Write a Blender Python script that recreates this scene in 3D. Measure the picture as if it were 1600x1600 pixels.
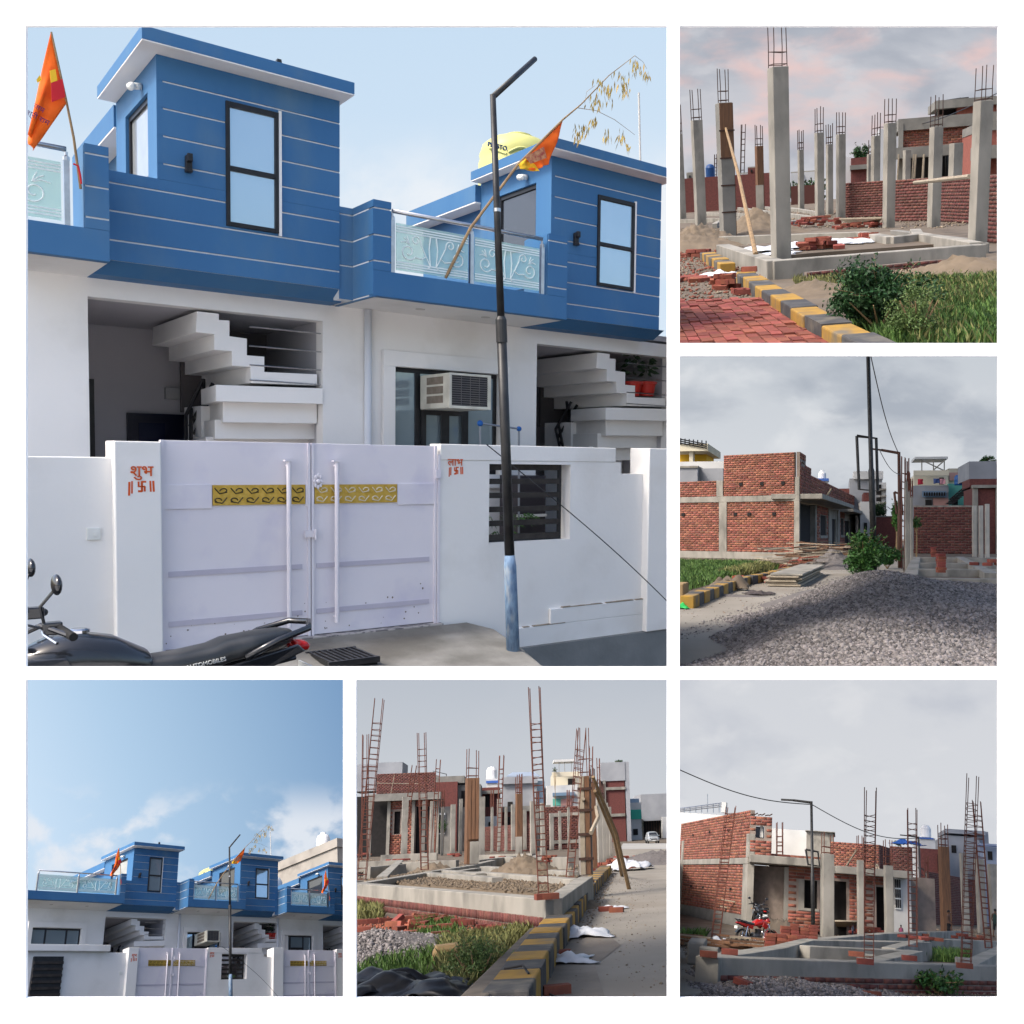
import bpy, bmesh, math, random
import numpy as np
from mathutils import Vector, Matrix
random.seed(7); rng = np.random.default_rng(11)
for o in list(bpy.data.objects): bpy.data.objects.remove(o)
SC = bpy.context.scene; COL = SC.collection
# ---------------------------------------------------------------- camera, sky, sun, exposure
F = 1505.; U0, V0 = 1000., 800.            # focal length and principal point in photograph pixels (1600 wide)
cam = bpy.data.cameras.new('camera'); camo = bpy.data.objects.new('camera', cam); COL.objects.link(camo)
camo.rotation_euler = (math.pi/2, 0, 0); cam.sensor_width = 36; cam.lens = 36*F/1600
cam.shift_x = -(U0-800)/1600; cam.shift_y = (V0-800)/1600; cam.clip_start = .05; cam.clip_end = 3000
SC.camera = camo
EXPO = 1.48
SUN_EL, SUN_B = math.radians(50), math.radians(30)      # elevation; swing towards the camera from due left
W = bpy.data.worlds.new('World'); SC.world = W; W.use_nodes = True
wn = W.node_tree; bg = wn.nodes['Background']; bg.inputs[1].default_value = .12
sk = wn.nodes.new('ShaderNodeTexSky'); sk.sky_type = 'NISHITA'; sk.sun_disc = False
sk.sun_elevation = SUN_EL; sk.air_density = 1.0; sk.dust_density = 4.0; sk.ozone_density = 1.0
SUND = Vector((-math.cos(SUN_B)*math.cos(SUN_EL), -math.sin(SUN_B)*math.cos(SUN_EL), math.sin(SUN_EL)))   # towards the sun
sk.sun_rotation = math.atan2(SUND.x, SUND.y)
wn.links.new(sk.outputs[0], bg.inputs[0])
sl = bpy.data.lights.new('sun', 'SUN'); sl.energy = 1.15; sl.angle = math.radians(12); sl.color = (1, .95, .87)
so = bpy.data.objects.new('sun', sl); COL.objects.link(so); so.rotation_euler = SUND.to_track_quat('Z', 'Y').to_euler()
vs = SC.view_settings; vs.view_transform = 'Standard'; vs.look = 'None'; vs.gamma = 1; vs.exposure = EXPO
# ---------------------------------------------------------------- materials
def lin(c):
    return tuple((x/255/12.92 if x <= 10.3 else ((x/255+.055)/1.055)**2.4) for x in c)
MATS = {}
def mat(name, c1, c2=None, sc=3., rough=.7, metal=0., bump=0., bsc=30., spec=.3, isl=0., det=6., contrast=(.35, .65), trans=0., alpha=1., stretch=None, dirt=None, dsc=1.2, obj=0.):
    if name in MATS: return MATS[name]
    m = bpy.data.materials.new(name); m.use_nodes = True; N = m.node_tree.nodes; L = m.node_tree.links
    b = N['Principled BSDF']; b.inputs['Roughness'].default_value = rough; b.inputs['Metallic'].default_value = metal
    b.inputs['Specular IOR Level'].default_value = spec; b.inputs['Transmission Weight'].default_value = trans; b.inputs['Alpha'].default_value = alpha
    c1 = tuple(c1)+(1,); b.inputs['Base Color'].default_value = c1
    tc = N.new('ShaderNodeTexCoord'); co = tc.outputs['Object']
    if stretch:
        mp = N.new('ShaderNodeMapping'); mp.inputs['Scale'].default_value = stretch; L.new(co, mp.inputs[0]); co = mp.outputs[0]
    out = None
    if c2 is not None:
        n = N.new('ShaderNodeTexNoise'); n.inputs['Scale'].default_value = sc; n.inputs['Detail'].default_value = det; L.new(co, n.inputs['Vector'])
        r = N.new('ShaderNodeMapRange'); r.inputs[1].default_value = contrast[0]; r.inputs[2].default_value = contrast[1]; L.new(n.outputs[0], r.inputs[0])
        x = N.new('ShaderNodeMix'); x.data_type = 'RGBA'; x.inputs[6].default_value = c1; x.inputs[7].default_value = tuple(c2)+(1,)
        L.new(r.outputs[0], x.inputs[0]); out = x.outputs[2]
        if dirt:
            n2 = N.new('ShaderNodeTexNoise'); n2.inputs['Scale'].default_value = dsc; n2.inputs['Detail'].default_value = 8; L.new(co, n2.inputs['Vector'])
            r2 = N.new('ShaderNodeMapRange'); r2.inputs[1].default_value = .52; r2.inputs[2].default_value = .72; L.new(n2.outputs[0], r2.inputs[0])
            x2 = N.new('ShaderNodeMix'); x2.data_type = 'RGBA'; L.new(out, x2.inputs[6]); x2.inputs[7].default_value = tuple(dirt)+(1,); L.new(r2.outputs[0], x2.inputs[0]); out = x2.outputs[2]
    if isl or obj:
        h = N.new('ShaderNodeHueSaturation')
        if out is not None: L.new(out, h.inputs['Color'])
        else: h.inputs['Color'].default_value = c1
        g = N.new('ShaderNodeNewGeometry') if isl else N.new('ShaderNodeObjectInfo')
        rr = N.new('ShaderNodeMapRange'); k = isl or obj; rr.inputs[3].default_value = 1-k; rr.inputs[4].default_value = 1+k
        L.new(g.outputs['Random Per Island' if isl else 'Random'], rr.inputs[0]); L.new(rr.outputs[0], h.inputs['Value'])
        w = N.new('ShaderNodeMapRange'); w.inputs[3].default_value = .5-k*.03; w.inputs[4].default_value = .5+k*.03
        mu = N.new('ShaderNodeMath'); mu.operation = 'FRACT'; mm = N.new('ShaderNodeMath'); mm.operation = 'MULTIPLY'; mm.inputs[1].default_value = 17.3
        L.new(g.outputs['Random Per Island' if isl else 'Random'], mm.inputs[0]); L.new(mm.outputs[0], mu.inputs[0]); L.new(mu.outputs[0], w.inputs[0]); L.new(w.outputs[0], h.inputs['Hue'])
        out = h.outputs[0]
    if out is not None: L.new(out, b.inputs['Base Color'])
    if bump:
        n = N.new('ShaderNodeTexNoise'); n.inputs['Scale'].default_value = bsc; n.inputs['Detail'].default_value = 8; L.new(co, n.inputs['Vector'])
        bm_ = N.new('ShaderNodeBump'); bm_.inputs['Strength'].default_value = bump; bm_.inputs['Distance'].default_value = .02
        L.new(n.outputs[0], bm_.inputs['Height']); L.new(bm_.outputs[0], b.inputs['Normal'])
    MATS[name] = m; return m
def sky_mat(name, stops, clouds=(), axis_lo=0, axis_hi=1):
    """sky backdrop: emission; stops = [(height 0..1, rgb255)], clouds = [(scale, lo, hi, rgb255, amount, stretch, h0, h1, seed)]"""
    m = bpy.data.materials.new(name); m.use_nodes = True; N = m.node_tree.nodes; L = m.node_tree.links; N.clear()
    o = N.new('ShaderNodeOutputMaterial'); e = N.new('ShaderNodeEmission'); L.new(e.outputs[0], o.inputs[0])
    tc = N.new('ShaderNodeTexCoord'); sx = N.new('ShaderNodeSeparateXYZ'); L.new(tc.outputs['Generated'], sx.inputs[0])
    def scale(c): return tuple(x/2**EXPO for x in lin(c))+(1,)
    cr = N.new('ShaderNodeValToRGB'); el = cr.color_ramp.elements
    while len(el) > 1: el.remove(el[-1])
    for i, (p, c) in enumerate(stops):
        q = el[0] if i == 0 else el.new(p); q.position = p; q.color = scale(c)
    # diagonal lean of the gradient
    mz = N.new('ShaderNodeMath'); mz.operation = 'MULTIPLY'; mz.inputs[1].default_value = axis_hi; L.new(sx.outputs[2], mz.inputs[0])
    mx = N.new('ShaderNodeMath'); mx.operation = 'MULTIPLY_ADD'; mx.inputs[1].default_value = axis_lo; L.new(sx.outputs[0], mx.inputs[0]); L.new(mz.outputs[0], mx.inputs[2])
    L.new(mx.outputs[0], cr.inputs[0]); out = cr.outputs[0]
    for (s, lo, hi, c, amt, st, h0, h1, seed) in clouds:
        mp = N.new('ShaderNodeMapping'); mp.inputs['Scale'].default_value = (st[0], 1, st[1]); mp.inputs['Location'].default_value = (seed, 0, seed*.7); L.new(tc.outputs['Generated'], mp.inputs[0])
        n = N.new('ShaderNodeTexNoise'); n.inputs['Scale'].default_value = s; n.inputs['Detail'].default_value = 9; n.inputs['Roughness'].default_value = .52; n.inputs['Distortion'].default_value = .25; L.new(mp.outputs[0], n.inputs['Vector'])
        r = N.new('ShaderNodeMapRange'); r.interpolation_type = 'SMOOTHSTEP'; r.inputs[1].default_value = lo; r.inputs[2].default_value = hi; r.inputs[4].default_value = amt; L.new(n.outputs[0], r.inputs[0])
        a = N.new('ShaderNodeMapRange'); a.interpolation_type = 'SMOOTHSTEP'; a.inputs[1].default_value = h0-.12; a.inputs[2].default_value = h0+.04; L.new(sx.outputs[2], a.inputs[0])
        b_ = N.new('ShaderNodeMapRange'); b_.interpolation_type = 'SMOOTHSTEP'; b_.inputs[1].default_value = h1-.04; b_.inputs[2].default_value = h1+.12; b_.inputs[3].default_value = 1; b_.inputs[4].default_value = 0; L.new(sx.outputs[2], b_.inputs[0])
        m1 = N.new('ShaderNodeMath'); m1.operation = 'MULTIPLY'; L.new(a.outputs[0], m1.inputs[0]); L.new(b_.outputs[0], m1.inputs[1])
        m2 = N.new('ShaderNodeMath'); m2.operation = 'MULTIPLY'; L.new(m1.outputs[0], m2.inputs[0]); L.new(r.outputs[0], m2.inputs[1])
        x = N.new('ShaderNodeMix'); x.data_type = 'RGBA'; L.new(m2.outputs[0], x.inputs[0]); L.new(out, x.inputs[6]); x.inputs[7].default_value = scale(c); out = x.outputs[2]
    L.new(out, e.inputs[0]); return m
# ---------------------------------------------------------------- mesh building
BOXF = [(0, 3, 2, 1), (4, 5, 6, 7), (0, 1, 5, 4), (1, 2, 6, 5), (2, 3, 7, 6), (3, 0, 4, 7)]
class MB:
    def __init__(s): s.v = []; s.f = []
    def add(s, vs, fs):
        n = len(s.v); s.v += [tuple(q) for q in vs]; s.f += [tuple(i+n for i in f) for f in fs]; return s
    def box(s, a, b):                       # two corners
        (x0, y0, z0), (x1, y1, z1) = a, b
        x0, x1 = sorted((x0, x1)); y0, y1 = sorted((y0, y1)); z0, z1 = sorted((z0, z1))
        return s.add([(x0, y0, z0), (x1, y0, z0), (x1, y1, z0), (x0, y1, z0), (x0, y0, z1), (x1, y0, z1), (x1, y1, z1), (x0, y1, z1)], BOXF)
    def obox(s, o, ax, ay, az):             # corner and three edge vectors
        o, ax, ay, az = map(Vector, (o, ax, ay, az))
        if ax.cross(ay).dot(az) < 0: o = o+ax; ax = -ax
        return s.add([o, o+ax, o+ax+ay, o+ay, o+az, o+ax+az, o+ax+ay+az, o+ay+az], BOXF)
    def bar(s, p, q, w, h=None, up=(0, 0, 1)):   # square bar from p to q
        p, q = Vector(p), Vector(q); d = q-p; h = h or w; u = Vector(up)
        x = d.cross(u)
        if x.length < 1e-6: x = d.cross(Vector((0, 1, 0)))
        x.normalize(); y = x.cross(d).normalized()
        return s.obox(p-x*w/2-y*h/2, x*w, d, y*h)
    def tube(s, pts, r, n=8, caps=True):
        P = [Vector(p) for p in pts]; R = r if isinstance(r, (list, tuple)) else [r]*len(P); rings = []; prev = None
        for i, p in enumerate(P):
            d = (P[min(i+1, len(P)-1)]-P[max(i-1, 0)]).normalized()
            if prev is None:
                a = Vector((0, 0, 1)) if abs(d.z) < .9 else Vector((1, 0, 0)); x = d.cross(a).normalized()
            else:
                x = (prev-d*prev.dot(d))
                x = x.normalized() if x.length > 1e-6 else d.orthogonal().normalized()
            prev = x; y = d.cross(x)
            rings.append([p+(x*math.cos(2*math.pi*k/n)+y*math.sin(2*math.pi*k/n))*R[i] for k in range(n)])
        return s.rings(rings, caps)
    def rings(s, rings, caps=True, closed=True):
        n = len(rings[0]); vs = [q for r in rings for q in r]; fs = []
        for i in range(len(rings)-1):
            for k in range(n if closed else n-1):
                a, b = i*n+k, i*n+(k+1) % n; fs.append((a, b, b+n, a+n))
        if caps and closed: fs.append(tuple(range(n-1, -1, -1))); fs.append(tuple(range((len(rings)-1)*n, len(rings)*n)))
        return s.add(vs, fs)
    def lathe(s, c, prof, n=16, ax=(0, 0, 1)):     # prof = [(r, height)]
        c = Vector(c); a = Vector(ax).normalized(); x = a.orthogonal().normalized(); y = a.cross(x)
        return s.rings([[c+a*h+(x*math.cos(2*math.pi*k/n)+y*math.sin(2*math.pi*k/n))*max(r, 1e-4) for k in range(n)] for r, h in prof])
    def ell(s, c, r, n=10, m=6):
        c = Vector(c)
        return s.rings([[c+Vector((r[0]*math.sin(t)*math.cos(p), r[1]*math.sin(t)*math.sin(p), r[2]*math.cos(t))) for p in [2*math.pi*k/n for k in range(n)]] for t in [math.pi*(.02+.96*i/m) for i in range(m, -1, -1)]])
    def prism(s, poly, off):                # polygon (3d points) extruded by off
        P = [Vector(p) for p in poly]; off = Vector(off); n = len(P)
        nr = Vector((0, 0, 0))
        for i in range(n): nr += P[i].cross(P[(i+1) % n])
        if nr.dot(off) > 0: P = P[::-1]
        return s.add(P+[p+off for p in P], [tuple(range(n)), tuple(range(2*n-1, n-1, -1))]+[(i, i+n, (i+1) % n+n, (i+1) % n) for i in range(n)])
    def sheet(s, poly): return s.add(poly, [tuple(range(len(poly)))])
    def loft(s, secs, n=14, e=2.4):         # secs = [(x, y, z, ry, rz)] superellipse rings along x
        R = []
        for (x, y, z, ry, rz) in secs:
            R.append([(x, y+ry*math.copysign(abs(math.cos(t))**(2/e), math.cos(t)), z+rz*math.copysign(abs(math.sin(t))**(2/e), math.sin(t))) for t in [2*math.pi*k/n for k in range(n)]])
        return s.rings(R)
    def xf(s, M):
        s.v = [tuple(M @ Vector(q)) for q in s.v]; return s
def np_mesh(name, verts, faces):            # fast path: equal-sized faces
    me = bpy.data.meshes.new(name); verts = np.asarray(verts, np.float32); faces = np.asarray(faces, np.int32)
    me.vertices.add(len(verts)); me.vertices.foreach_set('co', verts.ravel()); k = faces.shape[1]
    me.loops.add(faces.size); me.loops.foreach_set('vertex_index', faces.ravel()); me.polygons.add(len(faces))
    me.polygons.foreach_set('loop_start', np.arange(0, faces.size, k, dtype=np.int32)); me.polygons.foreach_set('loop_total', np.full(len(faces), k, np.int32))
    me.update(calc_edges=True); me.validate(); return me
FR = Matrix.Identity(4); PANEL = 0; BASE = {}; OWNER = {}; ROOTS = {}
def _mesh(name, mb, base):
    if isinstance(mb, bpy.types.Mesh): return mb
    me = bpy.data.meshes.new(name); b = Vector(base)
    me.from_pydata([Vector(q)-b for q in mb.v], [], mb.f); me.update(); return me
def _obj(name, me, m, smooth, bev):
    o = bpy.data.objects.new(name, me); COL.objects.link(o)
    if m is not None and not me.materials: me.materials.append(m)
    if smooth:
        for p in me.polygons: p.use_smooth = True
    if bev:
        d = o.modifiers.new('bevel', 'BEVEL'); d.width = bev; d.segments = 2; d.limit_method = 'ANGLE'; d.angle_limit = .7
    OWNER[o] = PANEL; return o
def tag(o, label, cat, group=None):
    o['label'] = label; o['category'] = cat
    if group: o['group'] = group
    return o
def thing(name, label, cat, base=(0, 0, 0), group=None, rot=None):
    o = bpy.data.objects.new(name, None); COL.objects.link(o); o.empty_display_size = .2
    BASE[o] = Vector(base) if rot is None else Vector((0, 0, 0)); OWNER[o] = PANEL
    o.matrix_world = FR @ Matrix.Translation(base) @ (rot or Matrix.Identity(4)); ROOTS[o] = PANEL
    return tag(o, label, cat, group)
def part(name, mb, m, parent, label=None, kind=None, bev=0, smooth=False, loc=None):
    b = BASE[parent]; o = _obj(name, _mesh(name, mb, b if loc is None else (0, 0, 0)), m, smooth, bev); BASE[o] = b; o.parent = parent
    if loc is not None: o.matrix_local = loc if isinstance(loc, Matrix) else Matrix.Translation(Vector(loc)-b)
    if label: o['label'] = label
    if kind: o['kind'] = kind
    return o
def solo(name, mb, m, label=None, cat=None, group=None, base=None, kind=None, bev=0, smooth=False):
    if base is None:
        if isinstance(mb, MB): q = np.array(mb.v); base = ((q[:, 0].min()+q[:, 0].max())/2, (q[:, 1].min()+q[:, 1].max())/2, q[:, 2].min())
        else: base = (0, 0, 0)
    o = _obj(name, _mesh(name, mb, base), m, smooth, bev); BASE[o] = Vector(base); o.matrix_world = FR @ Matrix.Translation(base); ROOTS[o] = PANEL
    if kind: o['kind'] = kind
    if label: o['label'] = label
    if cat: o['category'] = cat
    if group: o['group'] = group
    return o
def struct(name, mb, m, smooth=False, base=(0, 0, 0), bev=0): return solo(name, mb, m, base=base, kind='structure', smooth=smooth, bev=bev)
def inst(src, mw, label=None, cat=None, group=None, parent=None, name=None):     # a copy sharing mesh data
    o = src.copy(); COL.objects.link(o); OWNER[o] = PANEL
    if parent is not None: o.parent = parent; o.matrix_local = mw
    else: o.matrix_world = FR @ mw; ROOTS[o] = PANEL
    BASE[o] = BASE.get(src, Vector((0, 0, 0)))
    if label: o['label'] = label
    if cat: o['category'] = cat
    if group: o['group'] = group
    return o
def copy_tree(o, parent=None):
    c = o.copy(); COL.objects.link(c); OWNER[c] = PANEL; BASE[c] = BASE.get(o, Vector((0, 0, 0)))
    if parent is not None: c.parent = parent
    for ch in list(o.children): copy_tree(ch, c)
    return c
def rotz(a): return Matrix.Rotation(a, 4, 'Z')
def TR(p): return Matrix.Translation(Vector(p))
# ---------------------------------------------------------------- panels: openings of the picture wall
RECT = {1: (40, 1042, 40, 1042), 2: (1062, 1560, 40, 536), 3: (1062, 1560, 556, 1042), 4: (40, 536, 1062, 1560), 5: (556, 1042, 1062, 1560), 6: (1062, 1560, 1062, 1560)}
WEDGE = {1: (22, 1052, 22, 1052), 2: (1052, 1578, 22, 546), 3: (1052, 1578, 546, 1052), 4: (22, 546, 1052, 1578), 5: (546, 1052, 1052, 1578), 6: (1052, 1578, 1052, 1578)}
def ray(u, v): return Vector(((u-U0)/F, 1, (V0-v)/F))
BY = 3.3                                     # picture wall distance
wallm = mat('white_board', (.93, .93, .93), (.95, .95, .95), 2, rough=.6, bump=.03, bsc=60)
def picture_wall():
    us = [-110, 40, 536, 556, 1042, 1062, 1560, 1710]; vs_ = [-110, 40, 536, 556, 1042, 1062, 1560, 1710]
    def hole(u, v): return any(r[0] < u < r[1] and r[2] < v < r[3] for r in RECT.values())
    pt = lambda u, v, y: ((u-U0)/F*BY, y, (V0-v)/F*BY); T = .012; m = MB()
    nu, nv = len(us)-1, len(vs_)-1
    solid = [[not hole((us[i]+us[i+1])/2, (vs_[j]+vs_[j+1])/2) for j in range(nv)] for i in range(nu)]
    idx = {}
    def vid(i, j, k):
        if (i, j, k) not in idx: idx[(i, j, k)] = len(m.v); m.v.append(pt(us[i], vs_[j], BY+k*T))
        return idx[(i, j, k)]
    S = lambda i, j: 0 <= i < nu and 0 <= j < nv and solid[i][j]
    for i in range(nu):
        for j in range(nv):
            if not solid[i][j]: continue
            m.f.append((vid(i, j, 0), vid(i, j+1, 0), vid(i+1, j+1, 0), vid(i+1, j, 0))); m.f.append((vid(i, j, 1), vid(i+1, j, 1), vid(i+1, j+1, 1), vid(i, j+1, 1)))
            if not S(i-1, j): m.f.append((vid(i, j, 0), vid(i, j, 1), vid(i, j+1, 1), vid(i, j+1, 0)))
            if not S(i+1, j): m.f.append((vid(i+1, j, 0), vid(i+1, j+1, 0), vid(i+1, j+1, 1), vid(i+1, j, 1)))
            if not S(i, j-1): m.f.append((vid(i, j, 0), vid(i+1, j, 0), vid(i+1, j, 1), vid(i, j, 1)))
            if not S(i, j+1): m.f.append((vid(i, j+1, 0), vid(i, j+1, 1), vid(i+1, j+1, 1), vid(i+1, j+1, 0)))
    struct('picture_wall', m, wallm)
picture_wall()
struct('bounce_floor', MB().box((-30, -40, -2.3), (30, BY+.05, -2.24)), mat('pale_bounce_floor', (.62, .61, .59), (.7, .69, .67), .8, rough=.9))  # unseen pale floor added to bounce light onto the wall front
SKYD = 330.
def sky(p, stops, clouds=(), lean=0, rise=1):
    global PANEL, FR
    PANEL = p; FR = Matrix.Identity(4); u0, u1, v0, v1 = WEDGE[p]; k = SKYD; m = MB()
    P = lambda u, v: ((u-U0)/F*k, k, (V0-v)/F*k)
    a, b = P(u0, v1), P(u1, v0); m.box(a, (b[0], k+2, b[2]))
    return struct('sky', m, sky_mat('sky_%d' % p, stops, clouds, lean, rise))
class Pan:
    """local metric frame of one place: x right, y away, z up, ground at z = 0, eye height H; a, b are measured on enlargements of the photograph"""
    def __init__(s, p, ox, oy, zm, bh, H, ac=None):
        s.p = p; s.ox, s.oy, s.zm = ox, oy, zm; r = RECT[p]; uc = (r[0]+r[1])/2; vh = oy+bh/zm; s.H = H
        du, dv = (uc-U0)/F, (V0-vh)/F; d = Vector((du, 1, dv)).normalized()
        z1 = Vector((-dv*du/(1+du*du), -dv/(1+du*du), 1)).normalized(); z2 = Vector((1, -du, 0)).normalized().cross(d).normalized()
        z = (z1+z2); z = (z-d*z.dot(d)).normalized(); x = d.cross(z)
        s.R = Matrix((x, d, z)).transposed(); s.fr = s.R.to_4x4() @ Matrix.Translation((0, 0, -H))
    def use(s):
        global FR, PANEL
        FR = s.fr; PANEL = s.p
    def r(s, a, b): return s.R.transposed() @ ray(s.ox+a/s.zm, s.oy+b/s.zm)
    def g(s, a, b, z=0):                      # point at height z seen at (a, b)
        d = s.r(a, b); k = (z-s.H)/d.z; return Vector((d.x*k, d.y*k, z))
    def at(s, a, b, y):                       # point at depth y seen at (a, b)
        d = s.r(a, b); k = y/d.y; return Vector((d.x*k, y, d.z*k+s.H))
    def pr(s, p):
        w = s.R @ (Vector(p)-Vector((0, 0, s.H))); return ((U0+F*w.x/w.y-s.ox)*s.zm, (V0-F*w.z/w.y-s.oy)*s.zm)
    def top(s, p, b):                         # height at which the vertical over p meets row b
        lo, hi = -5., 60.
        for _ in range(40):
            m_ = (lo+hi)/2
            if s.pr((p[0], p[1], m_))[1] > b: lo = m_
            else: hi = m_
        return lo
    def px(s, p): return s.pr(Vector(p))
    def w(s, da, y): return da/s.zm*y/F       # width in metres of da units at depth y
# ================================================================ place 1: the blue and white houses
es = ray(2816, 745).normalized(); et = ray(-255, 690); et = (et-es*et.dot(es)).normalized(); eh = es.cross(et)
FR1 = Matrix((es, et, eh)).transposed().to_4x4(); M1 = Matrix((es, et, eh))
def _h(u, v, i, val):
    d = M1 @ ray(u, v); return d*(val/d[i])
def ht(u, v, t): return _h(u, v, 1, t)
def hh(u, v, h): return _h(u, v, 2, h)
def hs(u, v, s): return _h(u, v, 0, s)
Z = {1: (40, 40), 2: (541, 40), 3: (40, 541), 4: (541, 541)}
def z(q, x, y): return Z[q][0]+x/3.194, Z[q][1]+y/3.194
PANEL = 1; FR = FR1
white = mat('white_plaster', (.785, .77, .745), (.745, .73, .705), .7, rough=.85, bump=.07, bsc=22, dirt=(.665, .645, .61), dsc=1.3)
blue = mat('blue_paint', (.036, .132, .29), (.047, .150, .305), 1.1, rough=.62, bump=.1, bsc=14, dirt=(.075, .165, .28), dsc=1.7, stretch=(1, 1, .45))
lightline = mat('white_groove', (.75, .77, .78), (.68, .7, .72), 4, rough=.7)
gatem = mat('gate_paint', (.715, .68, .715), (.675, .64, .68), 1.2, rough=.45, dirt=(.58, .55, .64), dsc=2)
gold = mat('gold_panel', (.52, .35, .07), (.42, .27, .04), 30, rough=.35, metal=.4)
black = mat('black_frame', (.012, .012, .014), (.02, .02, .022), 8, rough=.35)
blackp = mat('black_pole_paint', (.012, .012, .013), (.03, .03, .03), 6, rough=.45, spec=.4)
mirror = mat('sky_tint_glass', (.44, .56, .64), (.40, .52, .60), .6, rough=.025, metal=.6, spec=.8, bump=.012, bsc=2.5)  # light blue diffuse share stands in for the sky reflected in the panes
darkglass = mat('dark_glass', (.03, .035, .045), rough=.04, spec=.8)
steel = mat('steel', (.55, .55, .56), (.45, .45, .46), 15, rough=.3, metal=1.)
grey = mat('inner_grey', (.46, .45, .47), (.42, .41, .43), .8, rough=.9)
concrete = mat('road_concrete', (.225, .218, .20), (.13, .125, .112), 2.3, rough=.95, bump=.35, bsc=18, dirt=(.10, .092, .08), dsc=.9)
drainm = mat('drain_concrete', (.22, .23, .23), (.17, .18, .18), 2.2, rough=.95, bump=.3, bsc=14)
navy = mat('navy_door', (.006, .008, .022), rough=.3)
plastic_w = mat('white_plastic', (.72, .73, .70), (.66, .67, .64), 5, rough=.5)
saffron = mat('saffron_cloth', (.90, .16, .012), (.80, .11, .008), 3, rough=.75, stretch=(1, 1, 3))
ink = mat('orange_ink', (.62, .10, .02), (.50, .08, .015), 9, rough=.8)
bamboo = mat('bamboo', (.30, .20, .10), (.20, .13, .07), 8, rough=.7)
dryleaf = mat('dry_leaf', (.42, .30, .09), rough=.8, isl=.35)
def frost():
    m = bpy.data.materials.new('frosted_glass'); m.use_nodes = True; N = m.node_tree.nodes; L = m.node_tree.links; N.clear()
    o = N.new('ShaderNodeOutputMaterial'); x = N.new('ShaderNodeMixShader'); t = N.new('ShaderNodeBsdfTransparent'); d = N.new('ShaderNodeBsdfPrincipled')
    d.inputs['Base Color'].default_value = (.55, .72, .68, 1); d.inputs['Roughness'].default_value = .08; t.inputs[0].default_value = (.85, .95, .93, 1)
    x.inputs[0].default_value = .42; L.new(t.outputs[0], x.inputs[1]); L.new(d.outputs[0], x.inputs[2]); L.new(x.outputs[0], o.inputs[0]); return m
glassm = frost(); etch = mat('etched_white', (.75, .8, .79), (.7, .76, .75), 5, rough=.6)

def bands(parent, s0, s1, h0, h1, t, lines, holes=(), th=.012, gap=.016):
    """blue boards proud of a white ground, one part each, cut round the openings"""
    cuts = [h0]+sorted(l for l in lines if h0+.03 < l < h1-.03)+[h1]
    for a, b in zip(cuts[:-1], cuts[1:]):
        lo = a+(gap/2 if a > h0 else 0); hi = b-(gap/2 if b < h1 else 0)
        segs = [(s0, s1, lo, hi)]
        for (hs0, hs1, hh0, hh1) in holes:
            new = []
            for (p, q, l, u) in segs:
                if hs1 <= p or hs0 >= q or hh1 <= l or hh0 >= u: new.append((p, q, l, u)); continue
                if hs0 > p: new.append((p, hs0, l, u))
                if hs1 < q: new.append((hs1, q, l, u))
                if hh0 > l: new.append((max(p, hs0), min(q, hs1), l, hh0))
                if hh1 < u: new.append((max(p, hs0), min(q, hs1), hh1, u))
            segs = new
        for (p, q, l, u) in segs: part('band', MB().box((p, t-th, l), (q, t-.0005, u)), blue, parent)
def swirl(c, w, q, t, mb, r=.0065):
    """half of the etched ornament: a long stem curling into a scroll, a second curl and two leaf sprigs"""
    P = lambda x, y: (c[0]+q*x*w, t, c[1]+y)
    def curl(x, y, rad, a0, turns, dr):
        return [P(x+(rad*(1-dr*k/22))*math.cos(a0+turns*2*math.pi*k/22)/w, y+(rad*(1-dr*k/22))*math.sin(a0+turns*2*math.pi*k/22)) for k in range(23)]
    mb.tube([P(.04, -.15), P(.10, -.06), P(.16, -.09)]+curl(.34, -.035, .085, -2.6, 1.25, .72), r, 5)
    mb.tube([P(.10, -.06), P(.17, .05)]+curl(.24, .085, .05, 3.1, -1.1, .65), r, 5)
    mb.tube([P(.04, .14), P(.06, .02), P(.04, -.15), P(.075, -.175)], r, 5)
    for a, b in ((.40, .10), (.44, .05), (.36, .12)): mb.tube([P(.33, .04), P((.33+a)/2, .045+b*.35), P(a, b)], r*.8, 5)
def tower_window(parent, s0, s1, h0, h1, t):
    wd = part('window', MB().box((s0, t-.035, h0), (s0+.035, t+.02, h1)).box((s1-.035, t-.035, h0), (s1, t+.02, h1)).box((s0+.035, t-.035, h0), (s1-.035, t+.02, h0+.04)).box((s0+.035, t-.035, h1-.05), (s1-.035, t+.02, h1)).box((s0+.035, t-.035, (h0+h1)/2-.06), (s1-.035, t+.02, (h0+h1)/2-.015)), black, parent, bev=.004)
    m = (h0+h1)/2
    part('pane', MB().box((s0+.036, t-.012, m-.014), (s1-.036, t-.006, h1-.051)), mirror, wd); part('pane', MB().box((s0+.036, t-.012, h0+.041), (s1-.036, t-.006, m-.061)), mirror, wd)
    part('plaster_reveal', MB().box((s1+.001, t-.03, h0-.02), (s1+.028, t+.01, h1+.02)), white, parent)
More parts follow.
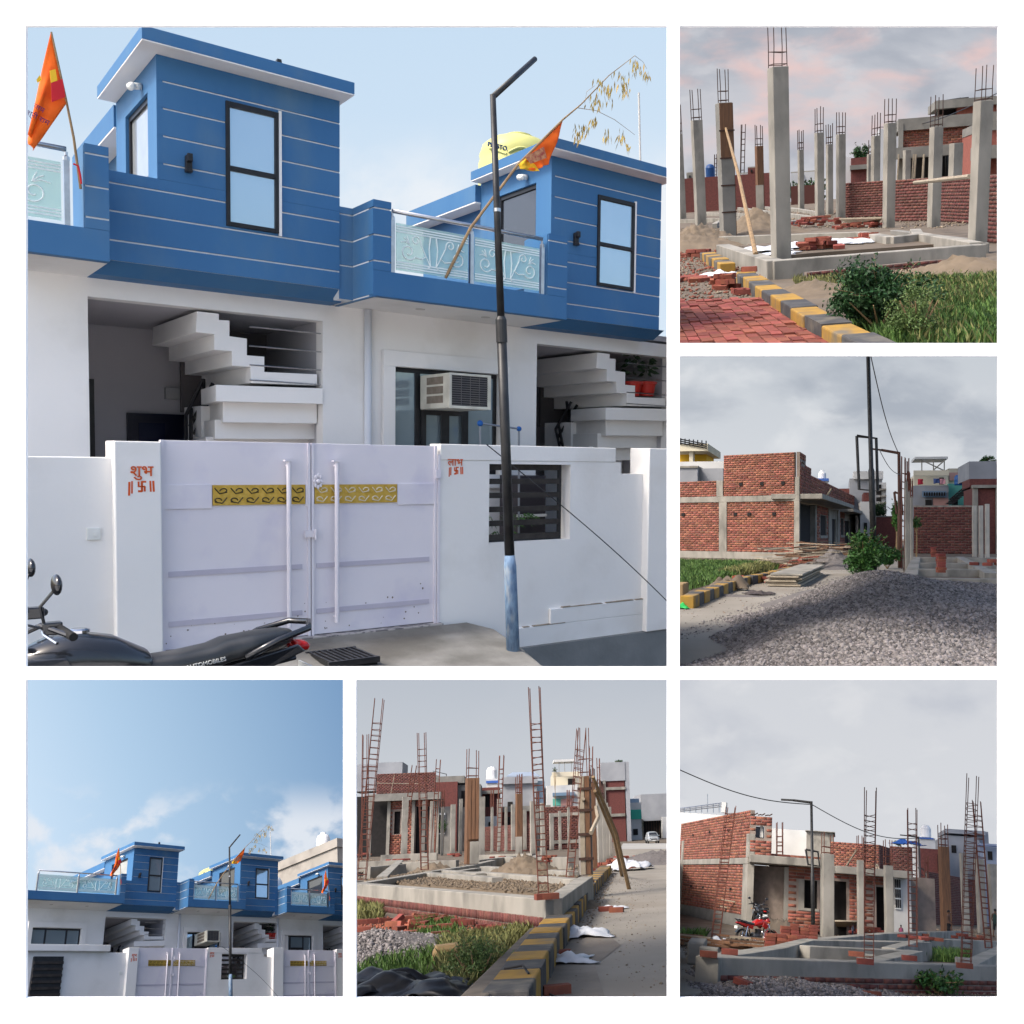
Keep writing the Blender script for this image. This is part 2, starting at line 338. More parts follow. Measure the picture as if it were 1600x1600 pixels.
def stair(parent, ds, dpot=False):
    """folded-plate stair in the porch; outline measured on the nearer edge"""
    T = 9.98
    P = [(1, 855, 1425), (1, 965, 1438), (1, 965, 1468), (1, 1018, 1472), (1, 1018, 1550), (1, 1105, 1562), (3, 1105, 45), (3, 1192, 52), (3, 1192, 128), (3, 1455, 140), (3, 1455, 195), (3, 1125, 183), (3, 1122, 103), (3, 1030, 97), (3, 1030, 25), (3, 942, 18), (1, 942, 1540), (1, 850, 1530)]
    poly = [ht(*z(*p), T)+Vector((ds, 0, 0)) for p in P]; poly = [Vector((p.x, T, p.z)) for p in poly]
    f = part('stair_flight', MB().prism(poly, (0, 1.7, 0)), white, parent, bev=.004)
    # winder steps going down in the corner
    for k, (x0, x1, y0, y1, tt) in enumerate([(950, 1462, 222, 275, 10.02), (985, 1440, 300, 380, 10.14), (945, 1440, 384, 462, 10.26), (900, 1440, 466, 545, 10.38)]):
        a = ht(*z(3, x0, y1), tt)+Vector((ds, 0, 0)); b = ht(*z(3, x1, y0), tt)+Vector((ds, 0, 0))
        part('winder_step', MB().prism([(a.x, tt, a.z), (b.x, tt-.12+.04*k, a.z+.02), (b.x, tt+.9, a.z+.02), (a.x+.12, tt+.95, a.z)], (0, 0, b.z-a.z)), white, parent, bev=.004)
    part('stair_base', MB().box((2.98+ds, 10.95, -1.6), (3.9+ds, 11.6, .45)), white, parent)
    r = MB()
    for (x0, y0, x1, y1) in [(800, 345, 885, 165), (820, 400, 935, 185), (840, 440, 945, 250), (800, 345, 800, 470), (888, 165, 888, 420), (825, 310, 825, 470)]:
        a = ht(*z(3, x0, y0), 11.2)+Vector((ds, 0, 0)); b = ht(*z(3, x1, y1), 11.0)+Vector((ds, 0, 0)); r.tube([a, b], .02, 6)
    part('stair_railing', r, black, parent)
def house(name, label, s_off, tw0, tw1, low0, roof0, roof1, pil, glass0, glass1, win, op0, op1, s_left, s_right, swin, wopen=None, low_s=None):
    """one house; s positions are given, heights are common to the row"""
    R = thing(name, label, 'house', ((s_left+s_right)/2, 10.5, -1.6), group='blue and white row houses')
    tf, tb, tw = 9.93, 8.97, 9.45; soff = 1.516
    # ground floor
    w = MB(); th = .18
    def wbox(a, b, c, d): w.box((a, tf, c), (b, tf+th, d))
    if wopen:
        wbox(s_left, wopen[0], -1.6, soff); wbox(wopen[0], wopen[1], -1.6, wopen[2]); wbox(wopen[0], wopen[1], wopen[3], soff); wbox(wopen[1], op0, -1.6, soff)
    else: wbox(s_left, op0, -1.6, soff)
    wbox(op0, op1, 1.345, soff); wbox(op1, s_right, -1.6, soff)
    part('front_wall', w, white, R)
    # porch
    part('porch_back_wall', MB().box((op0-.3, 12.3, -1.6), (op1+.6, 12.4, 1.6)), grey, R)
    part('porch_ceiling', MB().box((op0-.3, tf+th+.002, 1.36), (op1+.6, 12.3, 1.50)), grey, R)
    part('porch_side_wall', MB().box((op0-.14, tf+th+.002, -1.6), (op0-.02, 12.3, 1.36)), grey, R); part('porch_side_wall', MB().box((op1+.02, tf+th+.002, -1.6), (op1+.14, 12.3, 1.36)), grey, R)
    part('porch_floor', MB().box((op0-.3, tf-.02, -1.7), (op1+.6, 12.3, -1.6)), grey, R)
    stair(R, op1-3.905)
    j0 = op1-.83; part('stair_shade_wall', MB().box((j0-.1, 11.7, .4), (op1+.015, 11.76, 1.35)), mat('stairwell_shade_wall', (.10, .09, .09), (.08, .075, .075), 2, rough=.9), R)  # dark wall colour paints the shade at the back of the stairwell
    for hb in (1.22, 1.03, .84, .69): part('guard_bar', MB().tube([(j0+.1, tf+.05, hb), (op1-.001, tf+.05, hb-.002)], .008, 6), steel, R)
    dd = part('door', MB().box((op0+.79, 12.24, -1.6), (op0+1.43, 12.298, .39)), navy, R); part('door_panel', MB().box((op0+.9, 12.22, -.3), (op0+1.18, 12.238, .28)), mat('navy_panel', (.012, .016, .04), rough=.2), dd)
    part('side_door', MB().box((op0+.352, 12.25, -1.6), (op0+.46, 12.298, .75)), black, R)
    part('meter_box', MB().box((op0+1.19, 12.2, .565), (op0+1.4, 12.298, .70)), mat('meter_grey', (.38, .38, .38), rough=.6), R, bev=.006)
    # balcony
    part('balcony_slab', MB().box((low0, tb+.101, soff), (pil[1], tf-.001, soff+.1)), white, R)
    part('balcony_parapet', MB().box((low0, tb, soff-.002), (pil[1], tb+.1, 1.763)), blue, R, bev=.004)
    lp = [2.358, 2.10, 1.852]
    part('pillar_core', MB().box((pil[0]+.01, tb+.012, 1.763), (pil[1]-.001, tw, 2.42)), lightline, R)
    bands(R, pil[0], pil[1], 1.764, 2.43, tb+.0115, lp)
    part('pillar_cap', MB().box((pil[0], tb, 2.421), (pil[1], tw-.02, 2.435)), blue, R)
    part('pillar_inner_face', MB().box((pil[0]-.004, tb+.02, 1.77), (pil[0]+.009, tw, 2.425)), blue, R)
    # soffit and tower front
    part('tower_underside', MB().prism([(pil[1]-.0, tw, 1.616), (pil[1], 9.66, soff-.004), (pil[1], tf-.002, soff-.004), (pil[1], tf-.002, 1.616)], (tw1+.1-pil[1], 0, 0)), blue, R)
    part('tower_core', MB().box((pil[1], tw+.001, 1.612), (tw1, 9.6, 2.37)).box((tw0, tw+.001, 2.372), (tw1, 9.6, 3.45)), lightline, R)
    LN = [3.229, 2.995, 2.755, 2.513, 2.27, 2.032, 1.783]
    bands(R, pil[1]+.002, tw1, 1.612, 2.374, tw, LN, [win]); bands(R, tw0, tw1, 2.376, 3.45, tw, LN, [win])
    tower_window(R, win[0], win[1], win[2], win[3], tw)
    # tower side with its window
    sw = [9.76, 10.64, 2.45, 3.21]; m = MB(); s0 = tw0
    m.box((s0, 9.601, 2.0), (s0+.12, sw[0], 3.45)).box((s0, sw[1], 2.0), (s0+.12, 10.95, 3.45)).box((s0, sw[0], 2.0), (s0+.12, sw[1], sw[2])).box((s0, sw[0], sw[3]), (s0+.12, sw[1], 3.45)).box((s0-.001, tw-.01, 2.376), (s0+.05, 9.6, 3.448))
    part('tower_side_wall', m, blue, R)
    f = part('side_window', MB().box((s0+.03, sw[0], sw[2]), (s0+.08, sw[0]+.05, sw[3])).box((s0+.03, sw[1]-.05, sw[2]), (s0+.08, sw[1], sw[3])).box((s0+.03, sw[0]+.05, sw[3]-.05), (s0+.08, sw[1]-.05, sw[3])).box((s0+.03, sw[0]+.05, sw[2]), (s0+.08, sw[1]-.05, sw[2]+.05)), black, R)
    part('pane', MB().box((s0+.05, sw[0]+.051, sw[2]+.051), (s0+.056, sw[1]-.051, sw[3]-.051)), swin, f)
    part('tower_far_wall', MB().box((tw1-.1, 9.601, 1.6), (tw1-.002, 10.95, 3.45)), blue, R); part('tower_rear_wall', MB().box((s0, 10.95, 1.6), (tw1, 11.05, 3.45)), blue, R)
    rf = part('tower_roof', MB().box((roof0, 9.2, 3.452), (roof1, 11.04, 3.462)), white, R); part('roof_fascia', MB().box((roof0-.002, 9.198, 3.4625), (roof1+.002, 11.042, 3.575)), blue, rf, bev=.004)
    part('spot_lamp', MB().tube([(s0-.01, 9.95, 3.31), (s0-.07, 9.95, 3.30)], .03, 10).ell((s0-.09, 9.93, 3.29), (.035, .035, .035)).ell((s0-.09, 9.99, 3.30), (.035, .035, .035)), plastic_w, R, smooth=True)
    # rear storey
    ls = low_s or tw0
    rr = part('rear_roof', MB().box((ls-.02, 11.043, 3.2), (s_right, 13., 3.215)), white, R); part('rear_fascia', MB().box((ls-.022, 11.0435, 3.2155), (s_right, 13.002, 3.43)), blue, rr)
    part('rear_wall', MB().box((ls+.2, 11.06, 1.6), (s_right, 12.9, 3.199)), blue, R)
    part('terrace_floor', MB().box((s_left, tf+.001, 1.55), (s_right, 13, 1.62)), grey, R)
    # wall lamp on the tower front
    a = win[0]-.33; part('wall_lamp', MB().box((a-.025, tw-.06, 2.50), (a+.03, tw-.012, 2.62)).box((a-.02, tw-.10, 2.56), (a+.025, tw-.06, 2.63)).box((a-.03, tw-.075, 2.47), (a+.03, tw-.02, 2.50)), black, R, bev=.006)
    # balustrade: rail, posts, panes with etched scrolls
    bl = part('balustrade', MB().tube([(glass0, tb+.05, 2.37), (glass1, tb+.05, 2.37)], .022, 8), steel, R, smooth=True)
    n = 2; L = (glass1-glass0)/n
    for k in range(n+1): part('post', MB().box((glass0+k*L-.02, tb+.03, 1.763), (glass0+k*L+.02, tb+.07, 2.28)).lathe((glass0+k*L, tb+.05, 2.28), [(.025, 0), (.025, .03), (.012, .04), (.012, .07)], 8), steel, bl)
    for k in range(n):
        a = glass0+k*L+.04; b = glass0+(k+1)*L-.04; pn = part('pane', MB().box((a, tb+.045, 1.80), (b, tb+.055, 2.26)), glassm, bl)
        d = MB(); c = (a+b)/2
        for q in (-1, 1): swirl((c, 2.03), b-a, q, tb+.040, d)
        for hh_ in (1.83, 1.855, 1.88, 2.18, 2.205, 2.23): d.box((a, tb+.041, hh_-.006), (b, tb+.0445, hh_+.006))
        part('etched_scroll', d, etch, pn)
    for k in (.3, .75): part('soffit_light', MB().lathe((glass0+(glass1-glass0)*k, tb+.5, soff-.006), [(.05, 0), (.05, .008)], 14), mat('soffit_disc', (.5, .48, .45), rough=.5), R)
    return R
hA = house('house', 'blue and white house with porch stairs behind the gold striped gate, large picture', 0, 2.22, 3.885, -1.6, 2.055, 3.935, (1.568, 1.745), -1.05, 1.45, (2.80, 3.28, 2.06, 3.19), 1.747, 3.905, -1.6, 4.36, mat('pale_curtain_glass', (.42, .45, .47), (.36, .39, .41), 3, rough=.08, metal=.4), (-.55, .98, -.25, .95))
hB = house('house', 'blue and white house with air cooler cropped at right of the large picture', 0, 6.42, 8.10, 4.03, 6.27, 8.15, (6.07, 6.33), 4.25, 6.02, (7.09, 7.66, 2.05, 3.13), 6.57, 8.75, 4.402, 9.0, darkglass, (4.69, 6.02, -.25, .93), 6.36)
# the end pier and return of house B's balcony, facing left
part('link_core', MB().box((3.886, 9.462, 1.52), (4.029, 9.6, 2.42)), lightline, hB); bands(hB, 3.886, 4.029, 1.52, 2.43, 9.461, [2.358, 2.10, 1.852])
part('end_pier_core', MB().box((4.042, 8.982, 1.766), (4.205, 9.6, 2.42)), lightline, hB); bands(hB, 4.03, 4.215, 1.764, 2.43, 8.9815, [2.358, 2.10, 1.852])
cut = [1.52, 1.852, 2.10, 2.358, 2.43]
for a, b in zip(cut[:-1], cut[1:]): part('return_band', MB().box((4.024, 8.972, a+.008), (4.0405, 9.46, b-.008)), blue, hB)
part('pier_cap', MB().box((4.03, 8.97, 2.421), (4.215, 9.6, 2.436)), blue, hB); part('return_core', MB().box((4.0287, 9.075, 1.53), (4.0295, 9.45, 2.41)), lightline, hB)
part('return_underside', MB().box((4.024, 8.972, 1.505), (4.06, 9.9, 1.5135)), blue, hB)
# window surrounds and windows in the front walls
def front_window(R, s0, s1, h0, h1, xs, cooler=None):
    t = 9.93
    part('window_surround', MB().box((s0-.14, t-.07, h1), (s1+.14, t-.001, h1+.17)).box((s0-.14, t-.07, h0-.16), (s0, t-.001, h1)).box((s1, t-.07, h0-.16), (s1+.14, t-.001, h1)).box((s0, t-.07, h0-.16), (s1, t-.001, h0)), white, R, bev=.005)
    f = MB().box((s0, t+.02, h1-.05), (s1, t+.08, h1)).box((s0, t+.02, h0), (s1, t+.08, h0+.05))
    for x, w in xs: f.box((x-w/2, t+.021, h0+.05), (x+w/2, t+.079, h1-.05))
    W_ = part('window', f, black, R, bev=.004)
    e = [s0]+[x for x, w in xs]+[s1]
    for a, b in zip(e[:-1], e[1:]):
        if b-a > .08: part('pane', MB().box((a+.005, t+.045, h0+.02), (b-.005, t+.052, h1-.02)), mirror, W_)
    return W_
w1 = front_window(hA, -.55, .98, -.25, .95, [(-.53, .04), (-.1, .05), (.55, .05), (.96, .04)])
w2 = front_window(hB, 4.69, 6.02, -.25, .93, [(4.70, .02), (5.0, .06), (5.62, .05), (6.0, .04)])
part('window_sash', MB().box((5.03, 9.93-.01, .42), (5.6, 9.945, .50)).box((5.03, 9.92, -.2), (5.09, 9.945, .42)).box((5.28, 9.92, -.2), (5.38, 9.945, .42)).box((5.55, 9.92, -.2), (5.6, 9.945, .42)), black, w2)
part('rain_pipe', MB().tube([(4.385, 9.89, -1.6), (4.385, 9.89, 1.51)], .04, 10), mat('pipe_paint', (.62, .64, .68), rough=.4), hB, smooth=True)
# air cooler hung in house B's window
s_c = hs(*z(4, 368, 220), 1).x; q = ht(*z(4, 368, 220), 9.92); sb = q.x; tfr = hs(*z(4, 515, 220), sb).y; a = hs(*z(4, 515, 130), sb); b = hs(*z(4, 515, 308), sb); c = ht(*z(4, 722, 300), tfr)
ac = thing('air_cooler', 'dusty white window air cooler with dark slatted grille above the boundary wall', 'air cooler', ((sb+c.x)/2, (tfr+9.92)/2, b.z))
A0, A1, H0, H1 = sb, c.x, b.z, a.z
cream = mat('cooler_cream', (.58, .57, .49), (.48, .47, .40), 5, rough=.6, dirt=(.36, .34, .28), dsc=3)
part('case', MB().box((A0, tfr+.02, H0), (A1, 9.92, H1)), cream, ac, bev=.012)
part('front_frame', MB().box((A0, tfr, H0), (A0+.03, tfr+.019, H1)).box((A1-.04, tfr, H0), (A1, tfr+.019, H1)).box((A0+.03, tfr, H1-.025), (A1-.04, tfr+.019, H1)).box((A0+.03, tfr, H0), (A1-.04, tfr+.019, H0+.03)), cream, ac, bev=.003)
part('grille_back', MB().box((A0+.03, tfr+.012, H0+.03), (A1-.04, tfr+.0195, H1-.025)), mat('grille_dark', (.03, .03, .032), rough=.7), ac)
n = 13
for k in range(n): part('slat', MB().box((A0+.031, tfr+.002, H0+.035+k*(H1-H0-.06)/n), (A1-.041, tfr+.011, H0+.043+k*(H1-H0-.06)/n)), mat('slat_dark', (.09, .09, .10), (.14, .13, .12), 9, rough=.6), ac)
for k in (1, 2, 3): part('grille_bar', MB().box((A0+.03+k*(A1-A0-.07)/4, tfr-.002, H0+.03), (A0+.036+k*(A1-A0-.07)/4, tfr+.0015, H1-.025)), mat('slat_dark', (0, 0, 0)), ac)
for k in range(3): part('side_vent', MB().box((A0-.006, tfr+.14, H0+.06+k*(H1-H0)*.27), (A0-.0005, 9.75, H0+.06+(k+.78)*(H1-H0)*.27)), mat('vent_brown', (.20, .17, .14), (.15, .13, .10), 12, rough=.9), ac)
# drying stand with blue corners in front of the window
ds = thing('clothes_stand', 'blue jointed pipe clothes stand poking above the boundary wall', 'clothes stand', (5.9, 9.3, -1.6))
P = [ht(*z(4, x, y), 9.25) for x, y in [(668, 385), (862, 412), (875, 470), (668, 560)]]; P2 = [p+Vector((.25, .25, 0)) for p in P]
part('rail', MB().tube([P[0], P[1]], .012, 6).tube([P[0], P[3]], .012, 6).tube([P[1], (P[1].x+.02, P[1].y, -1.6)], .012, 6), mat('pipe_grey', (.25, .27, .3), rough=.4, metal=.5), ds)
part('joint', MB().ell(P[0], (.035, .03, .035)).ell(P[1], (.03, .03, .03)).box((P[1].x-.02, 9.22, P[1].z-.26), (P[1].x+.06, 9.28, P[1].z-.2)), mat('joint_blue', (.01, .09, .32), rough=.4), ds, smooth=True)
part('stand_leg', MB().tube([P[3], (P[3].x, P[3].y, -1.6)], .012, 6), mat('pipe_grey', (0, 0, 0)), ds)
# flower pots on house B's stair
for k, (x0, x1) in enumerate([(1385, 1465), (1462, 1535)]):
    a = ht(*z(4, x0, 175), 10.15); b = ht(*z(4, x1, 252), 10.15); c = (a.x+b.x)/2; r = (b.x-a.x)/2
    t = thing('flower_pot', ['left', 'right'][k]+' red plastic flower pot on the stair ledge of the house with the cooler', 'flower pot', (c, 10.15, b.z))
    part('pot', MB().lathe((c, 10.15, b.z), [(r*.7, 0), (r*.95, a.z-b.z-.03), (r*1.08, a.z-b.z-.03), (r*1.08, a.z-b.z), (r*.9, a.z-b.z), (r*.85, a.z-b.z-.02)], 18), mat('red_plastic', (.45, .025, .015), rough=.4), t, smooth=False)
    L = MB()
    for i in range(26):
        an = random.uniform(0, 6.28); d = Vector((math.cos(an), math.sin(an), 0)); h = random.uniform(.1, .42); p = Vector((c, 10.15, a.z))+d*random.uniform(0, .12)+Vector((0, 0, h)); L.add([p, p+d*.06+Vector((0, 0, .03)), p+d*.13-Vector((0, 0, .02)), p+d*.05+Vector((.02, .02, -.02))], [(0, 1, 2, 3)])
    part('leaves', L, mat('dark_leaf', (.012, .035, .012), rough=.6, isl=.4), t, kind='stuff')
# ---- boundary wall, pillars, gate
tg = 8.43
bw = thing('boundary_wall', 'white plastered boundary wall left of the gate', 'wall', (.3, tg+.06, -1.9))
part('wall_body', MB().box((-1.6, tg, -1.95), (1.66, tg+.12, -.084)), white, bw, bev=.008)
part('side_return', MB().box((-1.6, tg+.121, -1.95), (-1.48, 9.92, -.084)), white, bw)
a = ht(*z(3, 305, 968), tg); b = ht(*z(3, 372, 905), tg)
sw_ = part('switch_plate', MB().box((a.x, tg-.018, a.z), (b.x, tg-.001, b.z)), plastic_w, bw, bev=.004); part('switch', MB().box(((a.x+b.x)/2-.0, tg-.026, a.z+.03), ((a.x+b.x)/2+.025, tg-.0185, b.z-.03)), plastic_w, sw_)
gp = thing('gate_pillar', 'white gate pillar with orange Hindi lettering on the left of the gate', 'pillar', (1.82, tg+.05, -1.75))
part('pillar_shaft', MB().box((1.63, tg-.1, -1.75), (1.965, tg+.22, .045)), white, gp, bev=.01)
def strokes(parent, c, sc, t, shapes, name='lettering', w=.014):
    mb = MB()
    for sh in shapes:
        P_ = [(c[0]+x*sc, t, c[1]+y*sc) for x, y in sh]
        for i in range(len(P_)-1):
            d = Vector(P_[i+1])-Vector(P_[i]); mb.bar(Vector(P_[i])-d*.06, Vector(P_[i+1])+d*.06, .003+.001*(i%3), w*random.uniform(.75, 1.2), up=(0, 0, 1) if abs(d.x) > abs(d.z) else (1, 0, 0))
    return part(name, mb, ink, parent)
WORDS = []
SWAS = [[(-.12, .26), (-.12, .02), (.16, .02), (.16, -.22)], [(-.14, -.22), (.03, -.22), (.03, .26), (.22, .26)], [(-.12, .02), (.16, .02)], [(.03, .26), (.03, -.22)], [(-.42, .26), (-.43, -.3)], [(-.54, .22), (-.56, -.4)], [(.42, .28), (.44, -.22)], [(.56, .28), (.58, -.22)]]
c = ht(*z(3, 578, 634), tg-.1); WORDS.append(('शुभ', gp, Vector((c.x, tg-.106, c.z+.015)), .12)); c = ht(*z(3, 577, 702), tg-.1); strokes(gp, (c.x, c.z), .155, tg-.1, SWAS, 'painted_symbol')
g = thing('double_gate', 'lavender white double metal gate with gold scrollwork strips between the pillars', 'gate', (3.2, tg, -1.66))
def leaf(s0, s1, gx0, gx1, pipe):
    lf = part('gate_leaf', MB().box((s0, tg, -1.65), (s1, tg+.04, .06)), gatem, g, bev=.004)
    H0, H1 = -.30, -.50
    part('rail_panel', MB().box((s0+.01, tg-.012, H1), (gx0-.006, tg-.0005, H0)), gatem, lf, bev=.002); part('rail_panel', MB().box((gx1+.006, tg-.012, H1), (s1-.01, tg-.0005, H0)), gatem, lf, bev=.002)
    gs = part('gold_strip', MB().box((gx0, tg-.014, H1+.025), (gx1, tg-.001, H0-.005)), gold, lf)
    d = MB(); n = max(3, int((gx1-gx0)/.125)); w = (gx1-gx0)/n
    for k in range(n):
        for q in (-1, 1):
            c0 = (gx0+(k+.5)*w, -.395+q*.04); pts = []
            for i in range(13): a_ = i/12*4.4; rr = .036*(1-.7*i/12); pts.append((c0[0]+q*(.028-rr*math.cos(a_)*1.0), tg-.016, c0[1]+rr*.75*math.sin(a_)))
            d.tube(pts, .0055, 4)
            d.tube([(c0[0]-q*.05, tg-.016, c0[1]+.025), (c0[0]-q*.01, tg-.016, c0[1]-.022), (c0[0]+q*.05, tg-.016, c0[1]-.01)], .0055, 4)
    part('scrollwork', d, mat('scroll_dark', (.06, .045, .015), rough=.5) if pipe < 3.2 else mat('scroll_pale', (.62, .55, .40), rough=.5), gs)
    for hh_ in (-1.03, -1.44): part('groove_strip', MB().box((s0+.05, tg-.009, hh_-.022), (s1-.07, tg-.0005, hh_+.022)), mat('groove_shade', (.50, .47, .54), (.46, .43, .50), 4, rough=.5), lf)
    part('frame_edge', MB().box((s0, tg-.02, -1.66), (s0+.022, tg-.0005, .062)), gatem, lf); part('frame_edge', MB().box((s1-.022, tg-.02, -1.66), (s1, tg-.0005, .062)), gatem, lf)
    pp = part('pull_pipe', MB().tube([(pipe, tg-.06, -1.55), (pipe, tg-.06, -.10)], .02, 10).box((pipe-.04, tg-.085, -.10), (pipe+.04, tg-.03, -.088)).tube([(pipe, tg-.06, -.14), (pipe, tg, -.14)], .012, 6).tube([(pipe, tg-.06, -1.5), (pipe, tg, -1.5)], .012, 6), gatem, lf, smooth=False)
leaf(1.98, 3.195, 2.375, 3.15, 2.99); leaf(3.205, 4.43, 3.235, 4.02, 3.42)
sp = MB()
for i in range(46):
    x_ = random.uniform(2.0, 4.4); y_ = -1.62+abs(random.gauss(0, .14)); w_ = random.uniform(.003, .010); sp.prism([(x_-w_, tg-.0012, y_), (x_, tg-.0012, y_-w_*random.uniform(.6, 1.6)), (x_+w_, tg-.0012, y_), (x_, tg-.0012, y_+w_)], (0, -.001, 0))
part('mud_specks', sp, mat('mud_speck', (.16, .13, .10), rough=1), g, kind='stuff')
k = MB()
for i in range(8):
    a = i*math.pi/4; k.ell((3.26+.032*math.cos(a), tg-.03, -.275+.05*math.sin(a)), (.013, .008, .02))
part('flower_knob', k.ell((3.26, tg-.035, -.275), (.022, .015, .022)), gatem, g); part('latch', MB().box((3.14, tg-.04, -.77), (3.25, tg-.021, -.71)).tube([(3.23, tg-.05, -.79), (3.23, tg-.05, -.70)], .012, 6), gatem, g)
part('hinge_post', MB().box((4.435, tg-.03, -1.68), (4.462, tg+.04, -.02)).box((4.41, tg-.045, -.25), (4.462, tg-.031, -.17)), gatem, g)
# right boundary wall with slatted window
rw = thing('boundary_wall', 'white boundary wall with slatted black window right of the gate', 'wall', (5.8, tg+.06, -2.0))
wl = (5.012, 6.01, -.905, -.107); m = MB(); top = -.2
m.box((4.464, tg-.02, -2.0), (wl[0], tg+.18, -.076)).box((wl[1], tg-.02, -2.0), (7.02, tg+.18, -.205)).box((wl[0], tg-.02, -2.0), (wl[1], tg+.18, wl[2])).box((wl[0], tg-.02, wl[3]), (wl[1], tg+.18, -.076)).box((wl[1], tg-.02, -.2045), (6.7, tg+.18, -.076))
part('wall_body', m, white, rw); part('coping', MB().box((4.464, tg-.026, -.0755), (6.622, tg+.2, .083)), white, rw, bev=.008)
part('plinth_step', MB().box((5.35, tg-.06, -2.001), (9., tg-.0205, -1.80)).box((5.75, tg-.06, -1.7995), (9., tg-.0205, -1.635)), white, rw, bev=.006)
wf = part('window_frame', MB().box((wl[0], tg+.06, wl[2]), (wl[0]+.03, tg+.1, wl[3])).box((wl[1]-.09, tg+.06, wl[2]), (wl[1]-.06, tg+.1, wl[3])).box((wl[0]+.03, tg+.06, wl[3]-.03), (wl[1]-.09, tg+.1, wl[3])).box((wl[0]+.03, tg+.06, wl[2]), (wl[1]-.09, tg+.1, wl[2]+.03)), black, rw)
brn = mat('slat_brown', (.022, .018, .017), (.04, .034, .03), 9, rough=.5)
for i in range(6): part('slat', MB().box((wl[0]+.031, tg+.055, wl[2]+.02+i*.143), (wl[1]-.091, tg+.105, wl[2]+.075+i*.143)), brn, wf)
c = ht(*z(4, 543, 580), tg-.02); WORDS.append(('लाभ', rw, Vector((c.x, tg-.027, c.z)), .10)); c = ht(*z(4, 547, 622), tg-.02); strokes(rw, (c.x, c.z), .13, tg-.02, SWAS, 'painted_symbol')
a = ht(*z(4, 1495, 860), tg); part('switch_plate', MB().box((a.x, tg-.036, a.z), (a.x+.1, tg-.0205, a.z+.13)), plastic_w, rw, bev=.004)
gp2 = thing('gate_pillar', 'white gate pillar at the right edge of the large picture', 'pillar', (7.2, tg, -2.0)); part('pillar_shaft', MB().box((7.021, tg-.13, -2.0), (7.45, tg+.22, .09)), white, gp2, bev=.01)
# potted palm, pots and dark cupboard seen through the slats
pm = thing('potted_palm', 'potted palm with arching leaves behind the slatted wall window', 'plant', (5.62, 9.1, -1.6))
part('pot', MB().lathe((5.62, 9.1, -1.6), [(.12, 0), (.17, .5), (.19, .5), (.19, .55), (.15, .55)], 16), black, pm)
L = MB()
for i in range(16):
    an = i*2.39; d = Vector((math.cos(an), math.sin(an)*.7, 0)); ln = random.uniform(.35, .6); c = Vector((5.62, 9.1, -1.08)); sd = Vector((-d.y, d.x, 0))
    for k in range(9):
        q = k/8; p = c+d*ln*q+Vector((0, 0, .42*math.sin(q*2.2))); 
        for sg in (-1, 1): e = p+sd*sg*.12*(1-q*.5)+d*.08-Vector((0, 0, .05)); L.add([p, p+d*.02, e], [(0, 1, 2)])
part('fronds', L, mat('palm_leaf', (.05, .12, .03), rough=.5, isl=.4), pm, kind='stuff')
cb = thing('cupboard', 'dark cupboard standing behind the slatted wall window', 'cupboard', (6.05, 9.4, -1.6)); part('body', MB().box((5.92, 9.3, -1.6), (6.3, 9.7, -.25)), mat('cupboard_dark', (.04, .035, .04), rough=.4), cb, bev=.006); part('shelf', MB().box((5.90, 9.28, -.72), (6.3, 9.299, -.69)), plastic_w, cb)
# ---- ground
m = MB().sheet([(-6, 3.0, -1.9), (12, 3.0, -1.9), (12, 6.2, -1.9), (4.62, 6.4, -1.9), (4.62, 8.36, -1.9), (-6, 8.36, -1.9)]); struct('road', m, concrete)
struct('yard_floor', MB().box((-1.7, tg+.03, -1.75), (9, 9.95, -1.6)), grey)
m = MB(); ed = [(1.5, 8.33), (4.72, 8.33), (4.95, 8.2), (4.97, 7.7), (4.76, 7.05), (4.64, 6.4), (4.4, 5.6), (1.4, 5.6)]; hz = [-1.66, -1.67, -1.74, -1.86, -1.88, -1.89, -1.895, -1.895]
m.add([(x, y, h) for (x, y), h in zip(ed, hz)]+[(x+.06*(x > 4), y, -2.6) for (x, y) in ed], [tuple(range(8))[::-1]]+[(i, (i+1) % 8, (i+1) % 8+8, i+8) for i in range(8)])
struct('driveway_ramp', m, concrete)
struct('tile_threshold', MB().box((1.9, 8.331, -1.70), (4.47, 8.5, -1.655)), mat('mosaic_tile', (.16, .15, .15), (.4, .37, .35), 14, rough=.5, contrast=(.45, .55)))
struct('drain', MB().box((4.7, 8.33, -2.7), (12, 8.40, -2.003)).box((4.7, 5.5, -2.75), (12, 8.33, -2.5)), drainm)
for _k in range(26): ds_ = random.uniform(5.4, 8.6); dh_ = -1.798 if ds_ < 5.75 else -1.633; part('dirt_ledge', MB().box((ds_, tg-.06-random.uniform(0, .004), dh_), (ds_+random.uniform(.05, .3), tg-.024, dh_+random.uniform(.003, .010))), mat('ledge_dirt', (.30, .25, .19), (.22, .18, .13), 20, rough=1), rw)
gr = thing('drain_grate', 'black slotted drain grate set in the concrete ramp before the gate', 'grate', (2.85, 7.2, -1.75))
M_ = Matrix.Rotation(.0, 4, 'Z')
_c = hh(535, 1027, -1.745); gs, gt, gh = _c.x, _c.y, -1.745
part('grate_frame', MB().box((gs-.22, gt-.26, gh-.02), (gs+.22, gt-.23, gh+.0285)).box((gs-.22, gt+.23, gh-.02), (gs+.22, gt+.26, gh+.0285)), black, gr)
for i in range(9): part('grate_bar', MB().box((gs-.2+i*.048, gt-.23, gh-.02), (gs-.18+i*.048, gt+.23, gh+.028)), black, gr)
part('grate_pit', MB().box((gs-.21, gt-.23, gh-.1), (gs+.21, gt+.23, gh+.012)), mat('pit_dark', (.015, .015, .015), rough=1), gr)
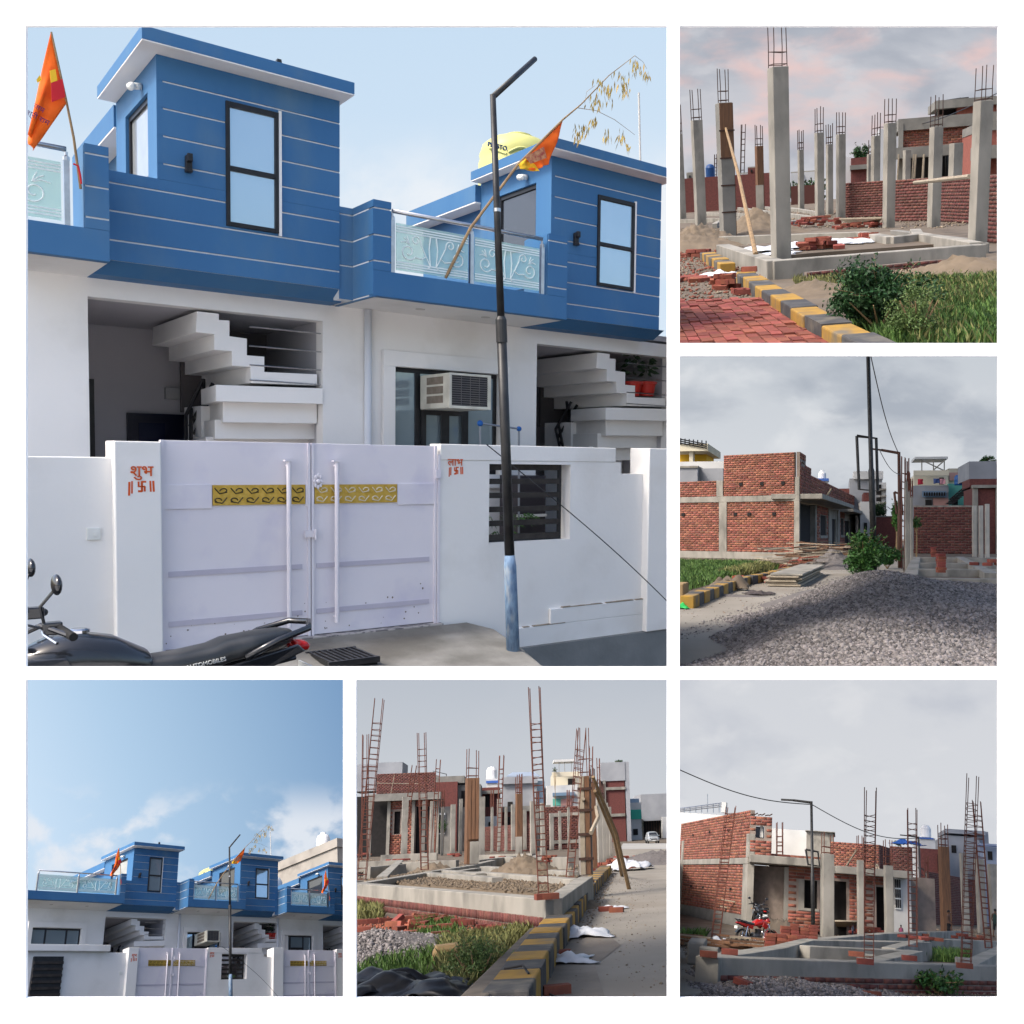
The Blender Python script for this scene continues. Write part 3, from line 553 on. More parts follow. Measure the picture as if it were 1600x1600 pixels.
# ---- street lamp
pb = hh(802, 1024, -1.87); tp = ht(770, 148, pb.y-.02)
lp = thing('street_lamp', 'tall black lamp post with angled arm and pale blue base before the gate wall', 'street lamp', pb)
def along(q): return pb.lerp(tp, q)
q1 = (1024-860)/(1024-148); q2 = (1024-488)/(1024-148)
bpaint = mat('blue_base_paint', (.22, .33, .47), (.10, .16, .26), 26, rough=.75, dirt=(.34, .38, .42), dsc=15, stretch=(1, 1, .35))
part('base_sleeve', MB().tube([along(0), along(q1-.02), along(q1)], [.062, .058, .046], 14), bpaint, lp, smooth=True)
part('lower_post', MB().tube([along(q1), along(q2)], [.046, .044], 14), blackp, lp, smooth=True)
part('collar', MB().tube([along(q2-.04), along(q2), along(q2+.006)], [.05, .05, .036], 14), blackp, lp)
part('upper_post', MB().tube([along(q2), along(1)], [.034, .026], 14), blackp, lp, smooth=True)
part('arm', MB().tube([tp-Vector((0, 0, .02)), ht(836, 92, tp.y+.25)], [.026, .024], 12), blackp, lp, smooth=True)
part('band_clamp', MB().tube([along(.80), along(.806)], .034, 10), steel, lp)
# slack wire
a = ht(*z(4, 700, 490), 8.25); b = ht(1046, 943, 8.1); pts = [a.lerp(b, k/14)+Vector((0, -.25*math.sin(math.pi*k/14), -.06*math.sin(math.pi*k/14))) for k in range(15)]
solo('hanging_wire', MB().tube(pts, .006, 5), blackp, 'thin black wire slanting across the white wall with slatted window', 'wire')
# ---- flags
def cloth(parent, quad, nu=16, nv=16, wave=.05, m=saffron, seed=0, name='cloth'):
    """triangle or quad cloth: corners A (top by pole), B (bottom by pole), C (free lower), D (free upper); thin and creased"""
    A_, B_, C_, D_ = map(Vector, quad); mb = MB(); rows = []
    for i in range(nu+1):
        for j in range(nv+1):
            u, v = i/nu, j/nv; p = A_.lerp(D_, u).lerp(B_.lerp(C_, u), v); p.y += wave*math.sin(u*7+v*3+seed)*(.2+u)+wave*.5*math.sin(v*11+u*4+seed)*u; p.x += wave*.35*math.sin(v*9+seed)*u
            rows.append(p)
    n = nv+1; mb.add(rows, [(i*n+j, i*n+j+1, (i+1)*n+j+1, (i+1)*n+j) for i in range(nu) for j in range(nv)])
    o = part(name, mb, m, parent, smooth=True); d = o.modifiers.new('thick', 'SOLIDIFY'); d.thickness = .004; return o
fl = thing('flag', 'saffron flag hanging from a leaning stick on the left balcony', 'flag', ht(*z(1, 275, 815), 8.94))
P = lambda x, y: ht(*z(1, x, y), 8.9)
part('stick', MB().tube([ht(*z(1, 275, 815), 8.94), P(240, 560), P(205, 385), P(128, 32)], [.011, .01, .009, .007], 6), bamboo, fl)
cloth(fl, (P(125, 35), P(206, 385), P(30, 625), P(12, 540)), wave=.05)
rc = mat('flag_red', (.55, .02, .03), rough=.8); yc = mat('flag_yellow', (.85, .50, .03), rough=.8); dk = mat('flag_print', (.16, .02, .05), rough=.8)
part('printed_patch', MB().prism([P(118, 300), P(176, 280), P(190, 370), P(122, 395)], (0, -.006, 0)), rc, fl).location.y = -.075
part('printed_patch', MB().prism([P(112, 240), P(140, 232), P(150, 290), P(118, 300)], (0, -.006, 0)), yc, fl).location.y = -.075
part('printed_patch', MB().prism([P(46, 285), P(62, 262), P(72, 285), P(52, 300)], (0, -.006, 0)), yc, fl).location.y = -.075
def text3d(txt, name, parent, M_, size, m, ext=.002, rot=None):
    cu = bpy.data.curves.new(name, 'FONT'); cu.body = txt; cu.size = size; cu.extrude = ext; cu.align_x = 'CENTER'; cu.align_y = 'CENTER'; cu.offset = 0.012*size*(name == 'painted_word')
    t = bpy.data.objects.new(name, cu); COL.objects.link(t); dg = bpy.context.evaluated_depsgraph_get(); me = bpy.data.meshes.new_from_object(t.evaluated_get(dg)); bpy.data.objects.remove(t)
    o = part(name, me, m, parent, loc=M_); return o
up = Matrix(((1, 0, 0, 0), (0, 0, -1, 0), (0, 1, 0, 0), (0, 0, 0, 1)))     # text plane into s-h
for tx, par, pos, sz in WORDS: text3d(tx, 'painted_word', par, TR(pos-BASE[par]) @ up, sz, ink, ext=.001)
for tx, x, y in (('जय', 58, 428), ('श्री राम', 52, 475)):
    c = P(x, y)-BASE[fl]+Vector((0, -.09, 0)); text3d(tx, 'printed_words', fl, TR(c) @ Matrix.Rotation(.35, 4, 'Y') @ up, .055, mat('flag_ink', (.10, .015, .10), rough=.8))
part('red_tie', MB().tube([P(238, 690), P(262, 700), P(272, 745), P(278, 790)], .008, 5), rc, fl)
fb = thing('flag', 'saffron flag tied to a long bamboo with dry leaves over the second balcony', 'flag', ht(*z(2, 495, 1260), 9.02))
P = lambda x, y, t=8.9: ht(*z(2, x, y), t)
part('bamboo_stem', MB().tube([P(495, 1260, 9.02), P(620, 1010), P(860, 690), P(1080, 470), P(1170, 395), P(1310, 250), P(1440, 150)], [.016, .015, .013, .010, .007, .005, .003], 6), bamboo, fb)
part('side_twig', MB().tube([P(1150, 410), P(1250, 425), P(1340, 470), P(1440, 545)], [.004, .003, .003, .002], 5).tube([P(1440, 150), P(1480, 180), P(1500, 215)], [.003, .002, .002], 5).tube([P(1190, 390), P(1200, 330), P(1240, 300)], .002, 4), bamboo, fb)
cloth(fb, (P(1082, 475), P(862, 690), P(925, 728), P(1010, 690)), wave=.03, seed=2)
cloth(fb, (P(862, 692, 8.88), P(868, 716, 8.88), P(960, 728, 8.88), P(905, 650, 8.88)), wave=.02, m=yc, seed=1, name='yellow_fold')
part('printed_patch', MB().prism([P(890, 655, 8.84), P(985, 605, 8.84), P(1000, 660, 8.84), P(920, 690, 8.84)], (0, -.005, 0)), mat('flag_cream', (.60, .33, .16), (.35, .06, .05), 22, rough=.8), fb)
L = MB()
for (cx, cy, n, sp, hang) in [(1440, 165, 26, 18, 75), (1375, 215, 24, 22, 80), (1290, 260, 24, 22, 85), (1235, 360, 16, 18, 50), (1500, 225, 10, 8, 30), (1305, 290, 14, 14, 100), (1180, 480, 22, 26, 60), (1155, 530, 10, 16, 35), (1300, 510, 14, 10, 60), (1240, 450, 12, 10, 30), (1370, 490, 16, 14, 90), (1405, 580, 8, 10, 30), (1215, 330, 6, 12, 20), (1390, 280, 16, 10, 60)]:
    for i in range(n):
        a = random.uniform(0, 1); p = P(cx+random.gauss(0, sp), cy+a*hang, 8.9+random.uniform(-.1, .1)); d = Vector((random.uniform(-.4, .4), random.uniform(-.3, .3), -1)).normalized()*random.uniform(.06, .13); w = d.cross(Vector((random.uniform(-1, 1), 1, 0))).normalized()*.009
        L.add([p, p+d*.4+w, p+d, p+d*.4-w], [(0, 1, 2, 3)])
part('dry_leaves', L, dryleaf, fb, kind='stuff')
# ---- rooftop: water tank, mast, scrap
tk = thing('water_tank', 'yellow ribbed plastic water tank on the roof behind the second tower', 'water tank', (6.95, 12, 3.43))
a = ht(*z(2, 682, 700), 12.); b = ht(*z(2, 985, 570), 12.); tc_ = ((a.x+b.x)/2+.05, 12., 0); r = (b.x-a.x)/2*1.08; H1 = ht(*z(2, 830, 548), 12.).z
ty = mat('tank_yellow', (.58, .56, .20), (.52, .50, .17), 3, rough=.45)
part('tank_body', MB().lathe((tc_[0], 12, 3.43), [(r*.96, 0), (r, .05), (r*.97, .25), (r, .35), (r, H1-3.43-.42), (r*.96, H1-3.43-.36), (r*.98, H1-3.43-.3), (r*.9, H1-3.43-.17), (r*.7, H1-3.43-.08), (r*.4, H1-3.43-.02), (r*.3, H1-3.43)], 28), ty, tk, smooth=True)
part('tank_lid', MB().lathe((tc_[0]+.03, 12, H1-.03), [(r*.36, 0), (r*.36, .04), (r*.3, .055), (.01, .06)], 18), ty, tk)
for i in range(5): part('tank_rib', MB().tube([(tc_[0]+r*.99*math.cos(x_)*1.0, 12+r*.99*math.sin(x_), H1-.36+.05*math.sin(6*x_+i)) for x_ in [-2.9+i*.55+k*.1 for k in range(6)]], .018, 5), ty, tk)
c = ht(*z(2, 757, 605), 12-r); text3d('PLASTO.', 'tank_lettering', tk, TR(Vector((c.x, 12-r*1.005, c.z))-BASE[tk]) @ up, .085, mat('tank_ink', (.01, .05, .14), rough=.5), ext=.012)
a = ht(*z(2, 1460, 335), 10.5); b = ht(*z(2, 1472, 670), 10.5); solo('roof_mast', MB().tube([b-Vector((0, 0, .3)), a], .014, 6), mat('mast_grey', (.5, .48, .44), rough=.5), 'thin pale mast standing on the second tower roof', 'mast')
a = ht(*z(1, 1262, 165), 10.); solo('roof_bracket', MB().prism([(a.x-.06, 10, 3.575), (a.x+.09, 10, 3.575), (a.x+.03, 10, a.z), (a.x-.01, 10, a.z)], (0, .05, 0)), blackp, 'small dark angled bracket on the first tower roof edge', 'bracket')
P1_THINGS = [o for o, p in ROOTS.items() if p == 1 and 'category' in o.keys()]
# ---- motorcycles
rubber = mat('tyre_rubber', (.012, .012, .012), (.02, .02, .02), 20, rough=.8); chrome = mat('chrome', (.6, .6, .62), rough=.15, metal=1.); engm = mat('engine_alloy', (.12, .12, .125), (.07, .07, .07), 12, rough=.45, metal=.8)
seatm = mat('seat_vinyl', (.016, .018, .02), (.024, .026, .028), 10, rough=.38, spec=.5, dirt=(.05, .05, .05), dsc=5)
bodyblk = mat('gloss_black', (.012, .013, .016), (.016, .017, .02), 4, rough=.16, spec=.7)
def motorcycle(label, M_, body, group=None):
    R = thing('motorcycle', label, 'motorcycle', (0, 0, 0), group, rot=M_)
    for x, nm in ((.66, 'front_wheel'), (-.64, 'rear_wheel')):
        c = (x, 0, .30); w = part(nm, MB().rings([[(x+(.27+.035*math.cos(b))*math.cos(a), (.045 if x > 0 else .055)*math.sin(b), .30+(.27+.035*math.cos(b))*math.sin(a)) for b in [2*math.pi*k/8 for k in range(8)]] for a in [2*math.pi*i/28 for i in range(29)]], caps=False), rubber, R, smooth=True)
        rim = part('rim', MB().rings([[(x+r*math.cos(a), y, .30+r*math.sin(a)) for r, y in ((.245, -.03), (.228, -.03), (.228, .03), (.245, .03))] for a in [2*math.pi*i/24 for i in range(25)]], caps=False), engm, w)
        part('hub', MB().lathe((x, -.06, .30), [(.05, 0), (.07, .02), (.07, .10), (.05, .12)], 14, (0, 1, 0)), engm, w)
        for k in range(6): a = k*math.pi/3; part('spoke', MB().bar((x+.05*math.cos(a), 0, .30+.05*math.sin(a)), (x+.232*math.cos(a), 0, .30+.232*math.sin(a)), .028, .018, up=(0, 1, 0)), engm, w)
    part('frame', MB().tube([(.42, 0, .88), (.3, 0, .5), (.2, 0, .28), (-.25, 0, .28), (-.3, 0, .45), (-.35, 0, .7), (.4, 0, .80)], .022, 6).tube([(-.3, .09, .68), (-.85, .09, .76)], .014, 6).tube([(-.3, -.09, .68), (-.85, -.09, .76)], .014, 6), bodyblk, R)
    part('swing_arm', MB().tube([(-.2, .1, .36), (-.64, .1, .30)], .02, 6).tube([(-.2, -.1, .36), (-.64, -.1, .30)], .02, 6), bodyblk, R)
    for sy in (-1, 1):
        part('front_fork', MB().tube([(.66, .085*sy, .30), (.44, .085*sy, .92)], .022, 8), chrome, R, smooth=True)
        part('shock_absorber', MB().tube([(-.58, .11*sy, .34), (-.48, .11*sy, .70)], .028, 8), chrome, R)
        part('foot_peg', MB().tube([(-.05, .1*sy, .30), (-.05, .3*sy, .30)], .015, 6), bodyblk, R)
    part('engine', MB().loft([(-.22, 0, .38, .10, .08), (-.16, 0, .38, .14, .12), (.08, 0, .37, .14, .12), (.14, 0, .37, .1, .09)], 12, 3).box((.0, -.09, .46), (.16, .09, .62)), engm, R)
    for k in range(5): part('cooling_fin', MB().box((-.015, -.105, .475+k*.028), (.175, .105, .484+k*.028)), engm, R)
    part('exhaust', MB().tube([(.16, -.1, .55), (.27, -.13, .45), (.2, -.14, .24), (-.2, -.15, .24), (-.3, -.16, .27)], .02, 8).tube([(-.3, -.16, .27), (-.36, -.165, .29), (-.80, -.18, .37)], [.03, .045, .045], 12), chrome, R, smooth=True)
    tk = part('fuel_tank', MB().loft([(-.20, 0, .76, .06, .05), (-.16, 0, .79, .11, .08), (-.02, 0, .83, .15, .12), (.12, 0, .85, .165, .13), (.25, 0, .85, .15, .115), (.34, 0, .84, .10, .09), (.385, 0, .84, .05, .05)], 18, 2.6), body, R, smooth=True)
    part('filler_cap', MB().lathe((.12, 0, .978), [(.045, 0), (.045, .012), (.03, .018)], 14), chrome, tk)
    for sy in (-1, 1): part('tank_shroud', MB().prism([(.38, .13*sy, .90), (.20, .175*sy, .90), (.12, .178*sy, .72), (.30, .17*sy, .62), (.42, .15*sy, .72)], (0, .03*sy, 0)), body, R, bev=.01)
    seat = part('seat', MB().loft([(-.09, 0, .80, .06, .035), (-.14, 0, .785, .10, .05), (-.30, 0, .785, .12, .055), (-.45, 0, .80, .125, .06), (-.52, 0, .825, .125, .06), (-.68, 0, .845, .12, .055), (-.80, 0, .86, .10, .045), (-.85, 0, .865, .06, .03)], 18, 3), seatm, R, smooth=True)
    for sy in (-1, 1): part('tail_panel', MB().prism([(-.22, .115*sy, .74), (-.5, .13*sy, .765), (-.86, .09*sy, .83), (-.9, .085*sy, .79), (-.55, .12*sy, .67), (-.25, .11*sy, .60)], (0, .022*sy, 0)), body, R, bev=.008)
    part('grab_rail', MB().tube([(-.58, .15, .80), (-.74, .165, .875), (-.90, .14, .915), (-.955, .0, .925), (-.90, -.14, .915), (-.74, -.165, .875), (-.58, -.15, .80)], .017, 8), bodyblk, R, smooth=True)
    part('tail_light', MB().loft([(-.86, 0, .81, .07, .03), (-.93, 0, .80, .06, .026), (-.95, 0, .80, .03, .012)], 12), mat('red_lens', (.35, .01, .01), rough=.15), R, smooth=True)
    part('rear_mudguard', MB().rings([[(-.64+.345*math.cos(a), y, .30+.345*math.sin(a)) for y in (-.07, 0, .07)] for a in [math.radians(40+10*i) for i in range(12)]], closed=False), bodyblk, R)
    part('front_mudguard', MB().rings([[(.66+.335*math.cos(a), y, .30+.335*math.sin(a)) for y in (-.065, -.05, .05, .065)] for a in [math.radians(20+12*i) for i in range(11)]], closed=False), body, R)
    part('number_plate', MB().box((-.945, -.1, .60), (-.935, .1, .70)), plastic_w, R)
    hl = part('headlight', MB().loft([(.40, 0, .90, .09, .09), (.46, 0, .90, .12, .12), (.55, 0, .89, .105, .11), (.57, 0, .89, .08, .085)], 16), body, R, smooth=True); part('lens', MB().loft([(.571, 0, .89, .075, .08), (.58, 0, .89, .05, .055)], 14), chrome, hl)
    part('instrument_pod', MB().loft([(.36, 0, 1.00, .08, .04), (.42, 0, 1.03, .09, .045), (.46, 0, 1.02, .06, .03)], 12), bodyblk, R, smooth=True)
    hb = part('handlebar', MB().tube([(.22, .36, 1.03), (.30, .22, 1.06), (.40, .08, .985), (.40, -.08, .985), (.30, -.22, 1.06), (.22, -.36, 1.03)], .012, 8), bodyblk, R)
    for sy in (-1, 1):
        part('grip', MB().tube([(.235, .27*sy, 1.045), (.205, .39*sy, 1.025)], .019, 10), rubber, hb)
        part('lever', MB().tube([(.30, .25*sy, 1.04), (.30, .30*sy, 1.03), (.27, .42*sy, 1.01)], .007, 6), chrome, hb)
        part('switch_block', MB().box((.225, .22*sy, 1.02), (.30, .27*sy, 1.075)), bodyblk, hb, bev=.006)
        mi = part('mirror_stem', MB().tube([(.29, .24*sy, 1.06), (.31, .28*sy, 1.15), (.27, .34*sy, 1.22)], .007, 6), bodyblk, R); part('mirror', MB().ell((.26, .36*sy, 1.25), (.02, .065, .045), 14, 8), bodyblk, mi, smooth=True)
        part('cable', MB().tube([(.30, .24*sy, 1.05), (.46, .20*sy, 1.10), (.54, .08*sy, 1.0), (.42, .05*sy, .85)], .006, 5), bodyblk, R)
        part('indicator', MB().tube([(.44, .1*sy, .86), (.44, .18*sy, .86)], .008, 5).ell((.44, .2*sy, .86), (.03, .03, .022)), mat('amber', (.5, .18, .02), rough=.3), R)
    part('side_stand', MB().tube([(-.05, .12, .26), (-.12, .25, .0)], .012, 6), bodyblk, R)
    return R
FR = FR1; PANEL = 1
bk = motorcycle('black motorcycle with long vinyl seat parked at the bottom left of the large picture', TR((1.0, 5.3, -1.93)) @ rotz(math.pi) @ Matrix.Scale(1.05, 4), bodyblk)
text3d('AUTOMOBILES', 'seat_lettering', bk, TR((-.40, .128, .79)) @ Matrix.Rotation(math.pi, 4, 'Z') @ Matrix.Rotation(-.12, 4, 'Y') @ Matrix(((1, 0, 0, 0), (0, 0, -1, 0), (0, 1, 0, 0), (0, 0, 0, 1))), .028, mat('seat_ink', (.5, .5, .48), rough=.6), ext=.004)
# ================================================================ builders for the building-site places
cem = mat('cast_concrete', (.30, .28, .243), (.205, .193, .168), 1.6, rough=.95, bump=.25, bsc=12, dirt=(.145, .137, .12), dsc=1.9, stretch=(1, 1, .5))
cemd = mat('damp_concrete', (.22, .21, .19), (.16, .155, .14), 1.4, rough=.95, bump=.25, bsc=9)
brickm = mat('red_brick', (.265, .098, .064), (.20, .073, .048), 6, rough=.9, isl=.36, bump=.2, bsc=60)
brick2 = mat('dull_brick', (.14, .05, .04), (.10, .038, .032), 6, rough=.9, isl=.25)
brickl = mat('loose_brick', (.235, .066, .044), (.16, .048, .036), 9, rough=.95, obj=.35, bump=.25, bsc=40)
mortar = mat('mortar', (.25, .20, .17), (.19, .155, .13), 4, rough=.95)
rust = mat('rusty_bar', (.085, .045, .032), (.05, .032, .028), 14, rough=.75, metal=.3); rustr = mat('red_rust_bar', (.14, .045, .028), (.09, .035, .026), 14, rough=.8)
timber = mat('form_timber', (.17, .085, .045), (.11, .06, .036), 5, rough=.85, stretch=(4, 4, .4)); plank = mat('grey_plank', (.33, .28, .21), (.24, .20, .15), 5, rough=.85)
soil = mat('site_soil', (.135, .107, .08), (.095, .075, .056), 1.3, rough=1, bump=.5, bsc=6, dirt=(.175, .145, .11), dsc=.4)
roadm = mat('dusty_road', (.27, .245, .21), (.215, .195, .165), .5, rough=1, bump=.3, bsc=8, dirt=(.22, .19, .155), dsc=.25)
gravelm = mat('gravel_stone', (.175, .158, .152), rough=.95, isl=.6); gravelb = mat('gravel_bed', (.15, .135, .13), (.11, .10, .096), 9, rough=1, bump=.6, bsc=25)
leafm = mat('bush_leaf', (.035, .095, .02), rough=.55, isl=.5); leafd = mat('dark_bush_leaf', (.018, .055, .015), rough=.6, isl=.5); grassm = mat('grass_blade', (.07, .13, .028), rough=.7, isl=.5); drygrass = mat('dry_grass_blade', (.17, .17, .06), rough=.8, isl=.5)
yellow = mat('kerb_yellow', (.36, .205, .035), (.27, .16, .04), 6, rough=.85, dirt=(.15, .125, .09), dsc=2.6); kblack = mat('kerb_black', (.045, .045, .047), (.075, .072, .07), 5, rough=.85, dirt=(.14, .125, .10), dsc=3)
sackm = mat('white_sack', (.62, .63, .65), (.50, .52, .55), 6, rough=.7); tarp = mat('black_tarp', (.012, .013, .016), rough=.35)
voidm = mat('interior_shade', (.016, .015, .015), (.022, .02, .02), 3, rough=1)  # near-black colour stands in for the shade of unlit openings and rooms
def V3(p, z): return Vector((p[0], p[1], z))
def bricks_np(O, ux, L, H, n_out, bl=.26, bh=.115, gap=.018, depth=.032, holes=()):
    """running-bond bricks on a vertical rectangle: arrays of verts and quads, every brick its own island, uneven faces"""
    nv = int(round(H/bh)) or 1; bh = H/nv; nu = max(1, int(round(L/bl))); bl = L/nu; V_, F_ = [], []
    for r in range(nv):
        off = .5*bl*(r % 2); xs = [0]+[off+k*bl for k in range(0 if off else 1, nu+1) if 0 < off+k*bl < L]+[L]
        for a, b in zip(xs[:-1], xs[1:]):
            z0, z1 = r*bh+gap/2, (r+1)*bh-gap/2; a_, b_ = a+gap/2, b-gap/2
            if b_-a_ < .03 or any(a_ < h[1] and b_ > h[0] and z0 < h[3] and z1 > h[2] for h in holes): continue
            d = depth*random.uniform(.7, 1.15); j = lambda: random.uniform(-.006, .006)
            V_.append([(a_+j(), 0, z0+j()), (b_+j(), 0, z0+j()), (b_+j(), 0, z1+j()), (a_+j(), 0, z1+j()), (a_+.004, d, z0+.004), (b_-.004, d, z0+.004), (b_-.004, d, z1-.004), (a_+.004, d, z1-.004)])
    V_ = np.array(V_, np.float32); n = len(V_)
    if n == 0: return None
    ux = np.array(ux); no = np.array(n_out); W_ = np.array(O)+V_[..., 0:1]*ux+V_[..., 1:2]*no+V_[..., 2:3]*np.array((0, 0, 1))
    f = np.array([(4, 5, 6, 7), (0, 1, 5, 4), (1, 2, 6, 5), (2, 3, 7, 6), (3, 0, 4, 7)]); F_ = (f[None]+8*np.arange(n)[:, None, None]).reshape(-1, 4)
    if np.cross(ux, np.array((0, 0, 1))) @ no < 0: F_ = F_[:, ::-1]
    return W_.reshape(-1, 3), F_
def brick_wall(parent, p, q, z0, z1, holes=(), m=brickm, name='bricks', thick=.2, out=None, **k):
    """mortar slab with real bricks on the side towards the viewer; holes = (x0, x1, z0, z1) along the wall"""
    p, q = V3(p, z0), V3(q, z0); d = q-p; L = d.length; u = d.normalized(); n = Vector((u.y, -u.x, 0))
    if out is None: out = n if n.dot(-p) > 0 else -n
    H = z1-z0; b = BASE[parent]; mb = MB(); xs = sorted({0, L, *[max(0, min(L, h[i])) for h in holes for i in (0, 1)]}); zs = sorted({0, H, *[max(0, min(H, h[i]-z0)) for h in holes for i in (2, 3)]})
    for a0, a1 in zip(xs[:-1], xs[1:]):
        for c0, c1 in zip(zs[:-1], zs[1:]):
            am, cm = (a0+a1)/2, (c0+c1)/2
            if any(h[0] < am < h[1] and h[2]-z0 < cm < h[3]-z0 for h in holes): continue
            mb.obox(p+u*a0+Vector((0, 0, c0)), u*(a1-a0), -out*thick, Vector((0, 0, c1-c0)))
    part('wall_core', mb, mortar, parent)
    r = bricks_np(p-b-out*.01, u, L, H, out, holes=[(h[0], h[1], h[2]-z0, h[3]-z0) for h in holes], **k)
    if r: part(name, np_mesh(name, *r), m, parent, kind='stuff')
def rbar(mb, p, q, r): mb.tube([p, q], r, 5)
def rebar_bars(parent, pts_lo, pts_hi, r, m=rust):
    for a, b in zip(pts_lo, pts_hi): part('rebar', MB().tube([a, Vector(a).lerp(Vector(b), .5)+Vector((random.uniform(-.01, .01), 0, 0)), b], r, 5), m, parent)
def stirrup(parent, c4, r, m=rust):
    mb = MB(); n = len(c4)
    for i in range(n): mb.tube([c4[i], c4[(i+1) % n]], r, 4)
    part('stirrup', mb, m, parent)
def column(pan, a0, a1, bt, bb, rt, label, m=cem, yaw=.3, z0=0., w=None, bars=True, group=None, cat='column', rust_m=rust, spread=.85, ymax=None):
    p = pan.g((a0+a1)/2, bb, z0)
    if ymax and p.y > ymax: p = V3(pan.at((a0+a1)/2, bb, ymax), z0)
    w = w or pan.w(a1-a0, p.y)/(abs(math.cos(yaw))+abs(math.sin(yaw))); H = pan.top(p, bt)
    R = thing('concrete_column', label, cat, p, group); c, s = math.cos(yaw), math.sin(yaw); X, Y = Vector((c, s, 0)), Vector((-s, c, 0))
    part('shaft', MB().obox(p-X*w/2-Y*w/2-Vector((0, 0, .02)), X*w, Y*w, Vector((0, 0, H-z0+.02))), m, R, bev=.012)
    if bars:
        T = pan.top(p, rt); h = w*spread/2; cs = [(i, j) for i in (-1, 1) for j in (-1, 1)]; r = max(.009, .00042*p.y); sp = .05*w
        lo = [p+X*i*h+Y*j*h+Vector((0, 0, H-z0-.05)) for i, j in cs]; hi = [p+X*(i*h+random.uniform(-sp, sp))+Y*(j*h)+Vector((0, 0, (T-z0)*random.uniform(.97, 1.0))) for i, j in cs]
        rebar_bars(R, lo, hi, r, rust_m)
        for f in (.12, .38):
            q = [lo[k].lerp(hi[k], f) for k in (0, 1, 3, 2)]; stirrup(R, q, r*.8, rust_m)
    return R, p, w, H
def cage(pan, ab, bb, at, bt, wz, label, n_st=18, st=(0, .8), m=rustr, z0=0., group='bare reinforcement cages', ymax=None):
    p = pan.g(ab, bb, z0)
    if ymax and p.y > ymax: p = V3(pan.at(ab, bb, ymax), z0)
    t = pan.at(at, bt, p.y); w = pan.w(wz, p.y)/2; R = thing('rebar_cage', label, 'rebar cage', p, group); r = max(.009, .00040*p.y)
    cs = [(-1, -1), (1, -1), (1, 1), (-1, 1)]; lo = [p+Vector((i*w*.9, j*w*.9+.0, -.03)) for i, j in cs]; hi = [t+Vector((i*w*1.0+random.uniform(-.3, .3)*w, j*w, random.uniform(-.12, 0))) for i, j in cs]
    rebar_bars(R, lo, hi, r, m)
    for k in range(n_st):
        f = st[0]+(st[1]-st[0])*(k+random.uniform(-.2, .2))/max(1, n_st-1); f = min(max(f, .005), .99); q = [lo[i].lerp(hi[i], f)+Vector((0, 0, random.uniform(-.01, .01))) for i in range(4)]; stirrup(R, q, r*.75, m)
    return R, p
def beam(pan, A_, B_, w=.3, h=.3, m=cem, name='beam', parent=None, zt=None):
    a = pan.g(*A_, h) if not isinstance(A_, Vector) else A_; b = pan.g(*B_, h) if not isinstance(B_, Vector) else B_; d = (b-a).normalized(); s = Vector((d.y, -d.x, 0))
    a0, b0 = V3(a-d*w*.2, 0), V3(b+d*w*.2, 0)
    return part(name, MB().obox(a0-s*w/2-Vector((0, 0, .1)), s*w, b0-a0, Vector((0, 0, h+.1+random.uniform(-.004, .004)))), m, parent, bev=.015)
_br = MB().box((-.115, -.055, 0), (.115, .055, .075))
BRICK_ME = None
def loose(pan, p, yaw=0, tilt=0, label=None, cat='brick', group=None, sc=1., m=brickl):
    global BRICK_ME
    if BRICK_ME is None:
        BRICK_ME = bpy.data.meshes.new('brick'); BRICK_ME.from_pydata(_br.v, [], _br.f); BRICK_ME.materials.append(m)
    o = bpy.data.objects.new('brick', BRICK_ME); COL.objects.link(o); OWNER[o] = PANEL; BASE[o] = Vector((0, 0, 0)); ROOTS[o] = PANEL
    sc = min(sc, 1.25)
    o.matrix_world = FR @ TR(p) @ rotz(yaw) @ Matrix.Rotation(tilt, 4, 'Y') @ Matrix.Scale(sc, 4)
    return tag(o, label or 'loose red brick', cat, group)
def brick_heap(pan, a, b, n, spread, label, z=0., layers=3, sc=1.1):
    """a heap counted as one thing, each brick its own part"""
    sc = min(sc, 1.2); c = pan.g(a, b, z); R = thing('brick_heap', label, 'brick heap', c)
    for i in range(n):
        k = i*layers//n; r = spread*(1-k/layers*.8); q = Vector((random.uniform(-r, r), random.uniform(-r, r)*.7, .08*sc*k)); o = part('brick', brick_me(), None, R, loc=TR(q) @ rotz(random.uniform(-.6, .6)) @ Matrix.Rotation(random.uniform(-.25, .25), 4, 'X') @ Matrix.Scale(sc, 4))
    return R
def brick_me():
    global BRICK_ME
    if BRICK_ME is None:
        BRICK_ME = bpy.data.meshes.new('brick'); BRICK_ME.from_pydata(_br.v, [], _br.f); BRICK_ME.materials.append(brickl)
    return BRICK_ME
def neat_stack(pan, a, b, nx, ny, nz, yaw, label, z=0., sc=1.):
    sc = min(sc, 1.1); c = pan.g(a, b, z); R = thing('brick_stack', label, 'brick stack', c)
    for k in range(nz):
        for i in range(nx):
            for j in range(ny):
                if k == nz-1 and random.random() < .35: continue
                part('brick', brick_me(), None, R, loc=rotz(yaw) @ TR(((i-(nx-1)/2)*.25*sc+random.uniform(-.015, .015), (j-(ny-1)/2)*.125*sc, k*.082*sc)) @ rotz(random.uniform(-.06, .06)) @ Matrix.Scale(sc, 4))
    return R
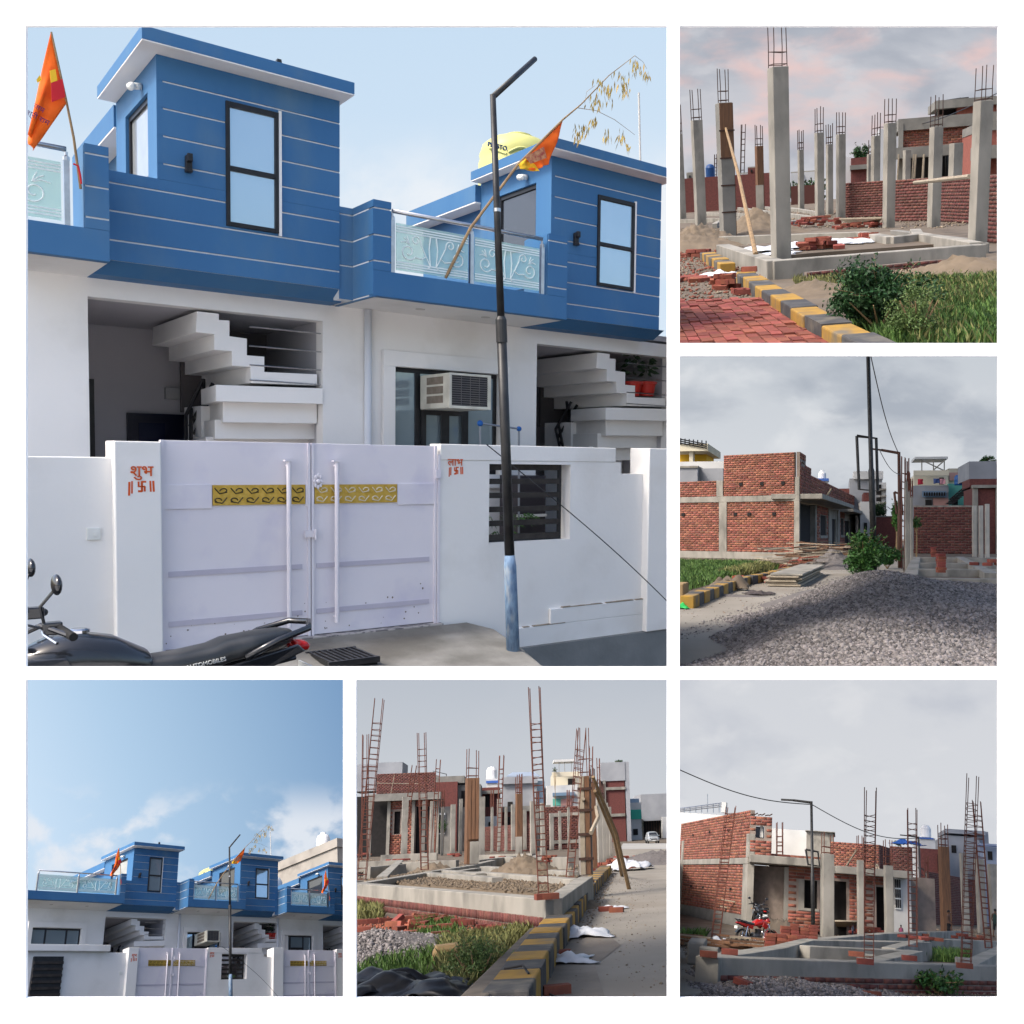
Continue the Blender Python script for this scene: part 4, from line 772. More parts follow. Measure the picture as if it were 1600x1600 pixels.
def poly_sample(poly, n):
    P = np.array([(p[0], p[1]) for p in poly]); lo, hi = P.min(0), P.max(0); out = []
    while len(out) < n:
        q = lo+(hi-lo)*rng.random((n*2, 2)); ins = np.zeros(len(q), bool); j = len(P)-1
        for i in range(len(P)):
            c = ((P[i, 1] > q[:, 1]) != (P[j, 1] > q[:, 1])) & (q[:, 0] < (P[j, 0]-P[i, 0])*(q[:, 1]-P[i, 1])/(P[j, 1]-P[i, 1]+1e-12)+P[i, 0]); ins ^= c; j = i
        out += list(q[ins])
    return np.array(out[:n])
def grass(pan, poly, n, h0, h1, m=grassm, label='short green grass', w=.012, zf=None, name='grass', patch=None):
    q = poly_sample([pan.g(*p) for p in poly], n)
    if patch:
        k = np.sin(q[:, 0]*patch)+np.sin(q[:, 1]*patch*.37+1.3)+.6*rng.standard_normal(len(q)); q = q[k > -.5]; n = len(q)
    h = rng.uniform(h0, h1, n); an = rng.uniform(0, 6.283, n); z0 = zf(q[:, 0], q[:, 1]) if zf else np.zeros(n)
    b = np.stack([q[:, 0], q[:, 1], z0-.01], 1); d = np.stack([np.cos(an), np.sin(an), 0*an], 1); w_ = (w*rng.uniform(.6, 1.4, n))[:, None]; ln = (h*rng.uniform(.1, .7, n))[:, None]; d2 = np.stack([np.cos(an+1.7), np.sin(an+1.7), 0*an], 1); U = np.array((0, 0, 1))
    v = np.stack([b-d*w_, b+d*w_, b+d*w_*.6+d2*ln*.35+U*(h*.6)[:, None], b+d2*ln+U*h[:, None]], 1).reshape(-1, 3)
    f = (np.array([(0, 1, 2, 3)])[None]+4*np.arange(n)[:, None, None]).reshape(-1, 4)
    return solo(name, np_mesh(name, v, f), m, label, 'grass', kind='stuff')
def leaves_np(c, rad, n, size, shell=.3, clumps=22, flat=1.):
    cl = rng.normal(size=(clumps, 3)); cl /= np.linalg.norm(cl, axis=1)[:, None]; cl *= rng.uniform(.25, .8, (clumps, 1)); k = rng.integers(0, clumps, n)
    off = rng.normal(size=(n, 3)); off /= np.linalg.norm(off, axis=1)[:, None]; off *= (rng.uniform(shell, 1, (n, 1)))*rng.uniform(.25, .5, (clumps, 1))[k]
    p = (cl[k]+off)*np.array(rad)+np.array(c); p[:, 2] = np.maximum(p[:, 2], c[2]-rad[2]*.95)
    a = rng.normal(size=(n, 3)); a /= np.linalg.norm(a, axis=1)[:, None]; b = np.cross(a, rng.normal(size=(n, 3))); b /= np.linalg.norm(b, axis=1)[:, None]; s = (size*rng.uniform(.6, 1.4, n))[:, None]
    v = np.stack([p-a*s, p+b*s*.4, p+a*s, p-b*s*.4], 1).reshape(-1, 3); f = (np.arange(4)[None]+4*np.arange(n)[:, None]); return v, f
def bush(pan, p, rad, n, size, label, m=leafm, cat='bush', trunk=None, name='bush'):
    R = thing(name, label, cat, p); c = Vector(p)+Vector((0, 0, trunk if trunk else rad[2]*.9)); r = leaves_np(c-BASE[R], rad, n, size)
    part('leaves' if not trunk else 'crown', np_mesh('leaves', *r), m, R, kind='stuff')
    sv_, cc_ = [], c-BASE[R]; sp_ = MB()
    for i in range(16 if not trunk else 8):
        d_ = rng.normal(size=3); d_[2] = abs(d_[2])*.9+.2; d_ /= np.linalg.norm(d_); e_ = np.array(cc_)+d_*np.array(rad)*rng.uniform(.9, 1.25); s_ = np.array(cc_)+d_*np.array(rad)*.3; sp_.tube([Vector(s_)+BASE[R], Vector(e_)+BASE[R]], [size*.16, size*.07], 4)
        for k_ in range(12):
            q_ = s_+(e_-s_)*(.45+.55*k_/11)+rng.normal(size=3)*size*.5; a_ = rng.normal(size=3); a_ /= np.linalg.norm(a_); b_ = np.cross(a_, rng.normal(size=3)); b_ /= np.linalg.norm(b_); sv_ += [q_-a_*size, q_+b_*size*.4, q_+a_*size, q_-b_*size*.4]
    part('sprig_leaves', np_mesh('sprig_leaves', np.array(sv_), np.arange(len(sv_)).reshape(-1, 4)), m, R, kind='stuff'); part('sprigs', sp_, bamboo, R, kind='stuff')
    st = MB()
    if trunk: st.tube([Vector(p), Vector(p)+Vector((.03, 0, trunk*.6)), c], [.06, .045, .02], 7)
    for i in range(7): a = i*.9; st.tube([Vector(p) if not trunk else c-Vector((0, 0, trunk*.3)), c+Vector((math.cos(a)*rad[0]*.6, math.sin(a)*rad[1]*.6, rad[2]*random.uniform(-.2, .5)))], [.018, .006], 5)
    part('stems' if not trunk else 'trunk', st, bamboo, R); return R
def bush_at(pan, a, b, y, ra, n, label, m=leafd, ry=None, size=None, name='tree', cat='tree'):
    """tree of which the crown centre is seen at (a, b) at depth y, crown half-width ra units"""
    c = pan.at(a, b, y); r = pan.w(ra, y); rz = pan.w(ry or ra, y)
    return bush(pan, V3(c, 0), (r, r, rz), n, size or r*.12, label, m, cat, trunk=max(.3, c.z), name=name)
def stones(name, pts, size, m, label, cat='gravel', base=None):
    n = len(pts); V_ = np.array([(0, 0, 1), (1, 0, 0), (0, 1, 0), (-1, 0, 0), (0, -1, 0), (0, 0, -1)], float); Fc = np.array([(0, 1, 2), (0, 2, 3), (0, 3, 4), (0, 4, 1), (5, 2, 1), (5, 3, 2), (5, 4, 3), (5, 1, 4)])
    s = (size*np.clip(rng.lognormal(-.15, .5, n), .3, 2.6))[:, None, None]; v = V_[None]*s*rng.uniform(.6, 1.2, (n, 6, 1)); a = rng.uniform(0, 6.28, n); c, s_ = np.cos(a)[:, None], np.sin(a)[:, None]
    b_ = rng.uniform(0, 6.28, n); cb, sb = np.cos(b_)[:, None], np.sin(b_)[:, None]
    x, y, z_ = v[..., 0], v[..., 1], v[..., 2]; y, z_ = y*cb-z_*sb, y*sb+z_*cb; v = np.stack([x*c-y*s_, x*s_+y*c, z_*.8], -1)+pts[:, None, :]
    return np_mesh(name, v.reshape(-1, 3), (Fc[None]+6*np.arange(n)[:, None, None]).reshape(-1, 3))
def clods(pan, poly, n, size, label, m=None, name='debris', z0=0.):
    q = poly_sample([pan.g(*p, z0) for p in poly], n); pts = np.concatenate([q, np.full((n, 1), z0+.004)], 1)
    return solo(name, stones(name, pts, size, m or soil, ''), m or mat('clod', (.19, .15, .11), rough=1, isl=.5), label, 'debris', kind='stuff')
def mound(name, zf, x0, x1, y0, y1, m, nx=60, ny=60, kind='structure', label=None, cat=None):
    xs = np.linspace(x0, x1, nx); ys = np.linspace(y0, y1, ny); X, Y = np.meshgrid(xs, ys, indexing='ij'); Z_ = zf(X, Y); v = np.stack([X, Y, Z_], -1).reshape(-1, 3)
    i, j = np.meshgrid(np.arange(nx-1), np.arange(ny-1), indexing='ij'); a = (i*ny+j).ravel(); f = np.stack([a, a+ny, a+ny+1, a+1], 1); return np_mesh(name, v, f)
def fbox(pan, parent, name, a0, a1, b0, b1, y, dep, m, z0=None, bev=0, label=None):
    """box whose front face is seen between a0..a1, b0..b1 at depth y"""
    p = pan.at(a0, b0, y); q = pan.at(a1, b1 if b1 is not None else b0+50, y); z = q.z if b1 is not None else -.1
    return part(name, MB().box((p.x, y, z), (q.x, y+dep, p.z)), m, parent, bev=bev, label=label)
def sack(pan, c, rx, ry, hgt, label, m=sackm, n=16, name='plastic_sack', cat='sack', seed=0):
    mb = MB(); rg = np.random.default_rng(seed+5); rows = []
    ph = rg.uniform(0, 6.28, 6)
    for i in range(n+1):
        for j in range(n+1):
            u, v = i/n*2-1, j/n*2-1; e = 1+.25*math.sin(3*math.atan2(v, u)+ph[0])+.12*math.sin(7*math.atan2(v, u)+ph[1]); zz = hgt*max(0, 1-(u*u+v*v)*.75)*(.55+.45*math.sin(5*u+ph[2])*math.sin(4*v+ph[3]))+.10*hgt*abs(math.sin(9*u+6*v+ph[4]))+.09*hgt*abs(math.sin(5*u-11*v+ph[5]))+.012
            rows.append((c[0]+u*rx*e, c[1]+v*ry*e, c[2]+max(.008, zz)))
    k = n+1; mb.add(rows, [(i*k+j, (i+1)*k+j, (i+1)*k+j+1, i*k+j+1) for i in range(n) for j in range(n)])
    o = solo(name, mb, m, label, cat, smooth=True); d = o.modifiers.new('thick', 'SOLIDIFY'); d.thickness = .006; return o
def kerb(pan, pts, label, w=.28, h=.2, L=.62, start=0, n=60):
    P = [pan.g(*p, h) for p in pts]; R = thing('kerb', label, 'kerb', V3(P[0], 0)); seg = [(P[i+1]-P[i]).length for i in range(len(P)-1)]; tot = sum(seg)
    def pos(t):
        for i, s in enumerate(seg):
            if t <= s or i == len(seg)-1: return P[i]+(P[i+1]-P[i])*(t/s), (P[i+1]-P[i]).normalized()
            t -= s
    k = 0; t = 0
    while t < tot-.05 and k < 300:
        c, d = pos(t); s = Vector((d.y, -d.x, 0)); l = min(L, tot-t)*.985; j = Vector((random.uniform(-.012, .012), random.uniform(-.012, .012), 0))
        part('kerb_block', MB().obox(V3(c+j, -.1)-s*w/2, d*l, s*w, Vector((0, 0, h+.1+random.uniform(-.015, .01)))), [yellow, kblack][(k+start) % 2], R, bev=.02); t += L; k += 1
    return R
def lamp_post(pan, ab, bb, bt, arm, label, r=.05, m=blackp, frame=None, at=None):
    p = pan.g(ab, bb); t = pan.at(at if at is not None else ab, bt, p.y); R = thing('street_lamp', label, 'street lamp', p, None)
    part('post', MB().tube([p, p.lerp(t, .45), p.lerp(t, .46), t], [r, r, r*.75, r*.65], 10), m, R, smooth=True)
    if arm: part('arm', MB().tube([t-Vector((0, 0, .05)), pan.at(arm[0], arm[1], p.y)], [r*.6, r*.55], 8), m, R)
    if arm: q = pan.at(arm[0], arm[1], p.y); part('lamp_head', MB().bar(q, q+(q-t).normalized()*.5, .16, .07), m, R)
    if frame:
        a0, a1, b0, b1 = frame; c = [pan.at(a0, b0, p.y+.1), pan.at(a1, b0+12, p.y+.1), pan.at(a1+8, b1, p.y+.1), pan.at(a0+12, b1-8, p.y+.1)]; part('sign_frame', MB().tube(c+[c[0]], r*.55, 6), m, R)
    return R, p, t
def wire(pan, A_, B_, yA, yB, sag, label, r=.012):
    a, b = pan.at(*A_, yA), pan.at(*B_, yB); solo('overhead_wire', MB().tube([a.lerp(b, k/16)-Vector((0, 0, sag*math.sin(math.pi*k/16))) for k in range(17)], r, 4), blackp, label, 'wire')
def person(pan, p, H, face, label, shirt, trouser, skin=(.10, .05, .03), stride=.12, arms=.1, dress=False, bare=False):
    """small figure: one continuous skinned body, clothes and hair as children"""
    R = thing('person', label, 'person', (0, 0, 0), None, rot=TR(p) @ rotz(face) @ Matrix.Scale(H/1.7, 4))
    J = [(0, 0, .92), (0, 0, 1.12), (0, .01, 1.36), (0, .0, 1.48), (0, -.02, 1.57), (0, -.03, 1.66)]; E_ = [(0, 1), (1, 2), (2, 3), (3, 4), (4, 5)]; r = [(.13, .10), (.12, .09), (.15, .09), (.05, .05), (.085, .095), (.07, .08)]
    for s in (-1, 1):
        b = len(J); J += [(.09*s, 0, .88), (.10*s, -.02+stride*s, .48), (.10*s, .03+stride*1.8*s, .07), (.10*s, -.10+stride*1.8*s, .03)]; E_ += [(0, b), (b, b+1), (b+1, b+2), (b+2, b+3)]; r += [(.085, .085), (.06, .06), (.04, .045), (.035, .03)]
        b = len(J); J += [(.19*s, 0, 1.38), (.24*s, .02, 1.10), (.22*s, -.10-arms, .92), (.21*s, -.14-arms, .84)]; E_ += [(2, b), (b, b+1), (b+1, b+2), (b+2, b+3)]; r += [(.055, .055), (.042, .042), (.032, .032), (.035, .02)]
    me = bpy.data.meshes.new('body'); me.from_pydata(J, E_, []); o = bpy.data.objects.new('body', me); COL.objects.link(o); OWNER[o] = -1; o.parent = R
    o.modifiers.new('skin', 'SKIN'); d = me.skin_vertices[0].data
    for i, q in enumerate(r): d[i].radius = q
    d[0].use_root = True; o.modifiers.new('sub', 'SUBSURF').levels = 1; me.materials.append(mat('skin_%.2f' % skin[0], skin, rough=.6))
    part('hair', MB().ell((0, .0, 1.635), (.092, .10, .085), 12, 8), mat('black_hair', (.006, .005, .005), rough=.6), R, smooth=True)
    for s in (-1, 1): part('eye', MB().ell((.032*s, -.118, 1.60), (.012, .008, .008), 8, 5), mat('eye_white', (.5, .5, .5), rough=.3), R)
    part('nose', MB().ell((0, -.125, 1.575), (.014, .018, .022), 8, 5), mat('skin_%.2f' % skin[0], skin), R)
    def wear(nm, secs, m, e=2.2):
        part(nm, MB().rings([[(x+rx*math.cos(t), y+ry*math.sin(t), z_) for t in [2*math.pi*k/14 for k in range(14)]] for (x, y, z_, rx, ry) in secs], caps=False), m, R, smooth=True)
    sm = mat('cloth_%s' % label[:18], shirt, rough=.9); tm = mat('trouser_%s' % label[:18], trouser, rough=.9)
    if not bare: wear('shirt', [(0, 0, .82, .17, .125), (0, 0, 1.0, .165, .12), (0, 0, 1.3, .18, .12), (0, 0, 1.42, .13, .09), (0, 0, 1.46, .06, .06)], sm)
    if dress: wear('skirt', [(0, 0, .35, .24, .22), (0, 0, .7, .19, .16), (0, 0, .95, .155, .12)], tm)
    else:
        for s in (-1, 1): wear('shorts', [(.10*s, stride*s*.6, .45, .085, .09), (.09*s, 0, .85, .10, .11), (.05*s, 0, .95, .10, .11)], tm)
    return R
whitep = mat('tank_white', (.72, .72, .72), rough=.4)
# ================================================================ place 2: columns at dusk
Q = Pan(2, 1060, 40, 3.187, 800, 1.6); Q.use()
G = Q.g
struct('ground', MB().sheet([(-45, 6, -.012), (45, 6, -.012), (60, 140, -.012), (-60, 140, -.012)]), soil)
YW = .42
# columns: a0, a1, top, base, bar tops, label
for (a0, a1, bt, bb, rt, lab, m) in [
    (2, 41, 540, 962, 388, 'concrete column cut by the left edge, dusk picture', cem), (82, 142, 472, 992, 303, 'tall concrete column second from the left edge, dusk picture', cem),
    (597, 627, 618, 916, 515, 'thin far concrete column just right of the big front column, dusk picture', cem), (681, 726, 534, 968, 400, 'concrete column left of a close pair before the brick wall, dusk picture', cem),
    (736, 770, 591, 941, 484, 'slim middle column of the close trio, dusk picture', cem), (786, 831, 541, 960, 427, 'column at the left end of the red brick wall, dusk picture', cem),
    (958, 1000, 549, 950, 430, 'column rising behind the brick wall near the white building, dusk picture', cem), (1018, 1075, 486, 1005, 352, 'pale column standing before the brick wall corner, dusk picture', cem),
    (1241, 1300, 505, 1002, 336, 'column between two brick wall panels with pole across, dusk picture', cem), (1341, 1400, 586, 960, None, 'short column behind the wall by the far lamp, dusk picture', cem), (1115, 1150, 620, 900, None, 'small far column under the brick house balcony, dusk picture', cem), (937, 960, 640, 930, None, 'narrow far column touching the wall top, dusk picture', cem)]:
    column(Q, a0, a1, bt, bb, rt or bt, lab, m, yaw=YW, bars=rt is not None, group='concrete columns in the dusk picture')
R, pc, wc, Hc = column(Q, 462, 562, 208, 1168, -40, 'large smooth concrete column at the front corner, dusk picture', cem, yaw=YW, group='concrete columns in the dusk picture', z0=.28)
R, pr, wr, Hr = column(Q, 1447, 1530, 376, 1085, 190, 'large concrete column at the right before the brick wall, dusk picture', cem, yaw=YW, group='concrete columns in the dusk picture', z0=.2)
part('footing', MB().box((pr.x-wr*.75, pr.y-wr*.75, -.1), (pr.x+wr*.75, pr.y+wr*.75, .22)), cemd, R, bev=.03)
# formwork column
R, pf, wf_, Hf = column(Q, 206, 288, 386, 1058, 207, 'column still boxed in rusty brown formwork, dusk picture', cemd, yaw=YW, group='concrete columns in the dusk picture', spread=.6)
c, s = math.cos(YW), math.sin(YW); X, Y = Vector((c, s, 0)), Vector((-s, c, 0))
for k in range(5):
    z0, z1 = Hf*k/5+.01, Hf*(k+1)/5-.02; w = wf_
    part('form_board', MB().obox(pf-X*(w/2+.0)-Y*(w/2+.035)+Vector((0, 0, z0)), X*w, Y*.03, Vector((0, 0, z1-z0))), timber if k > 2 else cemd, R, bev=.004); part('form_board', MB().obox(pf+X*(w/2+.005)-Y*(w/2)+Vector((0, 0, z0)), X*.03, Y*w, Vector((0, 0, z1-z0))), timber, R, bev=.004)
for k in (1, 2, 3, 4): part('form_clamp', MB().obox(pf-X*(w/2+.05)-Y*(w/2+.06)+Vector((0, 0, Hf*k/5-.03)), X*(w+.1), Y*.024, Vector((0, 0, .05))), rust, R)
R, p5, w5, H5 = column(Q, 388, 430, 600, 932, 490, 'far column with brown shuttering, dusk picture', timber, yaw=YW, group='concrete columns in the dusk picture')
part('bare_lower_shaft', MB().box((p5.x-w5*.56, p5.y-w5*.7, 0), (p5.x+w5*.56, p5.y-w5*.4, H5*.42)), cem, R)
for (ab, bb, at, bt, wz, lab) in [(315, 745, 325, 490, 18, 'far bare reinforcement cage beside the formwork column, dusk picture'), (183, 745, 185, 640, 12, 'small far reinforcement cage by the blue tank, dusk picture'), (955, 760, 955, 570, 12, 'far reinforcement cage before the white building, dusk picture')]:
    cage(Q, ab, bb+130, at, bt, wz, lab, 9, (.25, .9), rust)
# foundation ring
fd = thing('foundation', 'grey concrete plinth beams forming a ring round a pit, dusk picture', 'foundation', V3(G(470, 1260), 0))
B = lambda a, b, **k: beam(Q, a, b, parent=fd, **k)
B((480, 1168), (1500, 1088), h=.34, w=.32); B((480, 1168), (222, 1090), h=.34, w=.34); B((215, 1050), (910, 1026), h=.3); B((910, 1026), (1060, 1050), h=.3, w=.3); B((1060, 1050), (1195, 1036), h=.3, w=.3); B((1195, 1036), (1180, 1012), h=.3); B((1185, 1030), (1480, 1078), h=.3, w=.28)
B((1075, 1018), (1440, 1062), h=.12, w=.25, m=cemd)
f2 = thing('foundation', 'far criss-crossing plinth beams at left, dusk picture', 'foundation', V3(G(300, 960), 0))
for a, b in [((10, 965), (330, 955)), ((130, 930), (480, 940)), ((300, 905), (680, 950)), ((540, 975), (690, 952)), ((560, 905), (720, 930)), ((40, 912), (230, 905)), ((250, 945), (180, 985)), ((420, 900), (600, 912))]: beam(Q, a, b, w=.26, h=.22, parent=f2)
bh = thing('brick_footing', 'brick footing course under the front plinth beam, dusk picture', 'brickwork', V3(G(1000, 1225), 0))
brick_wall(bh, V3(G(640, 1262), 0), V3(G(1480, 1180), 0), -.02, .12, m=brick2, bl=.2, bh=.07, thick=.1)
# inner soil bank, bricks and sacks in the pit
pit = [G(a, b, .12) for a, b in [(300, 1095), (900, 1045), (1180, 1050), (1400, 1080), (700, 1130), (520, 1145)]]
struct('pit_soil', MB().prism([V3(p, -.2) for p in pit], (0, 0, .32)), soil)
for i, (a, b, rx, ry, h) in enumerate([(430, 1120, .9, .7, .12), (600, 1105, .8, .8, .14), (760, 1085, .8, .9, .12), (850, 1080, .7, .9, .1), (500, 1140, .5, .4, .08)]): sack(Q, G(a, b, .13), rx*.8, ry, h, ['white cement sack lying beside the leaning prop, dusk picture', 'white plastic sack left of the bricks in the pit, dusk picture', 'white sheet right of the bricks in the pit, dusk picture', 'white sheet farthest right in the pit, dusk picture', 'white sheet at the foot of the big column, dusk picture'][i], seed=i)
brick_heap(Q, 690, 1112, 22, .55, 'red bricks piled on the white sheets in the pit, dusk picture', .14, 3, 1.25); brick_heap(Q, 925, 1068, 14, .4, 'small red brick heap at the right of the sheets, dusk picture', .14, 2, 1.25)
brick_heap(Q, 690, 995, 40, 1.5, 'long heap of red bricks behind the back beam, dusk picture', .05, 4, 1.8); brick_heap(Q, 900, 1005, 26, 1.4, 'flat red brick heap before the timber sheet, dusk picture', .02, 2, 1.8)
solo('timber_sheet', MB().prism([G(800, 965, .3), G(1010, 960, .35), G(1000, 985, .1), G(860, 990, .1)], (0, 0, .05)), plank, 'pale timber sheet lying before the brick wall, dusk picture', 'sheet')
brick_heap(Q, 255, 1075, 10, .35, 'few bricks at the foot of the formwork column, dusk picture', .0, 2, 1.4)
# brick walls
def bwall(lab, pts, z1, m=brick2, **k):
    R = thing('brick_wall', lab, 'wall', V3(G(*pts[0]), 0))
    for a, b in zip(pts[:-1], pts[1:]): brick_wall(R, V3(G(*a), 0), V3(G(*b), 0), 0, z1, m=m, **k)
    return R
z1 = Q.top(G(960, 958), 775)
bwall('low red brick wall behind the trio of columns, dusk picture', [(832, 957), (1018, 950)], z1, bl=.3, bh=.125); bwall('red brick wall between the two pale columns, dusk picture', [(1076, 975), (1240, 972)], z1*.98, bl=.3, bh=.125)
bwall('red brick wall left of the right-hand column, dusk picture', [(1300, 975), (1447, 985)], z1*.98, bl=.3, bh=.125); bwall('red brick wall cut by the right edge, dusk picture', [(1525, 1078), (1610, 1085)], Q.top(G(1560, 1080), 742), bl=.26, bh=.1, m=brick2)
# props
p = G(385, 1140, .34); t = Q.at(236, 512, pf.y-.3); solo('timber_prop', MB().tube([p, p.lerp(t, .5)+Vector((.05, 0, 0)), t], [.055, .05, .045], 7), bamboo, 'brown timber prop leaning on the formwork column, dusk picture', 'prop')
p = Q.at(1175, 782, pr.y+12); t = Q.at(1450, 752, pr.y+2); solo('bamboo_pole', MB().tube([p, t], .06, 7), plank, 'pale bamboo pole lying level across two columns, dusk picture', 'pole')
# kerb, paving, bricks
kerb(Q, [(1010, 1590), (700, 1440), (450, 1300), (330, 1225)], 'yellow and black painted kerb in front of the brick paving, dusk picture', w=.34, h=.2, L=.85, start=1); kerb(Q, [(245, 1180), (140, 1125)], 'far end of the painted kerb by the sand, dusk picture', w=.34, h=.2, L=.62)
pv = struct('brick_paving_bed', MB().prism([V3(G(*q), -.05) for q in [(-30, 1400), (440, 1345), (900, 1600), (-30, 1600)]], (0, 0, .06)), soil)
d = (G(700, 1440, 0)-G(450, 1300, 0)).normalized()*-1; nrm = Vector((d.y, -d.x, 0)); O = G(780, 1600, 0); k = 0
if nrm.dot(G(100, 1500, 0)-O) < 0: nrm = -nrm
pav = thing('brick_paving', 'rows of red paving bricks at the lower left, dusk picture', 'paving', V3(G(300, 1500), 0)); me = None
for i in range(0, 26):
    for j in range(0, 30):
        c = O+d*(i*.27+.14)+nrm*(j*.135+.07); a, b = Q.pr(c)
        lim = 1372+(.035*(420-a) if a < 420 else 0)
        if b < lim or b > 1610 or a < -30: continue
        if a > 420 and b < 1350+(a-420)*.62: continue
        o = part('brick', brick_me(), None, pav, loc=TR(c-BASE[pav]+Vector((0, 0, random.uniform(-.03, .0)))) @ rotz(math.atan2(d.y, d.x)+random.uniform(-.03, .03)) @ Matrix.Rotation(random.uniform(-.04, .04), 4, 'X') @ Matrix.Diagonal((1.12, 1.12, 1, 1))); k += 1
neat_stack(Q, 165, 1385, 5, 1, 1, 0, 'row of upright red bricks at the edge of the paving, dusk picture', .0, 1.0)
brick_heap(Q, 215, 1310, 12, .3, 'small red brick pile beside the sack at lower left, dusk picture', 0, 3, 1.1); brick_heap(Q, 345, 1335, 5, .22, 'few bricks near the start of the kerb, dusk picture', 0, 1, 1.1); brick_heap(Q, 90, 1150, 12, .5, 'bricks lying on sand at the left edge, dusk picture', 0, 2, 1.3); brick_heap(Q, 60, 1270, 14, .5, 'scattered bricks at the left beside the road, dusk picture', 0, 1, 1.1)
brick_heap(Q, 30, 1055, 14, .6, 'dark bricks below the second column at left, dusk picture', 0, 2, 1.5); brick_heap(Q, 345, 1225, 2, .12, 'single brick on the kerb end, dusk picture', .2, 1, 1.2)
sack(Q, G(200, 1260), .4, .3, .16, 'white torn sack on the bricks at lower left, dusk picture', seed=9); sack(Q, G(1445, 1195), .35, .3, .1, 'small white plastic scrap near the right column, dusk picture', seed=10); sack(Q, G(25, 1105), .3, .6, .1, 'white sheet scrap at the left edge, dusk picture', seed=12)
# sand and soil mounds
def heap(pan, a, b, rx, ry, h, name, m, lab, cat, seed=0, n=46):
    c = pan.g(a, b); rg = np.random.default_rng(seed); ph = rg.uniform(0, 6, 4)
    def zf(x, y):
        r = np.sqrt(((x-c.x)/rx)**2+((y-c.y)/ry)**2); return h*np.clip(1-r, -.05, 1)**.9*(1+.12*np.sin(5*x/rx+ph[0])+.1*np.sin(7*y/ry+ph[1]))-.03 if False else h*np.maximum(1-r, 0)**1.1*(1+.15*np.sin(5*(x-c.x)/rx+ph[0])+.12*np.sin(6*(y-c.y)/ry+ph[1])+.09*rg.standard_normal(np.shape(x)))-.02
    return solo(name, mound(name, zf, c.x-rx, c.x+rx, c.y-ry, c.y+ry, m, n, n), m, lab, cat, smooth=True), zf, c
sandm = mat('site_sand', (.17, .13, .09), (.13, .10, .07), 3, rough=1, bump=.5, bsc=10)
heap(Q, 110, 1100, 1.8, 3., .75, 'sand_heap', sandm, 'brown sand heap at the left behind the kerb, dusk picture', 'sand heap', 1); heap(Q, 390, 1035, 2.2, 3., .8, 'sand_heap', sandm, 'sand heap between formwork column and big column, dusk picture', 'sand heap', 2); heap(Q, 1400, 1250, 1.9, 1.2, .3, 'soil_mound', sandm, 'low brown soil mound right of the bush, dusk picture', 'soil mound', 3)
heap(Q, 130, 880, 5., 5, 3.0, 'gravel_heap', gravelb, 'grey gravel heap far left, dusk picture', 'gravel heap', 4); heap(Q, 345, 885, 3.2, 4, 2.6, 'gravel_heap', gravelb, 'bluish gravel heap beside the far formwork column, dusk picture', 'gravel heap', 5)
heap(Q, 690, 1320, .9, 1.2, .18, 'soil_mound', sandm, 'reddish soil spilled along the kerb, dusk picture', 'soil mound', 6)
# grass and weeds
grass(Q, [(820, 1290), (1180, 1260), (1600, 1225), (1600, 1590), (1060, 1590), (860, 1480)], 22000, .05, .17, label='thick green grass filling the lower right, dusk picture'); grass(Q, [(560, 1262), (900, 1250), (900, 1330), (620, 1320)], 1500, .04, .14, drygrass, label='thin grass along the plinth, dusk picture')
grass(Q, [(1000, 1300), (1600, 1235), (1600, 1590), (1150, 1590)], 6000, .06, .2, drygrass, label='paler dry blades among the grass at lower right, dusk picture', patch=2.3); bush(Q, G(1000, 1520), (.62, .55, .42), 9000, .028, 'dense dark green weed bush beside the kerb, dusk picture', leafd); bush(Q, G(1190, 1560), (.34, .34, .30), 4200, .016, 'feathery pale weed clump right of the dark bush, dusk picture', mat('weed_leaf', (.09, .14, .04), rough=.6, isl=.4))
clods(Q, [(-20, 1010), (470, 1010), (460, 1300), (330, 1370), (-20, 1380)], 5000, .022, 'crumbs of earth and brick over the sand at left, dusk picture'); clods(Q, [(-20, 1100), (450, 1150), (430, 1340), (-20, 1375)], 900, .03, 'red brick crumbs at the lower left, dusk picture', brickl); clods(Q, [(560, 1255), (1595, 1170), (1595, 1250), (700, 1340)], 4000, .02, 'earth crumbs before the plinth, dusk picture'); clods(Q, [(300, 905), (1440, 935), (1440, 1010), (300, 1010)], 3000, .05, 'rubble on the ground between the columns, dusk picture')
clods(Q, [(320, 1090), (900, 1050), (1350, 1085), (560, 1140)], 2500, .03, 'earth crumbs inside the pit, dusk picture')
